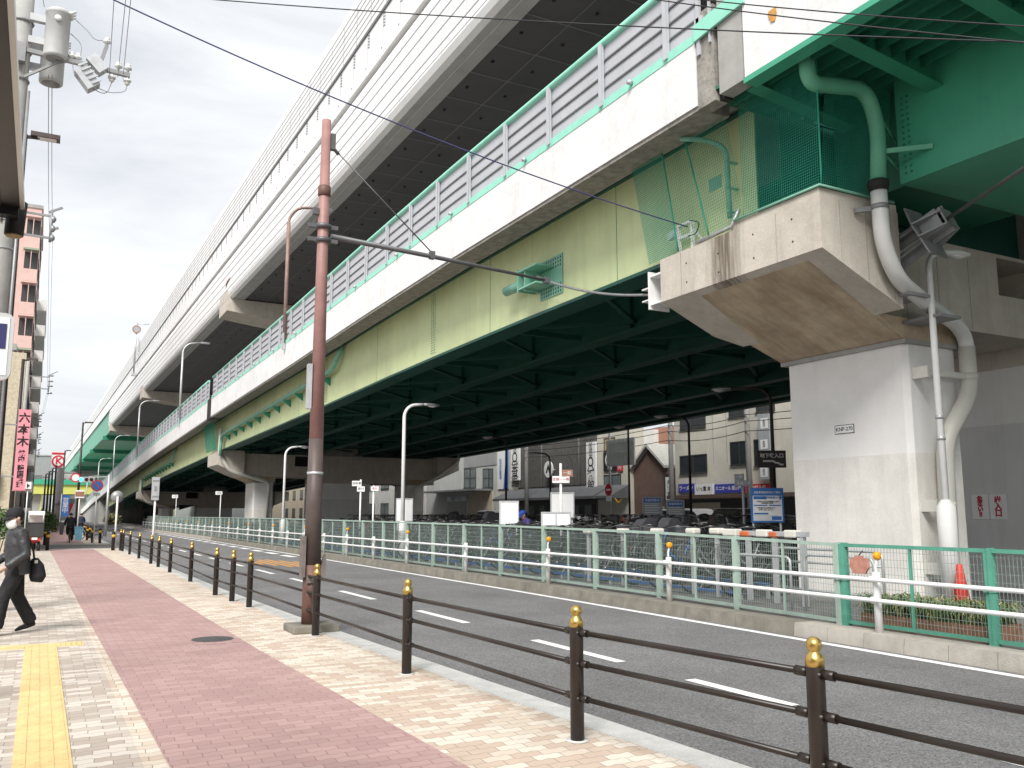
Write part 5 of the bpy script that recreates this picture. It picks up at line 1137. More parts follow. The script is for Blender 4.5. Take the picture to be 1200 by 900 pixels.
# ------------------------------------------------------------------ boards and signs in the bicycle park
def board(name, px0, py0, px1, py1, X, lab, cat, mt='white_metal', face='sign_white', legs=2, ang=-YAW, zleg=LOT_Z, group=None, th=0.04):
    """free standing board facing the road, on legs"""
    c = at((px0+px1)/2, (py0+py1)/2, X=X); dep = (c-Vector((0, 0, CAM_H))).dot(_fw); w = (px1-px0)*dep/F; h = (py1-py0)*dep/F
    t = thing(name, (c.x, c.y, zleg), lab, cat, group); ux = Vector((math.cos(ang), math.sin(ang), 0)); nx = Vector((math.sin(ang), -math.cos(ang), 0))
    def rect(b, u0, u1, v0, v1, d0, d1, mi=0):
        vs = [c+ux*u+Vector((0, 0, v))+nx*d for d in (d0, d1) for v in (v0, v1) for u in (u0, u1)]
        b._add(vs, [(0,2,3,1), (4,5,7,6), (0,1,5,4), (2,6,7,3), (0,4,6,2), (1,3,7,5)], mi)
    b = MB(); rect(b, -w/2+0.02, w/2-0.02, -h/2+0.02, h/2-0.02, -th/2, th/2); b.build('face', face, t)
    b = MB(); e = 0.035
    for (u0, u1, v0, v1) in ((-w/2, w/2, h/2-e, h/2), (-w/2, w/2, -h/2, -h/2+e), (-w/2, -w/2+e, -h/2+e, h/2-e), (w/2-e, w/2, -h/2+e, h/2-e)): rect(b, u0, u1, v0, v1, -th/2-0.01, th/2+0.012)
    b.build('frame', mt, t)
    for k in range(legs):
        u = 0 if legs == 1 else (-w/2+0.06 if k == 0 else w/2-0.06)
        b = MB(); p = c+ux*u-nx*(th/2+0.03); b.tube([(p.x, p.y, zleg), (p.x, p.y, c.z+h/2 - 0.02)], 0.028, 8); b.build('leg', 'galv', t)
    return t, c, ux, nx, w, h, rect
t, c, ux, nx, w, h, rect = board('notice_board', 880, 572, 918, 612, 14.2, 'blue and white parking notice board left of the near pier', 'notice board', 'sign_blue')
b = MB(); rect(b, -w/2+0.03, w/2-0.03, h/2-0.17, h/2-0.03, 0.021, 0.024)
for (u0, u1, v0, v1) in ((-0.42, -0.02, 0.17, 0.26), (-0.42, 0.0, -0.02, 0.01), (0.05, 0.42, -0.02, 0.01), (-0.42, 0.02, -0.27, -0.22), (0.12, 0.42, -0.43, -0.32)): rect(b, u0*w, u1*w, v0*h, v1*h, 0.021, 0.024)
vs = [c+ux*u*w+Vector((0, 0, v*h))+nx*0.024 for u, v in ((0.38, 0.3), (0.46, 0.22), (0.38, 0.14))]; b._add(vs, [(0, 1, 2)]); b.build('blue_fields', 'sign_blue', t)
lettering('自転車等駐車場のご案内', c+Vector((0, 0, h/2-0.1))+nx*0.03, w*0.075, 'ink_white', t, -YAW)
lettering('駅前駐輪場入口', c+ux*0.12*w+Vector((0, 0, h*0.22))+nx*0.026, w*0.08, 'ink_blue', t, -YAW)
lettering('一時利用 150円 定期利用 2,100円\n営業時間 24時間', c+Vector((0, 0, h*0.08))+nx*0.026, w*0.05, 'ink_black', t, -YAW)
lettering('ご利用の方は係員まで\nお申し出ください', c-ux*0.05*w+Vector((0, 0, -h*0.11))+nx*0.026, w*0.058, 'ink_black', t, -YAW)
b = MB(); 
for k in range(5): rect(b, -0.42*w, (0.3-0.06*(k % 3))*w, (-0.31-0.035*k)*h, (-0.30-0.035*k)*h, 0.021, 0.023)
b.build('small_print', 'sign_grey', t)
for (x0, y0, x1, y1, lab) in ((753, 582, 776, 605, 'left of two grey blue notice boards behind the bicycles'), (781, 586, 802, 606, 'right of two grey blue notice boards behind the bicycles')):
    t, c, ux, nx, w, h, rect = board('notice_board', x0, y0, x1, y1, 19, lab, 'notice board', 'sign_grey', 'sign_grey', group='grey blue notice boards')
    b = MB(); rect(b, -w/2+0.05, w/2-0.05, h/2-0.22, h/2-0.05, 0.021, 0.024); b.build('blue_fields', 'sign_blue', t); lettering('駐輪場案内', c+Vector((0, 0, h/2-0.135))+nx*0.026, w*0.15, 'ink_white', t, -YAW)
    b = MB(); 
    for k in range(5): rect(b, -0.4*w, (0.38-0.1*(k % 2))*w, (0.16-0.12*k)*h, (0.19-0.12*k)*h, 0.021, 0.023)
    b.build('small_print', 'ink_white', t)
for (x0, y0, x1, y1, X, lab, n) in ((464, 584, 484, 611, 11.2, 'white blank double panel board under the pale street lamp', 2), (585, 587, 608, 615, 11.6, 'white blank portrait board left of the person in blue', 2), (645, 577, 673, 607, 13.2, 'large white blank board behind the arrow sign post', 2), (634, 600, 669, 617, 11.4, 'low wide white blank board in front of the large one', 2)):
    t, c, ux, nx, w, h, rect = board('blank_board', x0, y0, x1, y1, X, lab, 'notice board', 'galv', 'sign_white', n, group='blank white boards')
    if x0 in (464, 634):
        b = MB(); rect(b, -0.015, 0.015, -h/2+0.04, h/2-0.04, 0.02, 0.03); b.build('middle_bar', 'galv', t)
def arrow_post(px, pyt, pyb, X, plates, lab, post='white_metal', ang=-YAW):
    c = at(px, pyt, X=X); t = thing('sign_post', (c.x, c.y, LOT_Z), lab, 'sign post'); dep = (c-Vector((0, 0, CAM_H))).dot(_fw)
    b = MB(); b.tube([(c.x, c.y, LOT_Z), (c.x, c.y, c.z)], 0.035, 10); b.build('post', post, t); ux = Vector((math.cos(ang), math.sin(ang), 0)); nx = Vector((math.sin(ang), -math.cos(ang), 0))
    for (x0, y0, x1, y1, mt, word, ink) in plates:
        q = at((x0+x1)/2, (y0+y1)/2, X=X); w = (x1-x0)*dep/F; h = (y1-y0)*dep/F; o = c + ux*((x0+x1)/2-px)*dep/F; o.z = q.z; o += nx*0.05
        b = MB(); vs = [o+ux*u+Vector((0, 0, v))+nx*d for d in (-0.01, 0.01) for v in (-h/2, h/2) for u in (-w/2, w/2)]; b._add(vs, [(0,2,3,1), (4,5,7,6), (0,1,5,4), (2,6,7,3), (0,4,6,2), (1,3,7,5)]); b.build('sign_plate', mt, t)
        lettering(word, o+nx*0.014, min(h*0.6, w/len(word)*0.95), ink, t, ang)
arrow_post(657, 543, 600, 12.4, [(647, 558, 667, 566, 'sign_white', '定期・一時', 'ink_red'), (658, 550, 671, 558, 'wall_brick', '一般', 'ink_white')], 'white sign post with red lettered plates above the blank boards')
arrow_post(423, 562, 620, 11.3, [(413, 564, 424, 570, 'sign_white', '自転車', 'ink_black'), (419, 570, 428, 576, 'sign_white', '原付', 'ink_black')], 'white sign post with two plates right of the red brown pole')
arrow_post(438, 569, 620, 11.3, [(435, 570, 444, 575, 'sign_white', '原付', 'ink_red')], 'slim white sign post with one plate left of the double panel board')
arrow_post(870, 555, 600, 16.0, [(860, 556, 870, 563, 'sign_grey', '一時', 'ink_white'), (860, 563, 881, 570, 'sign_grey', '定期 一時', 'ink_white')], 'grey sign post with dull plates left of the blue notice board', 'sign_grey')
arrow_post(259, 576, 610, 11.6, [(253, 576, 261, 580, 'sign_white', '出口', 'ink_black')], 'small sign post in the shade left of the second pier')
arrow_post(207, 580, 610, 11.6, [(202, 580, 209, 584, 'sign_white', '入口', 'ink_black')], 'smallest sign post in the shade far left under the ramp')
# subway entrance sign
q = at(904, 538, X=19.2); t = thing('subway_sign', (q.x, q.y, LOT_Z), 'brown subway entrance sign with stair symbol left of the near pier', 'sign')
u = Vector((math.cos(-YAW), math.sin(-YAW), 0)); nn = Vector((math.sin(-YAW), -math.cos(-YAW), 0)); dep = (q-Vector((0, 0, CAM_H))).dot(_fw); w = 33*dep/F; h = 20*dep/F
b = MB(); b._add([q+u*a*w/2+Vector((0, 0, v*h/2))+nn*d for d in (-0.05, 0.05) for v in (-1, 1) for a in (-1, 1)], [(0,2,3,1), (4,5,7,6), (0,1,5,4), (2,6,7,3), (0,4,6,2), (1,3,7,5)]); b.build('panel', 'sign_brown', t)
lettering('地下鉄入口', q+Vector((0, 0, h*0.18))+nn*0.055, w*0.17, 'ink_white', t, -YAW, bold=0.004)
b = MB(); pts = [(-0.32, -0.12), (0.05, -0.12), (0.12, -0.22), (0.22, -0.22), (0.28, -0.32), (0.4, -0.32)]
for (a0, v0), (a1, v1) in zip(pts, pts[1:]): b.bar(q+u*a0*w+Vector((0, 0, v0*h))+nn*0.055, q+u*a1*w+Vector((0, 0, v1*h))+nn*0.055, 0.05, 0.012, 0, nn)
b.build('stair_symbol', 'ink_white', t)
b = MB(); p = q-nn*0.1; b.tube([(p.x, p.y, LOT_Z), (p.x, p.y, q.z+h*0.4)], 0.05, 10); b.build('post', 'sign_brown', t)
# no entry sign and the back of a direction board on a curved mast
q = at(713, 574, X=33.6); t = thing('traffic_sign', (q.x, q.y, 0), 'no entry sign on a grey curved mast with a large board seen from behind', 'traffic sign')
b = MB(); b.tube([(q.x+0.15, q.y, 0), (q.x+0.15, q.y, 7.2)] + [(q.x+0.15-0.8*math.sin(R(a))*0.7, q.y+0.8*math.sin(R(a))*0.7, 7.2+0.9*(1-math.cos(R(a)))) for a in (30, 60, 90)] + [(q.x-1.6, q.y+1.9, 8.15)], 0.08, 10); b.build('mast', 'galv', t)
m = at(728, 530, X=32.2); b = MB(); b.box(m.x-0.05, m.x, m.y-1.5, m.y+1.5, m.z-0.85, m.z+0.85); 
for k in range(4): b.box(m.x-0.1, m.x-0.051, m.y-1.5+k*0.98, m.y-1.44+k*0.98, m.z-0.85, m.z+0.85)
for k in range(3): b.box(m.x-0.13, m.x-0.101, m.y-1.5, m.y+1.5, m.z-0.7+k*0.65, m.z-0.63+k*0.65)
b.build('board_back', 'sign_white', t)
b = MB(); nv = 'x'; b.disc(q, 0.4, 'x', 0.03, 28, 0); b.box(q.x-0.03, q.x-0.016, q.y-0.24, q.y+0.24, q.z-0.06, q.z+0.06, 1); b.build('no_entry_disc', ['sign_red', 'ink_white'], t)
b = MB(); b.box(q.x-0.02, q.x+0.02, q.y-0.3, q.y+0.3, q.z-0.75, q.z-0.4); b.build('plate', 'sign_white', t)
# ------------------------------------------------------------------ left side of the street
t = thing('awning', (-0.8, 0, 2.75), 'long dark brown awning box overhead at the top left corner', 'awning')
b = MB(); b.box(-1.75, -0.145, -4, 3.7, 2.75, 2.79); b.build('soffit', 'eave_brown', t)
b = MB()
for x in (-0.21, -0.3, -0.55, -0.9): b.box(x-0.004, x+0.004, -4, 3.69, 2.742, 2.749)
b.build('soffit_groove', 'black', t)
b = MB(); b.box(-0.144, -0.13, -4, 3.7, 2.745, 2.772); b.build('edge_trim', 'alu', t)
b = MB(); b.tube([(-0.5, 3.66, 2.80), (-0.5, 3.80, 2.80)], 0.03, 8); b.box(-1.75, -0.15, 3.702, 3.76, 2.72, 2.9); b.build('end_cap', 'black', t)
t = thing('spotlight', (-0.18, 3.8, 2.65), 'black spotlight with a warm lens hanging from the awning end', 'spotlight')
q0, q1 = at(20, 246, Y=3.8), at(20, 276, Y=3.8); b = MB(); b.tube([(q0.x, 3.8, q0.z+0.03), (q0.x-0.004, 3.8, q1.z)], [0.036, 0.034], 14); b.build('housing', 'black', t)
b = MB(); b.tube([(q0.x-0.004, 3.8, q1.z), (q0.x-0.004, 3.8, q1.z-0.006)], 0.028, 14); b.build('lens', 'curtain', t)
b = MB(); b.box(q0.x-0.05, q0.x-0.042, 3.75, 3.77, q1.z+0.03, q0.z); b.build('bracket', 'alu', t)
t = thing('shop_building', (-3.4, 0, 0), 'dark fronted shop the awning belongs to, just left of the view', 'building')
b = MB(); b.box(-6, -1.76, -5, 3.4, 0, 3.3); b.build('wall', 'wall_beige', t)
b = MB(); b.box(-6.1, -1.7, -5.1, 3.5, 3.3, 3.5); b.build('roof', 'concrete_grey', t)
b = MB(); b.box(-1.757, -1.7, -3, 2.8, 0.1, 2.4); b.build('shop_front', 'frame_dark', t)

t = thing('bus_stop_sign', (-0.52, 9, 0), 'white rounded sign with a navy panel on a brown pole at the left edge', 'sign')
x0, x1 = -0.76, at(15, 405, Y=9).x; z1, z0 = at(8, 368, Y=9).z, at(8, 446, Y=9).z
b = MB(); c = 0.07; poly = []
for cx_, cz_, a in ((x1-c, z0+c, -90), (x1-c, z1-c, 0), (x0+c, z1-c, 90), (x0+c, z0+c, 180)): poly += [(cx_+c*math.cos(R(a+q)), cz_+c*math.sin(R(a+q))) for q in (0, 30, 60, 90)]
b.prism(poly, 'y', 8.96, 9.04); b.build('frame', 'alu', t)
b = MB(); b.box(x0+0.04, x1-0.035, 8.953, 8.959, z0+0.04, z1-0.04); b.build('face', 'sign_white', t)
b = MB(); b.box(x0+0.06, x1-0.055, 8.947, 8.952, z0+0.28, z1-0.1); b.build('navy_panel', 'sign_navy', t)
b = MB(); b.disc(((x0+x1)/2, 8.95, z0+0.15), 0.05, 'y', 0.006); b.build('symbol', 'ink_black', t)
b = MB(); b.tube([(-0.52, 9.08, 0), (-0.52, 9.08, z1)], 0.035, 10); b.build('pole', 'pole_red', t)

# utility pole with transformers, cross arm, switch
ux_, uy_ = -0.87, 17.0
t = thing('utility_pole', (ux_, uy_, 0), 'concrete utility pole carrying transformers, nearest pole on the left', 'utility pole')
b = MB(); b.tube([(ux_, uy_, 0), (ux_, uy_, 13.5)], [0.2, 0.15], 16); b.build('pole', 'pole_concrete', t)
b = MB()
for z in (9.2, 9.75, 10.3, 6.6, 6.1): b.lathe([(0.185, z-0.02), (0.195, z), (0.185, z+0.02)], (ux_, uy_, 0), 14)
b.tube([(ux_+0.2, uy_-0.1, 0), (ux_+0.19, uy_-0.1, 9.0)], 0.03, 6); b.build('band', 'steel_mid', t)
def can(cx_, cy, z0, z1, lab_):
    b = MB(); r = 0.2; b.lathe([(r*0.86, z0), (r*0.98, z0+0.01), (r, z0+0.05), (r, z1-0.06), (r*1.06, z1-0.05), (r*1.06, z1), (r*0.8, z1+0.05)], (cx_, cy, 0), 24); tr = b.build('transformer', 'galv_paint', t)
    b = MB(); b.lathe([(r*0.75, z0-0.012), (r*0.75, z0)], (cx_, cy, 0), 20); b.build('base_plate', 'steel_mid', tr)
    b = MB(); b.lathe([(0.045, -r-0.05), (0.06, -r-0.03), (0.045, -r)], (cx_, cy, z1-0.2), 12, 0, 'y')
    for k in range(3): b.tube([(cx_+0.15, cy-0.05+0.1*k, z1), (cx_+0.27, cy-0.05+0.1*k, z1+0.08)], [0.045, 0.025], 8)
    b.build('bushing', 'lamp_glass', tr)
    b = MB(); b.box(ux_+0.12, cx_-0.15, cy-0.05, cy+0.05, z1-0.25, z1-0.12); b.box(ux_+0.12, cx_-0.15, cy-0.05, cy+0.05, z0+0.2, z0+0.32); b.build('bracket', 'galv', tr)
can(-0.31, 16.75, 9.63, 10.5, ''); can(-0.36, 17.35, 9.42, 10.2, '')
b = MB(); b.bar((ux_-0.25, uy_-0.24, 9.7), (0.92, uy_-0.24, 9.62), 0.075, 0.075); b.bar((ux_+0.1, uy_-0.2, 9.2), (-0.2, uy_-0.24, 9.64), 0.04, 0.04); b.box(ux_-0.1, ux_+0.1, uy_-0.3, uy_-0.15, 9.45, 9.8); b.build('crossarm', 'steel_mid', t)
def insulator(x, y, z, down=False):
    b = MB(); s = -1 if down else 1
    b.lathe([(0.02, 0), (0.025, 0.06*s), (0.07, 0.08*s), (0.065, 0.11*s), (0.03, 0.12*s), (0.05, 0.15*s), (0.02, 0.18*s)], (x, y, z), 12); b.build('insulator', 'lamp_glass', t)
for x, dn in ((0.05, 0), (0.62, 1), (0.72, 0), (0.88, 1), (0.88, 0), (-0.05, 0)): insulator(x, uy_-0.24, 9.66 if not dn else 9.6, dn)
b = MB(); b.bar((0.42, uy_-0.25, 9.75), (0.5, uy_-0.25, 10.1), 0.06, 0.06); b.build('fuse_holder', 'steel_mid', t); insulator(0.5, uy_-0.25, 10.08)
b = MB()
b.bar((0.25, uy_-0.3, 9.78), (0.48, uy_-0.3, 9.55), 0.2, 0.2); b.bar((0.1, uy_-0.3, 9.5), (0.34, uy_-0.3, 9.2), 0.22, 0.24)
for k in range(5): b.bar((0.06+k*0.06, uy_-0.42, 9.52-k*0.07), (0.2+k*0.06, uy_-0.42, 9.62-k*0.07), 0.03, 0.03)
b.build('switch_box', 'galv', t)
b = MB()
b.tube(smooth_path([(-0.05, uy_-0.2, 10.5), (0.18, uy_-0.24, 10.3), (0.3, uy_-0.25, 10.15), (0.5, uy_-0.25, 10.2)], 0.12), 0.008, 5)
b.tube(smooth_path([(-0.1, uy_-0.2, 10.2), (0.1, uy_-0.2, 10.05), (0.08, uy_-0.24, 9.75), (-0.05, uy_-0.24, 9.7), (0.0, uy_-0.3, 9.4), (0.12, uy_-0.3, 9.3)], 0.12), 0.008, 5)
b.tube(smooth_path([(0.34, uy_-0.3, 9.25), (0.6, uy_-0.24, 9.2), (0.88, uy_-0.24, 9.3), (0.88, uy_-0.24, 9.5)], 0.15), 0.008, 5)
b.tube(smooth_path([(0.3, uy_-0.3, 9.2), (0.55, uy_-0.24, 9.15), (0.65, uy_-0.24, 9.5)], 0.12), 0.008, 5); b.build('jumper_wire', 'wire_grey', t)
# second and third poles with bracket arms
def far_pole(x, y, h, zs, arm, lab, mt='pole_concrete'):
    t = thing('utility_pole', (x, y, 0), lab, 'utility pole'); b = MB(); b.tube([(x, y, 0), (x, y, h)], [0.19, 0.13], 12); b.build('pole', mt, t)
    b = MB(); z0, z1 = zs; b.bar((x, y, z1), (x+arm, y, z1), 0.06, 0.06); b.bar((x, y, z0), (x+arm, y, z0), 0.06, 0.06); b.tube([(x+arm, y, z0-0.35), (x+arm, y, z1+0.15)], 0.035, 6); b.build('bracket_arm', 'steel_mid', t)
    b = MB()
    for z in (z0-0.25, z0+0.2, z1-0.25, z1+0.1): b.lathe([(0.03, -0.16), (0.07, -0.05), (0.03, 0.0), (0.07, 0.05), (0.03, 0.16)], (x+arm+0.08, y, z), 8, 0, 'x')
    b.bar((x+arm-0.05, y, z1+0.1), (x+arm+0.45, y, z1+0.4), 0.05, 0.05); b.build('insulator', 'steel_mid', t); return t
b = MB()
for py in (250, 276): z = at(45, py, Y=17.0).z; b.bar((ux_, uy_, z), (at(60, py, Y=17.0).x, uy_, z-0.02), 0.035, 0.035)
e = at(60, 262, Y=17.0); z1, z0 = at(60, 246, Y=17.0).z, at(60, 284, Y=17.0).z; b.tube([(e.x, uy_, z0), (e.x, uy_, z1)], 0.025, 6); b.bar((e.x-0.05, uy_, z1-0.05), (e.x+0.16, uy_, z1+0.07), 0.035, 0.035); b.bar((e.x-0.02, uy_, z0+0.22), (e.x+0.12, uy_, z0+0.28), 0.04, 0.04)
for k in range(3): b.lathe([(0.02, -0.06), (0.045, -0.02), (0.045, 0.02), (0.02, 0.06)], (e.x+0.03, uy_, z0+0.08+0.17*k), 8, 0, 'z')
b.build('bracket_arm', 'steel_mid', t)
q = at(57, 452, Y=62); far_pole(-1.3, 62, q.z+1.5, (at(57, 456, Y=62).z, at(57, 442, Y=62).z), q.x+1.3, 'smaller utility pole with a double bracket arm above the pink sign')
for i, (px, py, Y) in enumerate([(46, 488, 95), (46, 510, 120), (45, 528, 150)]):
    q = at(px, py, Y=Y); far_pole(-1.5, Y, q.z+1.2, (q.z-0.7, q.z), q.x+1.5, ['distant utility pole just right of the pink sign top', 'more distant utility pole right of the pink sign', 'most distant utility pole on the left side of the street'][i])
for i, (x, z0, z1, lab) in enumerate([(-0.02, 13.6, None, 'left of two thin wires running up the left side of the sky'), (0.06, 13.9, None, 'right of two thin wires running up the left side of the sky')]):
    q = at(58+i*4, 268, Y=38); p = [at(57+i*4, 88, Y=17.0), q]; q2 = at(56+i*2, 455, Y=62)
    pts = sag(p[0], p[1], 0.25, 12) + sag(p[1], q2, 0.3, 12)[1:] + sag(q2, at(46+i, 490, Y=95), 0.4, 8)[1:]
    cable('street_wire', pts, 0.008, 'wire_grey', lab, 'wires along the left pavement')
for i, (px0, py0, px1, py1, lab) in enumerate([(128, 90, 134, -8, 'wire rising from the crossarm middle to the top edge'), (138, 90, 148, -8, 'wire rising from near the crossarm end to the top edge'), (144, 92, 154, -8, 'wire rising from the very end of the crossarm to the top edge'), (52, 8, 49, -8, 'short wire above the transformers')]):
    cable('street_wire', [at(px0, py0, Y=16.76), at(px1, py1, Y=12.5)], 0.006, 'wire_grey', lab, 'wires at the transformer pole')
def brown_lamp(x, y, h, lab, arm=0.6):
    t = thing('street_lamp', (x, y, 0), lab, 'street lamp', 'brown street lamps along the pavement'); b = MB(); b.tube([(x, y, 0), (x, y, h)], [0.11, 0.065], 12); b.build('pole', 'pole_dark', t)
    b = MB(); b.bar((x, y, h-0.06), (x+arm*0.5, y, h-0.02), 0.06, 0.06); b.build('arm', 'pole_dark', t)
    b = MB(); b.box(x+0.12, x+arm+0.12, y-0.13, y+0.13, h-0.03, h+0.06); hd = b.build('lamp_head', 'pole_brown', t)
    b = MB(); b.box(x+0.25, x+arm+0.05, y-0.09, y+0.09, h-0.04, h-0.031); b.build('led_panel', 'lamp_glass', hd); return t
q = at(31, 166, Y=20.5); brown_lamp(q.x-0.05, 20.5, at(45, 160, Y=20.5).z, 'brown street lamp with a flat lamp head under the transformers', 0.56)
q = at(29, 421, Y=44); brown_lamp(q.x-0.05, 44, q.z, 'dark brown street lamp pole in front of the pink sign', 0.45)
q = at(98, 495, Y=78); brown_lamp(2.6, 78, q.z, 'dark street lamp on the right side of the far pavement', 0.6)
q = at(77, 528, Y=112); brown_lamp(2.1, 112, q.z, 'second dark street lamp farther along the right side of the pavement', 0.5)
for i, (px, py, Y) in enumerate([(66, 545, 128), (58, 552, 140), (54, 556, 152), (62, 549, 134)]):
    q = at(px, py, Y=Y); t = thing('brown_pole', (q.x, Y, 0), ['brown pole just left of the second dark lamp', 'leftmost but one of the thin far poles', 'leftmost of the thin far poles', 'thin far pole between the brown poles'][i], 'pole'); b = MB(); b.tube([(q.x, Y, 0), (q.x, Y, q.z)], [0.16, 0.1], 8); b.build('pole', 'pole_dark', t); b = MB(); b.box(q.x-0.4, q.x+0.4, Y-0.1, Y+0.1, q.z-0.5, q.z-0.35); b.build('crossarm', 'steel_mid', t)
for i, (px, Y) in enumerate([(70, 108), (73, 100)]):
    q = at(px, 548, Y=Y); t = thing('grey_pole', (q.x, Y, 0), ['left of two thick grey concrete poles by the blue banner', 'right of two thick grey concrete poles by the blue banner'][i], 'pole'); b = MB(); b.tube([(q.x, Y, 0), (q.x, Y, q.z)], [0.26, 0.2], 10); b.build('pole', 'pole_concrete', t); b = MB(); b.lathe([(0.25, 2.5), (0.25, 3.2)], (q.x, Y, 0), 10); b.build('band', 'steel_mid', t)

# buildings of the left row
def lbuild(name, y0, y1, xr, h, mt, lab, depth=14):
    t = thing(name, (xr-depth/2, (y0+y1)/2, 0), lab, 'building'); b = MB(); b.box(xr-depth, xr, y0, y1, 0, h); b.build('wall', mt, t); b = MB(); b.box(xr-depth-0.1, xr+0.1, y0-0.1, y1+0.1, h, h+0.3); b.build('roof', 'concrete_grey', t); return t
def lwin(t, x0, x1, y, z0, z1, glass='glass'):
    b = MB(); b.box(x0, x1, y-0.06, y-0.003, z0, z0+0.07); b.box(x0, x1, y-0.06, y-0.003, z1-0.07, z1); b.box(x0, x0+0.06, y-0.06, y-0.003, z0+0.07, z1-0.07); b.box(x1-0.06, x1, y-0.06, y-0.003, z0+0.07, z1-0.07); b.box((x0+x1)/2-0.03, (x0+x1)/2+0.03, y-0.05, y-0.003, z0+0.07, z1-0.07); f = b.build('window', 'frame_dark', t)
    b = MB(); b.box(x0+0.03, x1-0.03, y-0.02, y-0.004, z0+0.03, z1-0.03); b.build('pane', glass, f)
def swin(t, x, y0, y1, z0, z1, glass='glass'):
    b = MB(); b.box(x+0.003, x+0.05, y0, y1, z0, z0+0.07); b.box(x+0.003, x+0.05, y0, y1, z1-0.07, z1); b.box(x+0.003, x+0.05, y0, y0+0.06, z0+0.07, z1-0.07); b.box(x+0.003, x+0.05, y1-0.06, y1, z0+0.07, z1-0.07); f = b.build('window', 'frame_dark', t)
    b = MB(); b.box(x+0.004, x+0.02, y0+0.03, y1-0.03, z0+0.03, z1-0.03); b.build('pane', glass, f)
t = lbuild('beige_building', 46, 56, -1.55, 9.1, 'wall_beige', 'beige three storey building with a tiled corner column, left edge'); b = MB(); q = at(30, 430, Y=46).x; b.box(-1.7, q, 45.9, 47.0, 0, 9.0); b.build('tiled_column', 'wall_tile', t)
b = MB(); b.box(-3.2, -1.75, 45.6, 45.99, 2.6, 3.6); b.build('awning', 'awning', t)
for z in (4.6, 7.0): lwin(t, -3.6, -2.4, 45.995, z, z+1.3)
PXR = at(33, 457, Y=85).x
t = lbuild('pink_apartment', 85, 99, -1.62, 28.2, 'wall_pink', 'tall pink apartment tower with stacked corner balconies on the left', 12)
for k in range(9):
    z = 1.9+k*2.93; b = MB(); b.box(-2.75, -1.6, 84.2, 84.98, z-0.95, z+0.1); b.build('balcony', 'wall_pink', t)
    b = MB(); b.box(-2.7, -1.63, 84.97, 84.995, z+0.12, z+1.75); b.build('balcony_recess', 'frame_dark', t); b = MB(); b.box(-2.2, -2.14, 84.3, 84.36, z+0.1, z+1.95); b.box(-2.72, -2.66, 84.3, 84.36, z+0.1, z+1.95); b.build('balcony_post', 'wall_pink', t)
    b = MB(); b.box(-2.78, -1.58, 84.17, 84.98, z+1.82, z+1.96); b.build('balcony_slab', 'bridge_dull' if k % 3 == 1 else 'wall_pink', t)
    lwin(t, -4.6, -3.4, 84.995, z, z+1.4)
    for j in range(3): swin(t, -1.62, 86.2+j*4.2, 88.6+j*4.2, z+0.1, z+1.6)
t = lbuild('grey_apartment', 112, 130, -1.98, 27.6, 'wall_grey', 'grey apartment tower with white balconies behind the pink tower', 12)
for k in range(9):
    z = 1.6+k*2.95; b = MB(); b.box(-3.3, -1.85, 110.9, 111.98, z-0.5, z+0.75); b.build('balcony', 'wall_white', t); lwin(t, -3.2, -2.1, 111.99, z+0.8, z+2.2); b = MB(); b.box(-1.97, -0.9, 112, 130, z-0.5, z+0.75); b.build('balcony', 'wall_white', t)
for (y0, y1, xr, h, mt, lab) in ((135, 150, -1.7, 19, 'wall_white', 'white block behind the grey apartment tower on the left'), (152, 175, -1.6, 13.5, 'wall_pale', 'low pale block far along the left side'), (178, 205, -1.4, 17, 'wall_grey', 'grey block far along the left side'), (60, 83, -2.2, 6.5, 'wall_beige', 'low beige shop row before the pink apartment tower')):
    t = lbuild('town_building', y0, y1, xr, h, mt, lab, 10)
    for k in range(max(1, int(h/3.2))):
        z = 1.0+k*3.1
        for j in range(3): swin(t, xr, y0+1.5+j*4.5, y0+4+j*4.5, z, z+1.5, 'glass_pale')
        lwin(t, xr-3.0, xr-1.0, y0-0.005, z, z+1.4, 'glass_pale')
# pink restaurant sign
t = thing('pink_sign', (-0.8, 40, 2.5), 'tall pink vertical restaurant sign with bold black lettering', 'sign')
z1, z0 = at(28, 481, Y=40).z, at(22, 574, Y=40).z; xa, xb = -1.0, -0.56
b = MB(); b.box(xa, xb, 40.0, 40.18, z0, z1); b.build('panel', 'sign_pink', t); b = MB(); b.box(xa-0.02, xb+0.02, 40.02, 40.16, z1, z1+0.04); b.box(xa-0.02, xb+0.02, 40.02, 40.16, z0-0.04, z0); b.build('frame', 'sign_pink', t); b = MB(); b.box(xa-0.6, xa, 40.05, 40.12, z1-0.6, z1-0.55); b.box(xa-0.6, xa, 40.05, 40.12, z0+0.5, z0+0.55); b.build('bracket', 'steel_mid', t)
xm = (xa+xb)/2; H = z1-z0
for i, ch in enumerate('六本木'): lettering(ch, (xm, 39.995, z1-H*(0.1+i*0.15)), 0.42, 'ink_black', t, '-y', bold=0.012)
for i, ch in enumerate('焼肉'): lettering(ch, (xm, 39.995, z1-H*(0.545+i*0.075)), 0.25, 'ink_black', t, '-y', bold=0.007)
for i, ch in enumerate('韓国料理'): lettering(ch, (xm, 39.995, z1-H*(0.73+i*0.072)), 0.25, 'ink_black', t, '-y', bold=0.007)
t = thing('small_sign', (-0.5, 43, 2), 'small white sign with a black mark below the pink sign', 'sign'); q = at(33, 569, Y=43); b = MB(); b.box(q.x-0.2, q.x+0.12, 43, 43.08, q.z-0.14, q.z+0.14); b.build('panel', 'sign_white', t); b = MB(); b.prism([(q.x-0.05, q.z-0.1), (q.x+0.06, q.z), (q.x-0.05, q.z+0.1)], 'y', 42.98, 42.999); b.build('mark', 'ink_black', t); b = MB(); b.tube([(q.x, 43.1, 0), (q.x, 43.1, q.z+0.1)], 0.03, 8); b.build('post', 'galv', t)
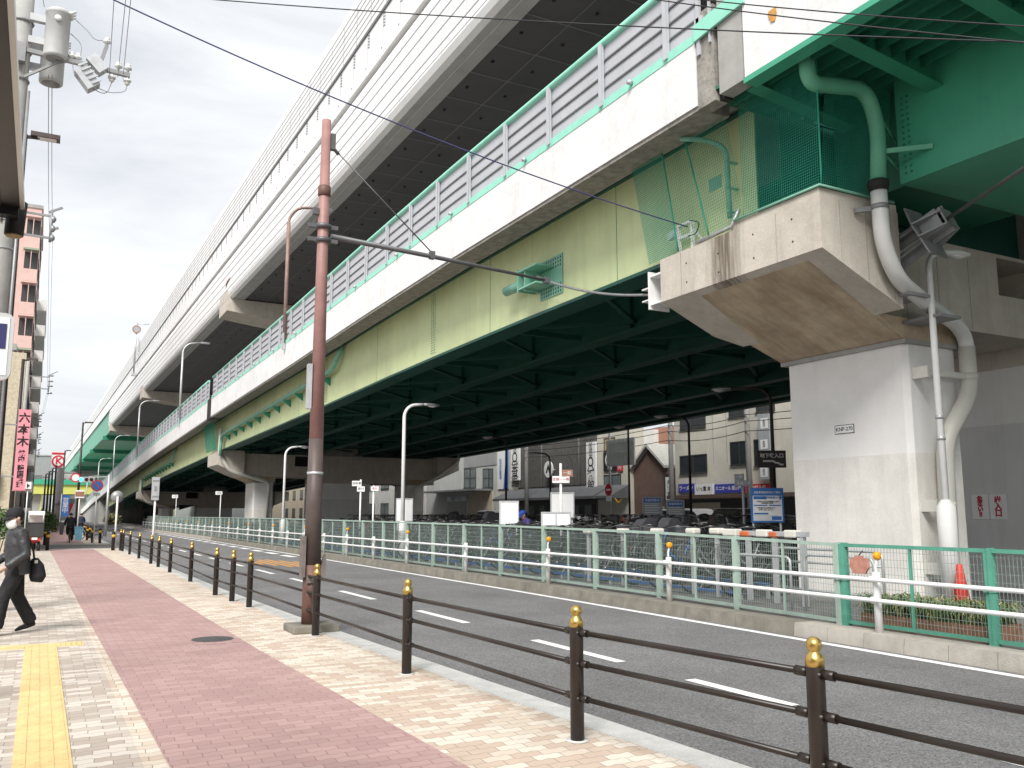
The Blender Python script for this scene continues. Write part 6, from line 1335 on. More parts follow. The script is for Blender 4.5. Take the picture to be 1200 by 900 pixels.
# traffic signs of the pavement
def post_(t, x, y, h, r=0.035, mt='white_metal'): b = MB(); b.tube([(x, y, 0), (x, y, h)], r, 10); return b.build('post', mt, t)
t = thing('no_parking_sign', (2.75, 55, 0), 'round blue and red no parking sign on a white post', 'traffic sign'); q = at(115, 569, Y=55); post_(t, 2.78, 55.06, q.z+0.2)
b = MB(); b.disc((q.x-0.05, 55, q.z), 0.32, 'y', 0.03, 28, 0); b.disc((q.x-0.05, 54.98, q.z), 0.25, 'y', 0.012, 28, 1); b.bar((q.x-0.05-0.19, 54.968, q.z+0.19), (q.x-0.05+0.19, 54.968, q.z-0.19), 0.012, 0.055, 0, (0, 0, 1)); b.build('disc', ['sign_red', 'sign_blue'], t)
b = MB(); b.box(q.x-0.22, q.x+0.12, 54.985, 55.015, q.z-0.56, q.z-0.4); b.build('plate', 'sign_grey', t)
t = thing('road_mirror', (3.12, 44.5, 0), 'grey round traffic mirror seen from behind on a white post', 'mirror'); q = at(138, 582, Y=44.5); post_(t, 3.13, 44.5, q.z, 0.045, 'white_rusty'); b = MB(); b.tube([(3.13, 44.5, q.z-0.1), (3.2, 44.7, q.z+0.05)], 0.03, 8); b.build('bracket', 'galv', t); b = MB(); b.lathe([(0.05, -0.10), (0.2, -0.06), (0.27, 0.02), (0.28, 0.05)], (q.x, 44.8, q.z), 24, 0, 'y'); b.build('mirror_shell', 'steel_mid', t)
t = thing('traffic_sign', (3.45, 32, 0), 'narrow grey sign seen from behind on a white post by the fence', 'traffic sign'); q1, q0 = at(176, 559, Y=32), at(184, 586, Y=32); post_(t, 3.42, 32.05, q1.z); b = MB(); b.box(3.28, 3.52, 31.97, 32.0, q0.z, q1.z); b.build('panel', 'galv', t); b = MB(); b.box(3.3, 3.5, 31.955, 31.968, q0.z+0.1, q0.z+0.14); b.box(3.3, 3.5, 31.955, 31.968, q1.z-0.14, q1.z-0.1); b.box(3.36, 3.44, 31.955, 31.968, q0.z+0.3, q1.z-0.3); b.build('stiffener', 'steel_mid', t)
# traffic signal and boards farther on
t = thing('traffic_signal', (2.4, 72, 0), 'green traffic signal with a round sign on an arm before the far lamp', 'traffic signal'); q = at(95, 562, Y=72); b = MB(); b.bar((1.4, 72, q.z+0.1), (4.4, 72, q.z+0.25), 0.08, 0.08); b.tube([(4.4, 72, 0), (4.4, 72, q.z+0.4)], 0.09, 10); b.build('mast', 'galv', t); b = MB(); b.box(q.x-0.2, q.x+0.9, 71.8, 71.95, q.z-0.2, q.z+0.2); b.build('housing', 'galv', t)
b = MB(); b.disc((q.x, 71.79, q.z), 0.14, 'y', 0.02, 20); b.build('green_lens', 'signal_green', t); b = MB(); b.disc((q.x+0.35, 71.79, q.z), 0.13, 'y', 0.02, 20); b.disc((q.x+0.68, 71.79, q.z), 0.13, 'y', 0.02, 20); b.build('dark_lens', 'signal_off', t); q = at(88.5, 560, Y=72); b = MB(); b.disc((q.x, 71.8, q.z), 0.34, 'y', 0.03, 24, 0); b.disc((q.x, 71.78, q.z), 0.25, 'y', 0.02, 24, 1); b.build('round_sign', ['sign_red', 'sign_white'], t)
t = thing('red_plate_sign', (2.6, 70, 0), 'small brown and white plate on a slim white post by the blue bin', 'sign'); q = at(93.5, 579, Y=70); post_(t, q.x, 70.05, q.z+0.2, 0.04); b = MB(); b.box(q.x-0.3, q.x+0.3, 69.97, 70, q.z-0.28, q.z+0.28, 1); b.box(q.x-0.28, q.x+0.28, 69.96, 69.969, q.z-0.17, q.z+0.17, 0); b.build('panel', ['wall_brick', 'sign_white'], t)
t = thing('banner', (1.8, 85, 0), 'blue vertical banner with white lettering on the far pavement', 'banner'); qa, qb = at(73, 580, Y=88), at(80, 605, Y=88); post_(t, qa.x-0.05, 88, qa.z+0.1, 0.03); b = MB(); b.box(qa.x, qb.x, 87.98, 88.0, qb.z, qa.z); b.build('cloth', 'sign_blue', t); lettering('営\n業\n中', ((qa.x+qb.x)/2, 87.97, (qa.z+qb.z)/2), 0.5, 'ink_white', t, '-y', line=0.9)
t = thing('hoarding', (3, 96, 0), 'white and red striped hoarding panel beyond the blue bin', 'hoarding'); qa, qb = at(80, 590, Y=96), at(92, 604, Y=96); b = MB(); b.box(qa.x, qb.x, 96, 96.1, 0, qa.z, 0); m = (qa.x+qb.x)/2; b.prism([(qa.x, 1.2), (m, qa.z), (m-0.4, qa.z), (qa.x, 1.9)], 'y', 95.98, 95.999, 1); b.box(qb.x-0.25, qb.x, 95.98, 95.999, 1.0, qa.z-0.1, 1); b.build('panel', ['sign_white', 'sign_red'], t); b = MB(); b.box(qa.x-0.05, qa.x+0.05, 96.1, 96.3, 0, 2); b.box(qb.x-0.05, qb.x+0.05, 96.1, 96.3, 0, 2); b.build('support', 'galv', t)
t = thing('planter_box', (1.5, 84, 0), 'black planter box at the edge of the far red strip', 'planter'); qa, qb = at(70, 606, Y=80), at(76, 614, Y=80); b = MB(); b.prism([(qa.x+0.08, 0.01), (qb.x-0.08, 0.01), (qb.x, 0.95), (qa.x, 0.95)], 'y', 80, 80.8); b.build('box', 'frame_dark', t); b = MB(); b.box(qa.x+0.04, qb.x-0.04, 80.05, 80.75, 0.951, 0.98); b.build('soil', 'soil', t)
t = thing('waste_bin', (2.45, 66, 0), 'light blue plastic bin standing by the kerb', 'bin'); qa, qb = at(88, 613, Y=62), at(97, 629, Y=62); b = MB(); b.prism([(qa.x+0.06, 0.01), (qb.x-0.06, 0.01), (qb.x, 0.78), (qa.x, 0.78)], 'y', 62, 62.45); b.build('tub', 'bin_blue', t); b = MB(); b.box(qa.x-0.03, qb.x+0.03, 61.97, 62.48, 0.78, 0.84); b.build('lid', 'bin_blue', t)
# K board and the bridge crossing the far end
t = thing('rooftop_sign', (3, 165, 0), 'white board with a red ring and letter on a far roof post', 'sign'); qa, qb = at(61, 529, Y=165), at(76, 548, Y=165); b = MB(); b.box(qa.x, qb.x, 165, 165.4, qb.z, qa.z); b.build('board', 'sign_white', t); m = Vector(((qa.x+qb.x)/2, 164.95, (qa.z+qb.z)/2-0.3)); b = MB(); b.disc(m, 1.0, 'y', 0.06, 28, 0); b.disc(m+Vector((0, -0.04, 0)), 0.72, 'y', 0.06, 28, 1); b.build('ring', ['sign_red', 'sign_white'], t); lettering('K', m+Vector((0.05, -0.1, 0)), 1.5, 'sign_red', t, '-y', bold=0.05); b = MB(); b.box(qa.x+0.02, qb.x-0.02, 164.97, 164.999, qa.z-0.5, qa.z-0.15); b.build('red_line', 'sign_red', t); b = MB(); b.box(m.x-0.12, m.x+0.12, 165.1, 165.3, 0, qb.z); b.build('post', 'galv', t)
t = thing('crossing_bridge', (10, 262, 0), 'yellow green road bridge crossing the far end of the street', 'bridge'); zz = [at(70, y, Y=260).z for y in (562, 568, 579)]
b = MB(); b.box(-40, 60, 260, 275, zz[2], zz[1]); b.build('yellow_girder', 'bridge_yellow', t); b = MB(); b.box(-40, 60, 259.5, 275.5, zz[1], zz[0]); b.build('green_parapet', 'steel_green', t)
for x in (-2.6, 9, 30):
    b = MB(); b.box(x, x+2.6, 262, 270, 0, zz[2]); b.build('pillar', 'concrete_grey', t); b = MB(); b.box(x-0.3, x, 261.8, 262.4, 0, zz[2]); b.box(x+2.6, x+2.9, 261.8, 262.4, 0, zz[2]); b.build('pillar_edge', 'bridge_yellow', t)
for (x0, x1, y, h, mt, lab) in ((3.8, 16, 320, 15, 'wall_pale', 'hazy pale block beyond the far bridge'), (-9, 2.5, 300, 19, 'wall_grey', 'hazy grey block beyond the far bridge on the left')):
    t = thing('town_building', ((x0+x1)/2, y, 0), lab, 'building'); b = MB(); b.box(x0, x1, y, y+15, 0, h); b.build('wall', mt, t); b = MB(); b.box(x0-.2, x1+.2, y-.2, y+15.2, h, h+.4); b.build('roof', 'concrete_grey', t)
    for k in range(4):
        for j in range(3): lwin(t, x0+1+j*3, x0+3+j*3, y-0.005, 1.5+k*3.3, 3.3+k*3.3, 'glass_pale')

# ------------------------------------------------------------------ plants
def shrub(name, c, r, h, n, label, cat='shrub', leafm='leaf', ls=0.09, trunk=True):
    t = thing(name, c, label, cat); rnd = random.Random(hash(label) % 1000); b = MB()
    cl = [(rnd.uniform(-r*0.6, r*0.6), rnd.uniform(-r*0.6, r*0.6), h*rnd.uniform(0.25, 0.85), r*rnd.uniform(0.3, 0.6)) for _ in range(9)]
    for _ in range(n):
        q = rnd.choice(cl); a, e = rnd.uniform(0, 2*PI), rnd.uniform(-1, 1); rr = q[3]*rnd.uniform(0.5, 1.1); ce = math.sqrt(1-e*e)
        p = Vector((c[0]+q[0]+rr*ce*math.cos(a), c[1]+q[1]+rr*ce*math.sin(a), max(c[2]+0.05, c[2]+q[2]+rr*e)))
        d = Vector((rnd.gauss(0, 1), rnd.gauss(0, 1), rnd.gauss(0.3, 1))).normalized(); s = d.orthogonal().normalized(); L_ = ls*rnd.uniform(0.6, 1.4)
        b._add([p-d*L_, p-s*L_*0.4, p+d*L_, p+s*L_*0.4], [(0, 1, 2, 3)], 0 if rnd.random() < 0.6 else 1)
    b.build('crown', [leafm, 'leaf_light'], t); b = MB()
    for q in cl[:5]: b.tube([(c[0]+q[0]*0.2, c[1]+q[1]*0.2, c[2]), (c[0]+q[0], c[1]+q[1], c[2]+q[2])], [0.025, 0.01], 5)
    b.build('stem', 'bark', t)
shrub('shrub', (0.55, 92, 0), 1.5, 1.7, 900, 'round green shrub beside the far red strip', ls=0.2)
shrub('shrub', (-0.1, 110, 0), 1.6, 1.8, 700, 'farther green shrub under the thin brown poles', ls=0.2)
shrub('shrub', (-1.25, 36, 0), 0.7, 1.9, 900, 'green shrub behind the walking man at the left edge', ls=0.1)
shrub('shrub', (-1.0, 52, 0), 0.7, 1.9, 700, 'small green shrub below the pink sign', ls=0.12)
q = at(908, 600, X=16.5); shrub('shrub', (16.3, q.y+0.6, LOT_Z), 0.4, 1.3, 500, 'dark green shrub beside the legs of the blue notice board', ls=0.08)
shrub('weed_clump', (9.9, 150, LOT_Z), 1.6, 1.1, 700, 'dry weeds at the foot of the low end of the ramp', 'weeds', 'blade_dry', ls=0.22)
# grass in a low brick edging behind the near fence
t = thing('planter_bed', (10.3, 7.6, LOT_Z), 'brick edged bed of long drooping grass behind the vivid green fence', 'planter')
b = MB(); b.box(9.82, 9.9, 6.72, 8.5, LOT_Z-0.01, LOT_Z+0.17); b.box(10.45, 10.53, 6.72, 8.5, LOT_Z-0.01, LOT_Z+0.17); b.box(9.9, 10.45, 6.72, 6.8, LOT_Z-0.01, LOT_Z+0.17); b.box(9.9, 10.45, 8.42, 8.5, LOT_Z-0.01, LOT_Z+0.17)
b.build('brick_edging', 'planter', t)
b = MB(); b.box(9.9, 10.45, 6.8, 8.42, LOT_Z, LOT_Z+0.13); b.build('soil', 'soil', t)
rnd = random.Random(3); b = MB()
for _ in range(1500):
    y = rnd.choice([rnd.uniform(6.75, 7.55), rnd.uniform(7.7, 8.5)]); x = rnd.uniform(9.86, 10.5); a = rnd.uniform(0, 2*PI); l = rnd.uniform(0.18, 0.42); w = rnd.uniform(0.006, 0.012); o = Vector((math.cos(a), math.sin(a), 0)); s = Vector((-o.y, o.x, 0))*w
    p0 = Vector((x, y, LOT_Z+0.12)); p1 = p0+o*l*0.25+Vector((0, 0, l*0.6)); p2 = p0+o*l*0.65+Vector((0, 0, l*0.75)); p3 = p0+o*l*0.95+Vector((0, 0, l*rnd.uniform(0.3, 0.6)))
    b._add([p0-s, p0+s, p1+s, p1-s, p2+s*0.8, p2-s*0.8, p3], [(0, 1, 2, 3), (3, 2, 4, 5), (5, 4, 6)], rnd.choice([0, 0, 0, 1, 1, 2]))
g_ = b.build('grass', ['blade', 'leaf_light', 'blade_dry'], t)
# ------------------------------------------------------------------ bicycles (front towards +y, base at z=0)
def ring(b, c, r, rt, n=28, m=8, mi=0):
    vs = []; fs = []
    for i in range(n):
        a = 2*PI*i/n
        for j in range(m):
            q = 2*PI*j/m; rr = r+rt*math.cos(q); vs.append((c[0]+rt*math.sin(q), c[1]+rr*math.cos(a), c[2]+rr*math.sin(a)))
    for i in range(n):
        for j in range(m): fs.append((i*m+j, ((i+1) % n)*m+j, ((i+1) % n)*m+(j+1) % m, i*m+(j+1) % m))
    b._add(vs, fs, mi, True)
def make_bike(frame_mat, label, basket=True, child=False, cover=False, whole=False, bag=None, group=None, name='bicycle'):
    t = thing(name, (0, 0, 0), label, 'bicycle', group)
    WR = 0.315; fy, ry = 0.56, -0.52; hz = WR+0.02
    parts = []
    def P(b, nm, mts, par=t): return parts.append((b, nm, mts if isinstance(mts, (list, tuple)) else [mts], par)) or len(parts)-1
    fr = MB()
    bb = (0, -0.06, 0.27); head = (0, 0.40, 0.66); seat = (0, -0.2, 0.62)
    fr.tube(smooth_path([head, (0, 0.2, 0.38), bb], 0.2), 0.022, 8); fr.tube([bb, (0, -0.22, 0.74)], 0.017, 8)
    for sx in (-0.05, 0.05): fr.tube([bb, (sx, ry, hz)], 0.010, 6); fr.tube([seat, (sx, ry, hz)], 0.009, 6); fr.tube([(0, 0.42, 0.60), (sx, 0.46, 0.52), (sx, fy, hz)], 0.012, 6)
    fr.tube([(0, 0.43, 0.58), (0, 0.36, 0.90)], 0.018, 8)
    parts.append((fr, 'frame', [frame_mat], None))
    hb = MB(); hb.tube(smooth_path([(-0.27, 0.12, 0.98), (-0.25, 0.28, 1.0), (0, 0.36, 0.93), (0.25, 0.28, 1.0), (0.27, 0.12, 0.98)], 0.12, 3), 0.011, 6)
    parts.append((hb, 'handlebar', ['bike_steel'], None))
    gp = MB()
    for sx in (-0.265, 0.265): gp.tube([(sx, 0.22, 0.992), (sx*1.01, 0.1, 0.978)], 0.017, 6)
    gp.box(-0.06, 0.06, 0.4, 0.46, 0.88, 0.95); parts.append((gp, 'grip', ['rubber'], None))
    sa = MB(); sa.tube([(0, -0.40, 0.80), (0, -0.3, 0.815), (0, -0.18, 0.80), (0, -0.06, 0.79)], [0.085, 0.1, 0.05, 0.022], 10, 0, ell=[0.4]*4); sa.tube([(0, -0.24, 0.7), (0, -0.26, 0.79)], 0.02, 6); parts.append((sa, 'saddle', ['rubber'], None))
    for y in (fy, ry):
        w = MB(); ring(w, (0, y, WR), WR-0.02, 0.02, 26, 6, 0); ring(w, (0, y, WR), WR-0.045, 0.011, 26, 4, 1)
        w.lathe([(0.03, -0.05), (0.03, 0.05)], (0, y, WR), 8, 1, 'x')
        for k in range(14):
            a = 2*PI*k/14; w.bar((0.02*(-1)**k, y, WR), (0, y+(WR-0.045)*math.cos(a), WR+(WR-0.045)*math.sin(a)), 0.003, 0.003, 1)
        parts.append((w, 'wheel', ['rubber', 'bike_steel'], None))
        g = MB(); pts = [(0, y+(WR+0.025)*math.cos(R(a)), WR+(WR+0.025)*math.sin(R(a))) for a in (range(20, 140, 15) if y > 0 else range(30, 195, 15))]
        for p, q in zip(pts, pts[1:]): g.bar(p, q, 0.045, 0.006)
        parts.append((g, 'mudguard', ['bike_steel' if frame_mat != 'black' else 'black'], None))
    ch = MB(); ch.prism([(-0.52, 0.30), (-0.06, 0.20), (0.04, 0.27), (-0.04, 0.36), (-0.5, 0.37)], 'x', 0.045, 0.065); ch.bar((0.05, -0.06, 0.27), (0.07, -0.06, 0.12), 0.015, 0.02); ch.box(0.07, 0.15, -0.1, -0.02, 0.10, 0.125); ch.bar((-0.05, -0.06, 0.27), (-0.07, -0.06, 0.42), 0.015, 0.02); ch.box(-0.15, -0.07, -0.1, -0.02, 0.42, 0.445)
    parts.append((ch, 'chain_guard', ['frame_dark'], None))
    ca = MB()
    for sx in (-0.06, 0.0, 0.06): ca.bar((sx, -0.3, 0.69), (sx, -0.78, 0.69), 0.01, 0.01)
    for y in (-0.35, -0.55, -0.76): ca.bar((-0.06, y, 0.69), (0.06, y, 0.69), 0.01, 0.01)
    for sx in (-0.06, 0.06): ca.bar((sx, -0.62, 0.69), (sx, ry, hz), 0.009, 0.009)
    ca.box(-0.03, 0.03, -0.80, -0.785, 0.55, 0.60); parts.append((ca, 'carrier', ['bike_steel'], None))
    st = MB(); st.bar((-0.07, ry, hz), (-0.14, ry-0.05, 0.0), 0.014, 0.014); parts.append((st, 'kickstand', ['bike_steel'], None))
    if basket:
        k = MB(); x0, x1, y0, y1, z0, z1 = -0.17, 0.17, 0.50, 0.78, 0.66, 0.90; tx = 0.03
        def bc(u, v, z): s = (z-z0)/(z1-z0); return ((x0-tx*s)+(x1-x0+2*tx*s)*u, (y0)+(y1-y0+tx*s)*v, z)
        for z in (z0, z0+0.08, z0+0.16, z1):
            c = [bc(0, 0, z), bc(1, 0, z), bc(1, 1, z), bc(0, 1, z)]; w_ = 0.014 if z == z1 else 0.005
            for i in range(4): k.bar(c[i], c[(i+1) % 4], w_, w_)
        for i in range(9):
            f = i/8
            for (u0, v0) in ((f, 0), (f, 1), (0, f), (1, f)): k.bar(bc(u0, v0, z0), bc(u0, v0, z1), 0.004, 0.004)
            k.bar(bc(f, 0, z0), bc(f, 1, z0), 0.004, 0.004)
        parts.append((k, 'basket', ['frame_dark' if frame_mat in ('black', 'cloth_navy') else 'bike_steel'], None))
    if child:
        s = MB(); s.prism([(-0.38, 0.72), (-0.72, 0.72), (-0.78, 1.08), (-0.71, 1.1), (-0.64, 0.84), (-0.38, 0.79)], 'x', -0.12, 0.12)
        for sx in (-0.17, 0.17): s.box(sx*0.75-0.02, sx*0.75+0.02, -0.7, -0.42, 0.72, 0.9); s.box(sx-0.035, sx+0.035, -0.5, -0.38, 0.45, 0.72)
        parts.append((s, 'child_seat', ['rubber'], None))
    if cover:
        s = MB(); s.prism([(-0.32, 0.72), (-0.8, 0.7), (-0.86, 1.02), (-0.76, 1.2), (-0.66, 1.26), (-0.5, 1.22), (-0.36, 1.05)], 'x', -0.18, 0.18); parts.append((s, 'rain_cover', ['cover_dark' if cover == 1 else 'glass_pale'], None))
    if bag: s = MB(); s.ball((0, 0.64, 0.88), 0.16, 10, 6, 0, (1, 0.85, 0.7)); parts.append((s, 'basket_bag', [bag], None))
    if whole:
        allb = MB(); mats = []
        for b, nm, mts, _ in parts:
            base = len(allb.v); allb.v += b.v
            for m in mts:
                if m not in mats: mats.append(m)
            for f, mi, sm in zip(b.f, b.m, b.sm): allb.f.append([i+base for i in f]); allb.m.append(mats.index(mts[mi])); allb.sm.append(sm)
        bpy.data.objects.remove(t); o = allb.build(name, mats); return tag(o, label, 'bicycle', group)
    for b, nm, mts, _ in parts: b.build(nm, mts, t)
    return t
KINDS = [('black', {}, 'black city bicycle with a front basket'), ('frame_dark', {'child': True}, 'dark bicycle with a rear child seat'), ('steel_mid', {}, 'grey bicycle with a chrome basket'),
         ('steel_mid', {'bag': 'cloth_black'}, 'grey bicycle with a black bag in its basket'), ('sign_blue', {}, 'blue bicycle with a chrome basket'), ('black', {'cover': 1, 'child': True}, 'dark bicycle with a hooded grey rain cover'), ('cone_red', {}, 'red bicycle with a chrome basket'), ('black', {'bag': 'cloth_black', 'child': True}, 'black bicycle with child seat and basket bag')]
WT = [12, 2, 5, 2, 1, 1, 1, 2]
rnd = random.Random(11)
near_g, back_g = 'bicycles parked along the green fence', 'bicycles parked in the back rows'
detail = {}; simple = {}
rowdesc = {0: 'in the row along the green fence', 1: 'in the crowded second row', 2: 'in the crowded middle rows', 3: 'in the back rows before the shops'}
def put_bike(x, y, rz, z, row, tilt=0.0, lean=0.0, det=False, k=None):
    k = rnd.choices(range(8), WT)[0] if k is None else k
    mt, kw, txt = KINDS[k]; lab = txt + ' ' + rowdesc[row]; key = (k, row); grp = '%s, row %d' % (txt, row) if False else (near_g if row == 0 else back_g)
    pool = detail if det else simple
    if key not in pool:
        src = None
        if not det:
            for (kk, rr), o in simple.items():
                if kk == k: src = o
        if src: o = copy_tree(src, label=lab); o['group'] = grp
        else: o = make_bike(mt, lab, whole=not det, group=grp, **kw)
        pool[key] = o
    else: o = copy_tree(pool[key])
    o.location = (x, y, z); o.rotation_mode = 'XYZ'; o.rotation_euler = (tilt, lean, rz)
    return o
def blocked(x, y):
    for yc in (11.55, 65.1):
        if abs(y-yc) < 2.2 and (12.6 < x < 15.2 or 16.6 < x < 22.5 or 24.2 < x < 27): return True
    return False
# row along the fence: fronts towards the fence
y = 12.3; i = 0
while y < 60:
    if not blocked(11.5, y):
        up = i % 2; put_bike(11.55+rnd.uniform(-0.06, 0.06)+(0.25 if up else 0), y, R(90+rnd.uniform(-5, 5)), LOT_Z+(0.22 if up else 0.0), 0, R(rnd.uniform(0, 3)+(6 if up else 0)), R(rnd.uniform(-4, 4)), det=y < 27)
    y += 0.5 if y < 34 else 0.8; i += 1
for row, X, rz, y0, y1, st in ((1, 13.3, -90, 14.2, 40, 0.62), (1, 15.6, -90, 13.6, 50, 0.6), (2, 17.6, 90, 14.4, 50, 0.7), (2, 21.2, -90, 14, 46, 1.0), (3, 26.6, -90, 16, 58, 1.2)):
    y = y0; i = 0
    while y < y1:
        if not blocked(X, y): put_bike(X+rnd.uniform(-0.1, 0.1), y, R(rz+rnd.uniform(-12, 12)), LOT_Z+((0.45 if i % 2 else 0.2) if X > 14 else (0.25 if i % 2 else 0.02)), row, R(rnd.uniform(0, 4)+(5 if i % 2 else 0)), R(rnd.uniform(-4, 4)))
        y += st; i += 1
# slide racks the bicycles stand in
for i, (X, y0, y1, lab) in enumerate(((11.25, 12, 60, 'low steel rack rails under the bicycles along the fence'), (16.6, 13.4, 50, 'low steel rack rails under the middle rows of bicycles'), (22.2, 13.8, 46, 'low steel rack rails under the back rows of bicycles'))):
    t = thing('bicycle_rack', (X, (y0+y1)/2, LOT_Z), lab, 'bicycle rack'); b = MB(); b.box(X-0.35, X-0.3, y0, y1, LOT_Z+0.08, LOT_Z+0.13); b.box(X+0.3, X+0.35, y0, y1, LOT_Z+0.22, LOT_Z+0.27); b.build('rail', 'rack_blue' if i == 0 else 'galv', t)
    b = MB(); y = y0
    while y < y1: b.box(X-0.35, X-0.3, y, y+0.05, LOT_Z-0.01, LOT_Z+0.08); b.box(X+0.3, X+0.35, y, y+0.05, LOT_Z-0.01, LOT_Z+0.22); y += 2
    b.build('rack_feet', 'galv', t)
# steel barrier hoops and ticket gate by the near end of the fence
def hoop(x, y0, y1, h, lab, mt='galv', n=3, axis='y'):
    t = thing('steel_railing', (x, (y0+y1)/2, LOT_Z), lab, 'railing', 'grey steel railings of the bicycle park')
    P = (lambda s, z: (x, s, z)) if axis == 'y' else (lambda s, z: (s, x, z))
    b = MB(); b.tube(smooth_path([P(y0, LOT_Z), P(y0, LOT_Z+h), P(y1, LOT_Z+h), P(y1, LOT_Z)], 0.12), 0.022, 8); b.build('hoop', mt, t)
    b = MB()
    for k in range(1, n): b.tube([P(y0, LOT_Z+h*k/n), P(y1, LOT_Z+h*k/n)], 0.016, 6)
    b.build('cross_rail', mt, t)
hoop(10.6, 8.9, 10.2, 0.85, 'grey steel railing behind the fence left of the grass bed', n=3)
hoop(10.6, 10.5, 11.8, 0.8, 'grey steel railing behind the fence before the blue notice board', n=3)
hoop(11.4, 9.4, 11.6, 0.9, 'longer grey steel railing close to the near pier', n=4)
hoop(11.2, 5.0, 6.3, 0.85, 'grey steel railing behind the fence at the right frame edge', n=3)
hoop(13.0, 5.6, 8.0, 0.9, 'long grey steel railing before the grey pier wall', n=4)
q = at(905, 628, X=11.0); t = thing('ticket_gate', (11.0, q.y, LOT_Z), 'white and orange ticket barrier arm showing above the fence', 'gate')
ya, yb = at(872, 625, X=11.0).y, at(946, 625, X=11.0).y; zt = at(905, 626, X=11.0).z; b = MB()
b.box(10.95, 11.05, yb, ya, zt-0.03, zt+0.05); b.build('barrier_arm', 'galv', t)
for (x0, x1, mt) in ((850, 866, 'pvc_cream'), (870, 880, 'gate_orange'), (889, 902, 'pvc_cream'), (904, 912, 'gate_orange'), (922, 935, 'pvc_cream')):
    y1_, y0_ = at(x0, 625, X=11.0).y, at(x1, 625, X=11.0).y; b = MB(); b.box(10.92, 11.08, y0_, y1_, zt-0.05, zt+(0.075 if mt == 'pvc_cream' else 0.04)); b.build('gate_head', mt, t, bevel=0.02)
for y_ in (yb+0.1, (ya+yb)/2, ya-0.1): b = MB(); b.box(10.96, 11.04, y_-0.035, y_+0.035, LOT_Z, zt-0.03); b.build('gate_post', 'galv', t)
q = at(690, 622, X=11.0)
for i, (px, w_) in enumerate(((690, 1), (730, 1), (770, 1), (812, 1), (840, 1))):
    c = at(px, 622, X=10.9); t = thing('rack_machine', c, ['white rounded rack lock box above the fence, leftmost of five', 'white rounded rack lock box above the fence, second of five from the left', 'white rounded rack lock box above the fence, middle of five', 'white rounded rack lock box above the fence, fourth of five from the left', 'white rounded rack lock box above the fence, nearest the orange barrier arm'][i], 'lock box', 'white rack lock boxes'); b = MB(); b.box(c.x-0.09, c.x+0.09, c.y-0.13, c.y+0.13, c.z-0.06, c.z+0.05); b.build('casing', 'pvc_cream', t, bevel=0.03); b = MB(); b.box(c.x-0.03, c.x+0.03, c.y-0.03, c.y+0.04, LOT_Z, c.z-0.06); b.build('stand', 'galv', t)
# traffic cone
q = at(1107, 708, Z=LOT_Z+0.02); c = Vector((12.85, 9.15, LOT_Z)); t = thing('traffic_cone', c, 'red traffic cone standing beside the base of the white lamp', 'traffic cone')
b = MB(); b.lathe([(0.14, 0.04), (0.045, 0.68), (0.035, 0.7)], c, 20); b.build('cone_body', 'cone_red', t); b = MB(); b.box(c.x-0.18, c.x+0.18, c.y-0.18, c.y+0.18, LOT_Z, LOT_Z+0.04); b.build('base', 'cone_red', t)
# rusty plate hung on the fence
q = at(1010, 661, X=9.66); t = thing('rusty_plate', q, 'faded reddish plate with cut corners hung on the fence by the amber reflector', 'plate')
b = MB(); y0, y1 = at(1021, 661, X=9.63).y, at(999, 661, X=9.63).y; z1, z0 = at(1010, 651, X=9.63).z, at(1010, 672, X=9.63).z; m = (y0+y1)/2; w = y1-y0; h = z1-z0
b.prism([(y0, m*0+z0+h*0.35), (y0+w*0.2, z0), (y1-w*0.2, z0), (y1, z0+h*0.35), (y1-w*0.04, z1-h*0.12), (y1-w*0.3, z1-h*0.12), (y1-w*0.3, z1), (y0+w*0.3, z1), (y0+w*0.3, z1-h*0.12), (y0+w*0.04, z1-h*0.12)], 'x', 9.57, 9.6); b.build('plate_body', 'rust_pink', t)
b = MB(); b.bar((9.58, m, z1), (9.66, m, z1+0.06), 0.012, 0.012); b.build('hook', 'iron', t)

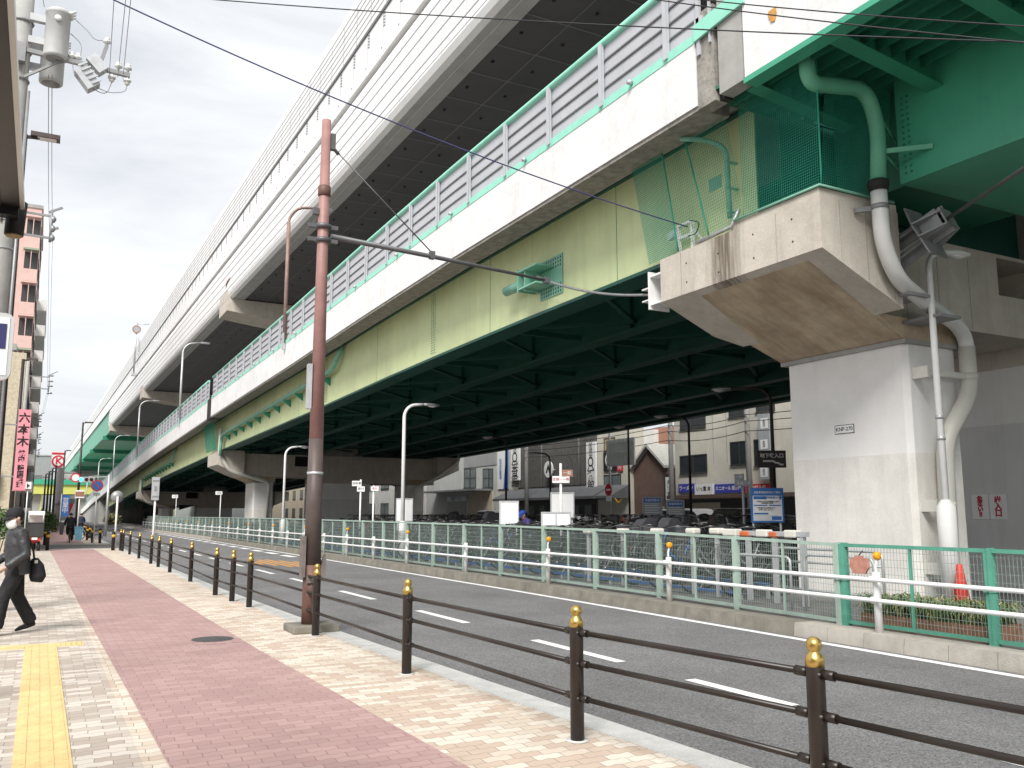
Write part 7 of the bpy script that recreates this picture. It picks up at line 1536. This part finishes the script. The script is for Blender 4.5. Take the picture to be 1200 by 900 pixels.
# ------------------------------------------------------------------ cars on the service road
def car(x, y, rz, body, lab, van=True):
    t = thing('parked_car', (0, 0, 0), lab, 'van' if van else 'car', 'vehicles on the service road'); L_ = 4.6 if van else 4.2; W = 1.75; H = 1.95 if van else 1.5
    b = MB(); prof = [(-L_/2, 0.35), (L_/2, 0.35), (L_/2+0.05, 0.75), (L_/2-0.1, 1.0), (L_/2-(0.9 if van else 1.1), 1.1), (L_/2-(1.5 if van else 1.9), H-0.05), (L_/2-1.9, H), (-L_/2+(0.15 if van else 0.7), H-0.02), (-L_/2, 1.1 if not van else 1.2)]
    b.prism(prof, 'x', -W/2, W/2); bo = b.build('body', body, t, bevel=0.09)
    b = MB()
    for sx in (-1, 1):
        x0, x1 = sorted((sx*(W/2+0.002), sx*(W/2+0.012))); z1 = H-0.12; b.prism([(L_/2-1.05, 1.12), (L_/2-1.6, z1), (-L_/2+0.35, z1), (-L_/2+0.2, 1.15)], 'x', x0, x1)
    b.build('side_window', 'glass', t)
    b = MB(); f0, f1 = L_/2-(0.93 if van else 1.15), L_/2-(1.5 if van else 1.88); b._add([(-W/2+0.12, f0+0.02, 1.12), (W/2-0.12, f0+0.02, 1.12), (W/2-0.2, f1+0.03, H-0.1), (-W/2+0.2, f1+0.03, H-0.1)], [(0, 1, 2, 3)]); b.build('windscreen', 'glass', t)
    b = MB(); b.box(-W/2+0.15, W/2-0.15, -L_/2-0.01, -L_/2+0.02, 1.15, H-0.2); b.build('rear_window', 'glass', t)
    for sx in (-1, 1):
        for yy in (L_/2-0.8, -L_/2+0.8):
            b = MB(); b.lathe([(0.31, -0.1), (0.33, -0.06), (0.33, 0.06), (0.31, 0.1)], (sx*(W/2-0.08), yy, 0.33), 20, 0, 'x'); w_ = b.build('wheel', 'rubber', t); b = MB(); b.lathe([(0.2, -0.105), (0.2, 0.105)], (sx*(W/2-0.08), yy, 0.33), 16, 0, 'x'); b.build('rim', 'alu', w_)
        b = MB(); b.box(sx*0.62-0.17, sx*0.62+0.17, L_/2-0.02, L_/2+0.06, 0.72, 0.9); b.build('headlight', 'lamp_glass', t); b = MB(); b.box(sx*0.75-0.08, sx*0.75+0.08, -L_/2-0.03, -L_/2+0.02, 0.75, 1.1); b.build('tail_light', 'red', t)
    t.location = (x, y, 0); t.rotation_euler = (0, 0, rz); return t
def pos_at(px, X): return at(px, 603, X=X).y
car(34.0, pos_at(862, 34.0), 0, 'car_dark', 'dark van with a white roof line left of the blue notice board')
car(34.5, pos_at(812, 34.5), PI, 'car_white', 'white van parked before the blue shop signs')
car(34.2, pos_at(683, 34.2), PI, 'car_white', 'white car right of the large blank board', van=False)
car(34.4, pos_at(575, 34.4), 0, 'car_white', 'white van before the pale office with the shutter')
car(33.6, pos_at(760, 33.6), 0, 'car_white', 'white car behind the two grey blue notice boards', van=False)

# ------------------------------------------------------------------ people
def remesh(b, name, mt, parent, voxel=0.012, smooth=6, label=None):
    """fuse overlapping closed shapes into one continuous surface"""
    o = b.build(name, mt, parent, label); md = o.modifiers.new('r', 'REMESH'); md.mode = 'VOXEL'; md.voxel_size = voxel; md.use_smooth_shade = True
    s = o.modifiers.new('s', 'SMOOTH'); s.iterations = smooth; s.factor = 0.5
    dg = bpy.context.evaluated_depsgraph_get(); me = bpy.data.meshes.new_from_object(o.evaluated_get(dg), depsgraph=dg)
    o.modifiers.clear(); old = o.data; o.data = me; me.name = name
    if not me.materials: me.materials.append(M[mt] if isinstance(mt, str) else M[mt[0]])
    bpy.data.meshes.remove(old); return o
def hand(b, w, d, side, curl=0.6, s=1.0):
    """w wrist, d pointing direction; side = thumb direction"""
    w = Vector(w); d = Vector(d).normalized(); sd = Vector(side).normalized(); nrm = d.cross(sd).normalized()
    b.tube([w, w+d*0.03*s, w+d*0.085*s], [0.024*s, 0.034*s, 0.036*s], 10, 0, ell=[0.8, 0.55, 0.5], ref=nrm)
    for k, (o, l) in enumerate(((0.030, 0.068), (0.011, 0.078), (-0.010, 0.072), (-0.030, 0.055))):
        p = w+d*0.08*s+sd*o*s; e = p+d*l*0.45*s+nrm*l*0.12*curl*s; f = e+(d*(1-curl*0.6)+nrm*curl).normalized()*l*0.32*s; g = f+(d*(1-curl)+nrm*curl*1.2).normalized()*l*0.25*s
        b.tube([p, e, f, g], [0.0105*s, 0.0098*s, 0.009*s, 0.0075*s], 7)
    p = w+d*0.028*s+sd*0.025*s; b.tube([p, p+(d*0.5+sd*0.8)*0.035*s, p+(d*0.95+sd*0.75)*0.06*s+nrm*0.01, p+(d*1.4+sd*0.7)*0.065*s+nrm*0.02], [0.014*s, 0.0125*s, 0.011*s, 0.008*s], 7)
def figure(t, J, jacket, trousers, shoes, cap=None, mask=False, hair='hair', face_dir=None, jacket_len=0.0, vox=0.012):
    """J: joint dict in world coordinates: head, neck, chest, pelvis, sh/el/wr/hip/kn/an/toe with suffix L,R"""
    V = {k: Vector(v) for k, v in J.items()}
    fd = Vector(face_dir).normalized(); up = (V['head']-V['neck']).normalized(); sd = fd.cross(up).normalized(); fd = up.cross(sd).normalized()
    b = MB(); h = V['head']
    def hp(f, s, u): return h+fd*f+sd*s+up*u
    # skull, jaw, nose, ears, neck
    b.ball(h+up*0.02, 0.1, 18, 12, 0, (0.92, 0.92, 1.12)); b.tube([hp(0.005, 0, -0.03), hp(0.035, 0, -0.075), hp(0.045, 0, -0.105)], [0.078, 0.062, 0.035], 12)
    b.tube([hp(0.09, 0, 0.02), hp(0.107, 0, -0.02), hp(0.094, 0, -0.03)], [0.011, 0.017, 0.013], 8)
    for s in (-1, 1):
        b.tube([hp(-0.005, s*0.088, 0.03), hp(-0.012, s*0.103, 0.012), hp(-0.003, s*0.09, -0.03)], [0.012, 0.018, 0.01], 8)
        b.tube([hp(0.083, s*0.015, 0.045), hp(0.083, s*0.05, 0.042)], 0.012, 6); b.tube([hp(0.072, s*0.055, -0.01), hp(0.06, s*0.07, -0.02)], 0.018, 6)
    b.tube([hp(0.088, -0.025, -0.06), hp(0.093, 0, -0.058), hp(0.088, 0.025, -0.06)], 0.008, 6)
    b.tube([h-up*0.05, V['neck']-up*0.02, V['neck'].lerp(V['chest'], 0.5)], [0.058, 0.056, 0.06], 14)
    b.tube([V['chest']+up*0.08, V['chest']-up*0.1, V['pelvis']], [0.11, 0.13, 0.12], 14, 0, ell=[0.6, 0.6, 0.62], ref=fd)
    for S in 'LR':
        b.tube([V['chest']+up*0.05, V['sh'+S], V['el'+S], V['wr'+S]], [0.06, 0.048, 0.036, 0.025], 10)
        d = (V['wr'+S]-V['el'+S]).normalized(); hand(b, V['wr'+S]+d*0.005, d, J.get('thumb'+S, fd), 0.7)
        b.tube([V['pelvis'], V['hip'+S], V['kn'+S], V['an'+S]], [0.09, 0.078, 0.05, 0.036], 12); b.tube([V['an'+S], V['toe'+S]], [0.04, 0.028], 8)
    body = remesh(b, 'body', 'skin', t, vox, 3)
    # jacket
    b = MB(); ch, pe = V['chest'], V['pelvis']; ax = (ch-pe).normalized()
    b.tube([V['neck']+up*0.01, ch+ax*0.12, ch, ch-ax*0.18, pe+ax*0.06, pe-ax*(0.06+jacket_len)], [0.075, 0.16, 0.205, 0.2, 0.195, 0.205], 20, 0, ell=[1, 0.7, 0.72, 0.72, 0.74, 0.76], ref=fd)
    b.tube([V['neck']-up*0.02, V['neck']+up*0.045], [0.078, 0.072], 14)
    for S in 'LR':
        d = (V['wr'+S]-V['el'+S]).normalized(); mid1 = V['sh'+S].lerp(V['el'+S], 0.5); mid2 = V['el'+S].lerp(V['wr'+S], 0.5)
        b.tube([ch+ax*0.08+(V['sh'+S]-ch)*0.4, V['sh'+S], mid1, V['el'+S], mid2, V['wr'+S]-d*0.005], [0.09, 0.082, 0.072, 0.064, 0.058, 0.048], 12)
        for k in range(3): p = V['el'+S].lerp(V['wr'+S], 0.15+0.25*k); b.ball(p+fd*0.012*(1 if k % 2 else -1), 0.058-0.004*k, 10, 6)
    remesh(b, 'jacket', jacket, t, vox, 3)
    b = MB()
    b.tube([pe+ax*0.09, pe-ax*0.02], [0.155, 0.165], 18, 0, ell=[0.72, 0.76], ref=fd)
    for S in 'LR':
        k1 = V['hip'+S].lerp(V['kn'+S], 0.5); k2 = V['kn'+S].lerp(V['an'+S], 0.5); d = (V['an'+S]-V['kn'+S]).normalized()
        b.tube([pe+(V['hip'+S]-pe)*0.6, V['hip'+S], k1, V['kn'+S], k2, V['an'+S]-d*0.01], [0.115, 0.113, 0.1, 0.09, 0.086, 0.084], 14)
        for q in (0.6, 0.82): b.ball(V['kn'+S].lerp(V['an'+S], q)-fd*0.012, 0.084, 10, 6)
    remesh(b, 'trousers', trousers, t, vox, 3)
    for S in 'LR':
        a, to = V['an'+S], V['toe'+S]; d = (to-a); dl = Vector((d.x, d.y, 0)).normalized(); b = MB()
        b.tube([a+Vector((0, 0, 0.02)), a-Vector((0, 0, 0.03))], [0.05, 0.048], 12); b.tube([a-d.normalized()*0.055-Vector((0, 0, 0.035)), a+d*0.35-Vector((0, 0, 0.012)), to-d*0.15, to+d.normalized()*0.035], [0.036, 0.048, 0.042, 0.026], 12, 0, ell=[0.9, 0.85, 0.7, 0.6], ref=(0, 0, 1))
        remesh(b, 'shoe', shoes, t, 0.008, 2)
    # hair and cap
    b = MB(); b.ball(h+up*0.035-fd*0.016, 0.103, 18, 12, 0, (0.95, 0.95, 1.05)); 
    hm = b.mesh('hair', hair, world_loc(t)); bm = bmesh.new(); bm.from_mesh(hm); W0 = world_loc(t)
    kill = [v for v in bm.verts if ((v.co+W0-h).dot(fd) > 0.045 and (v.co+W0-h).dot(up) < 0.075) or (v.co+W0-h).dot(up) < -0.045]
    bmesh.ops.delete(bm, geom=kill, context='VERTS'); bm.to_mesh(hm); bm.free(); ho = bpy.data.objects.new('hair', hm); COL.objects.link(ho); ho.parent = t
    for s in (-1, 1):
        b = MB(); b.ball(hp(0.086, s*0.033, 0.022), 0.011, 8, 6); b.build('eye', 'ink_black', t)
    if cap:
        b = MB(); n = 20; c0 = h+up*0.06-fd*0.008; prof = [(0.112, -0.02), (0.115, 0.015), (0.108, 0.05), (0.085, 0.085), (0.045, 0.102), (0.0, 0.106)]; vs = []; fs = []
        for (r, z) in prof:
            for j in range(n): a = 2*PI*j/n; vs.append(c0+fd*r*math.cos(a)*1.02+sd*r*math.sin(a)*0.95+up*z)
        for i in range(len(prof)-1):
            for j in range(n): q = (j+1) % n; fs.append((i*n+j, i*n+q, (i+1)*n+q, (i+1)*n+j))
        b._add(vs, fs, 0, True); cp = b.build('cap', cap, t)
        b = MB(); pts = []
        for k in range(9): a = R(-62+k*15.5); pts.append((c0+fd*0.108*math.cos(a)+sd*0.108*math.sin(a)-up*0.012, c0+fd*(0.108*math.cos(a)+0.085*math.cos(a*1.25))+sd*0.098*math.sin(a)-up*0.03))
        vs = [p for pr_ in pts for p in pr_]; vs += [v-up*0.006 for v in vs]; m_ = 18
        fs = []
        for k in range(8): fs += [(2*k, 2*k+1, 2*k+3, 2*k+2), (m_+2*k+2, m_+2*k+3, m_+2*k+1, m_+2*k), (2*k+1, m_+2*k+1, m_+2*k+3, 2*k+3)]
        b._add(vs, fs, 0, True); b.build('peak', cap, cp)
    if mask:
        b = MB(); n = 9; vs = []; 
        for i, u in enumerate((0.005, -0.025, -0.06, -0.095, -0.118)):
            for k in range(n):
                a = R(-74+k*18.5); r = 0.098+(0.022 if i in (1, 2) else 0.012)*math.cos(a)**3 - (0.022 if i == 4 else (0.006 if i == 3 else 0)); vs.append(h+fd*(r*math.cos(a)+0.004)+sd*r*math.sin(a)*0.96+up*u)
        fs = [(i*n+k, i*n+k+1, (i+1)*n+k+1, (i+1)*n+k) for i in range(4) for k in range(n-1)]; b._add(vs, fs, 0, True); mo = b.build('face_mask', 'mask', t)
        so = mo.modifiers.new('solid', 'SOLIDIFY'); so.thickness = 0.003
        b = MB()
        for s in (-1, 1): b.tube([hp(0.03, s*0.092, 0.0), hp(0.0, s*0.1, 0.02), hp(-0.018, s*0.102, 0.0), hp(0.03, s*0.09, -0.09)], 0.0022, 5)
        b.build('ear_loop', 'mask', mo)
    return body
# walking man, stepping to the left of the picture with a shoulder bag on his near hip
wx, wy = -0.24, 14.0
fdw = Vector((-0.93, -0.37, 0)).normalized(); sdw = Vector((fdw.y, -fdw.x, 0))     # sdw: his left... right-hand side vector
def W(f, s, z): return Vector((wx, wy, 0)) + fdw*f + sdw*s + Vector((0, 0, z))
t = thing('person', (wx, wy, 0), 'walking man in a black cap, white mask and dark jacket at the left edge', 'person')
J = dict(head=W(0.05, 0, 1.535), neck=W(0.02, 0, 1.40), chest=W(0.0, 0, 1.22), pelvis=W(-0.03, 0, 0.93),
         shL=W(0.02, -0.19, 1.345), elL=W(-0.03, -0.26, 1.07), wrL=W(0.2, -0.22, 0.90), shR=W(0.0, 0.19, 1.345), elR=W(-0.03, 0.27, 1.08), wrR=W(0.2, 0.2, 0.93),
         hipL=W(-0.02, -0.09, 0.90), knL=W(0.16, -0.09, 0.50), anL=W(0.22, -0.09, 0.09), toeL=W(0.4, -0.10, 0.05),
         hipR=W(-0.04, 0.09, 0.90), knR=W(-0.09, 0.09, 0.49), anR=W(-0.30, 0.10, 0.12), toeR=W(-0.13, 0.10, 0.045))
figure(t, J, 'cloth_jacket', 'cloth_black', 'rubber', cap='cloth_black', mask=True, face_dir=(-0.9, -0.43, -0.06), jacket_len=0.08)
t = thing('shoulder_bag', W(-0.22, -0.2, 0.85), 'black shoulder bag hanging behind the walking man', 'bag')
b = MB(); b.tube([W(-0.2, -0.1, 1.0), W(-0.24, -0.1, 0.9), W(-0.26, -0.1, 0.76), W(-0.25, -0.1, 0.68)], [0.06, 0.12, 0.145, 0.1], 14, 0, ell=[0.7]*4); remesh(b, 'bag_body', 'cloth_black', t, 0.012, 4)
b = MB(); b.tube(smooth_path([W(-0.2, -0.1, 0.98), W(-0.15, -0.16, 1.15), W(0.0, -0.17, 1.43), W(0.13, -0.02, 1.3), W(0.1, 0.15, 1.1)], 0.1), 0.014, 6); b.build('strap', 'rubber', t)
b = MB(); b.box(*(sum(([v-0.02, v+0.02] for v in W(-0.2, -0.17, 0.96)), []))); b.build('buckle', 'galv', t)

# cyclists riding away, the trike and parked cycles of the pavement
def rider(x, y, lab, jacket, bike_lab, trousers='cloth_black', cap=None, kind=0):
    mt, kw, _ = KINDS[kind]; bk = make_bike(mt, bike_lab, group=None); bk.location = (x, y, 0.0)
    t = thing('person', (x, y, 0), lab, 'person')
    def Q(f, s, z): return Vector((x+s, y+f, z))
    J = dict(head=Q(0.02, 0, 1.56), neck=Q(-0.06, 0, 1.42), chest=Q(-0.12, 0, 1.25), pelvis=Q(-0.26, 0, 0.92), shL=Q(-0.07, -0.18, 1.36), elL=Q(0.02, -0.28, 1.14), wrL=Q(0.17, -0.27, 1.02), shR=Q(-0.07, 0.18, 1.36), elR=Q(0.02, 0.28, 1.14), wrR=Q(0.17, 0.27, 1.02),
             hipL=Q(-0.24, -0.1, 0.88), knL=Q(0.1, -0.12, 0.72), anL=Q(-0.06, -0.12, 0.52), toeL=Q(0.08, -0.12, 0.47), hipR=Q(-0.24, 0.1, 0.88), knR=Q(0.02, 0.12, 0.52), anR=Q(-0.1, 0.12, 0.2), toeR=Q(0.05, 0.12, 0.14))
    figure(t, J, jacket, trousers, 'rubber', cap=cap, face_dir=(0, 1, 0), vox=0.016)
rider(1.62, 57, 'cyclist in black seen from behind on the red strip', 'cloth_black', 'bicycle ridden by the cyclist in black')
rider(2.86, 76, 'far cyclist in dark navy beyond the blue bin', 'cloth_navy', 'bicycle ridden by the far cyclist in navy', kind=6)
bk = make_bike('steel_mid', 'bicycle parked crosswise behind the light blue bin'); bk.location = (2.95, 63.5, 0); bk.rotation_euler = (0, 0, R(80))
bk0 = make_bike('black', 'black bicycle parked nearest in the row on the far left pavement', group='bicycles on the far left pavement'); bk0.location = (-0.5, 62, 0); bk0.rotation_euler = (0, 0, R(70))
for k in range(7): copy_tree(bk0, loc=(-0.55+0.08*(k % 3), 66+k*3.2, 0), rz=R(60+9*(k % 4)), label='small dark bicycle farther back in the row on the far left pavement')
# person in blue among the bicycles
q = at(617, 640, X=13.4); px_, py_ = q.x, q.y
t = thing('person', (px_, py_, LOT_Z), 'person in a blue cap and purple jacket among the parked bicycles', 'person')
def Q(f, s, z): return Vector((px_-f, py_+s, LOT_Z+z))
J = dict(head=Q(0.12, 0, 1.44), neck=Q(0.05, 0, 1.32), chest=Q(0.0, 0, 1.16), pelvis=Q(-0.08, 0, 0.88), shL=Q(0.02, -0.18, 1.26), elL=Q(0.1, -0.25, 1.0), wrL=Q(0.3, -0.2, 0.92), shR=Q(0.02, 0.18, 1.26), elR=Q(0.1, 0.25, 1.0), wrR=Q(0.3, 0.2, 0.92), hipL=Q(-0.08, -0.09, 0.85), knL=Q(0.0, -0.1, 0.47), anL=Q(-0.05, -0.1, 0.08), toeL=Q(0.12, -0.1, 0.03), hipR=Q(-0.08, 0.09, 0.85), knR=Q(-0.02, 0.1, 0.47), anR=Q(-0.08, 0.1, 0.08), toeR=Q(0.09, 0.1, 0.03))
figure(t, J, 'cloth_purple', 'cloth_black', 'rubber', cap='cloth_blue', face_dir=(-1, 0, -0.3), vox=0.016)
# delivery trike with a canopy and a black rear box, seen from behind
tx, ty = -0.12, 45.0
t = thing('delivery_trike', (tx, ty, 0), 'red delivery trike with a white canopy and a big black rear box', 'trike')
b = MB(); b.box(tx-0.34, tx+0.36, ty-0.45, ty+0.2, 0.62, 1.2); b.build('cargo_box', 'frame_dark', t, bevel=0.03); b = MB(); b.box(tx-0.36, tx+0.38, ty-0.47, ty+0.22, 1.2, 1.26); b.build('box_lid', 'frame_dark', t, bevel=0.015)
b = MB(); b.box(tx-0.2, tx+0.2, ty-0.4, ty+0.4, 0.42, 0.6); b.prism([(ty+0.4, 0.35), (ty+1.2, 0.3), (ty+1.35, 0.95), (ty+1.2, 1.0), (ty+1.05, 0.5), (ty+0.4, 0.55)], 'x', tx-0.22, tx+0.22); b.build('body', 'red', t, bevel=0.04)
b = MB(); pts = [(ty-0.2, 1.62), (ty+0.1, 1.74), (ty+0.7, 1.76), (ty+1.15, 1.6), (ty+1.4, 1.0)]; poly = pts + [(y_+0.0, z-0.05) for y_, z in pts[::-1]]; b.prism(poly, 'x', tx-0.3, tx+0.34); b.build('canopy', 'sign_white', t)
b = MB()
for s in (-0.28, 0.3): b.tube([(tx+s, ty-0.15, 1.24), (tx+s, ty-0.18, 1.64)], 0.022, 8)
b.build('canopy_post', 'sign_white', t)
b = MB(); b._add([(tx-0.27, ty+1.18, 1.52), (tx+0.31, ty+1.18, 1.52), (tx+0.31, ty+1.4, 0.98), (tx-0.27, ty+1.4, 0.98)], [(0, 1, 2, 3)]); b.build('windscreen', 'glass_pale', t)
for (sx, yy) in ((-0.17, -0.15), (0.19, -0.15), (0.01, 1.2)):
    b = MB(); b.lathe([(0.17, -0.06), (0.2, -0.03), (0.2, 0.03), (0.17, 0.06)], (tx+sx, ty+yy, 0.2), 18, 0, 'x'); w_ = b.build('wheel', 'rubber', t); b = MB(); b.lathe([(0.1, -0.062), (0.1, 0.062)], (tx+sx, ty+yy, 0.2), 12, 0, 'x'); b.build('rim', 'alu', w_)
b = MB(); b.box(tx-0.1, tx+0.12, ty-0.48, ty-0.46, 0.5, 0.6); b.build('number_plate', 'sign_white', t)
for s in (-0.17, 0.19): b = MB(); b.box(tx+s-0.05, tx+s+0.05, ty-0.44, ty-0.4, 0.45, 0.55); b.build('tail_light', 'cone_red', t)
b = MB(); b.tube([(tx-0.3, ty+0.95, 1.0), (tx, ty+1.05, 1.02), (tx+0.32, ty+0.95, 1.0)], 0.018, 6); b.build('handlebar', 'frame_dark', t); b = MB(); b.box(tx-0.15, tx+0.17, ty+0.25, ty+0.75, 0.72, 0.8); b.box(tx-0.12, tx+0.14, ty+0.3, ty+0.7, 0.55, 0.72); b.build('seat', 'frame_dark', t)
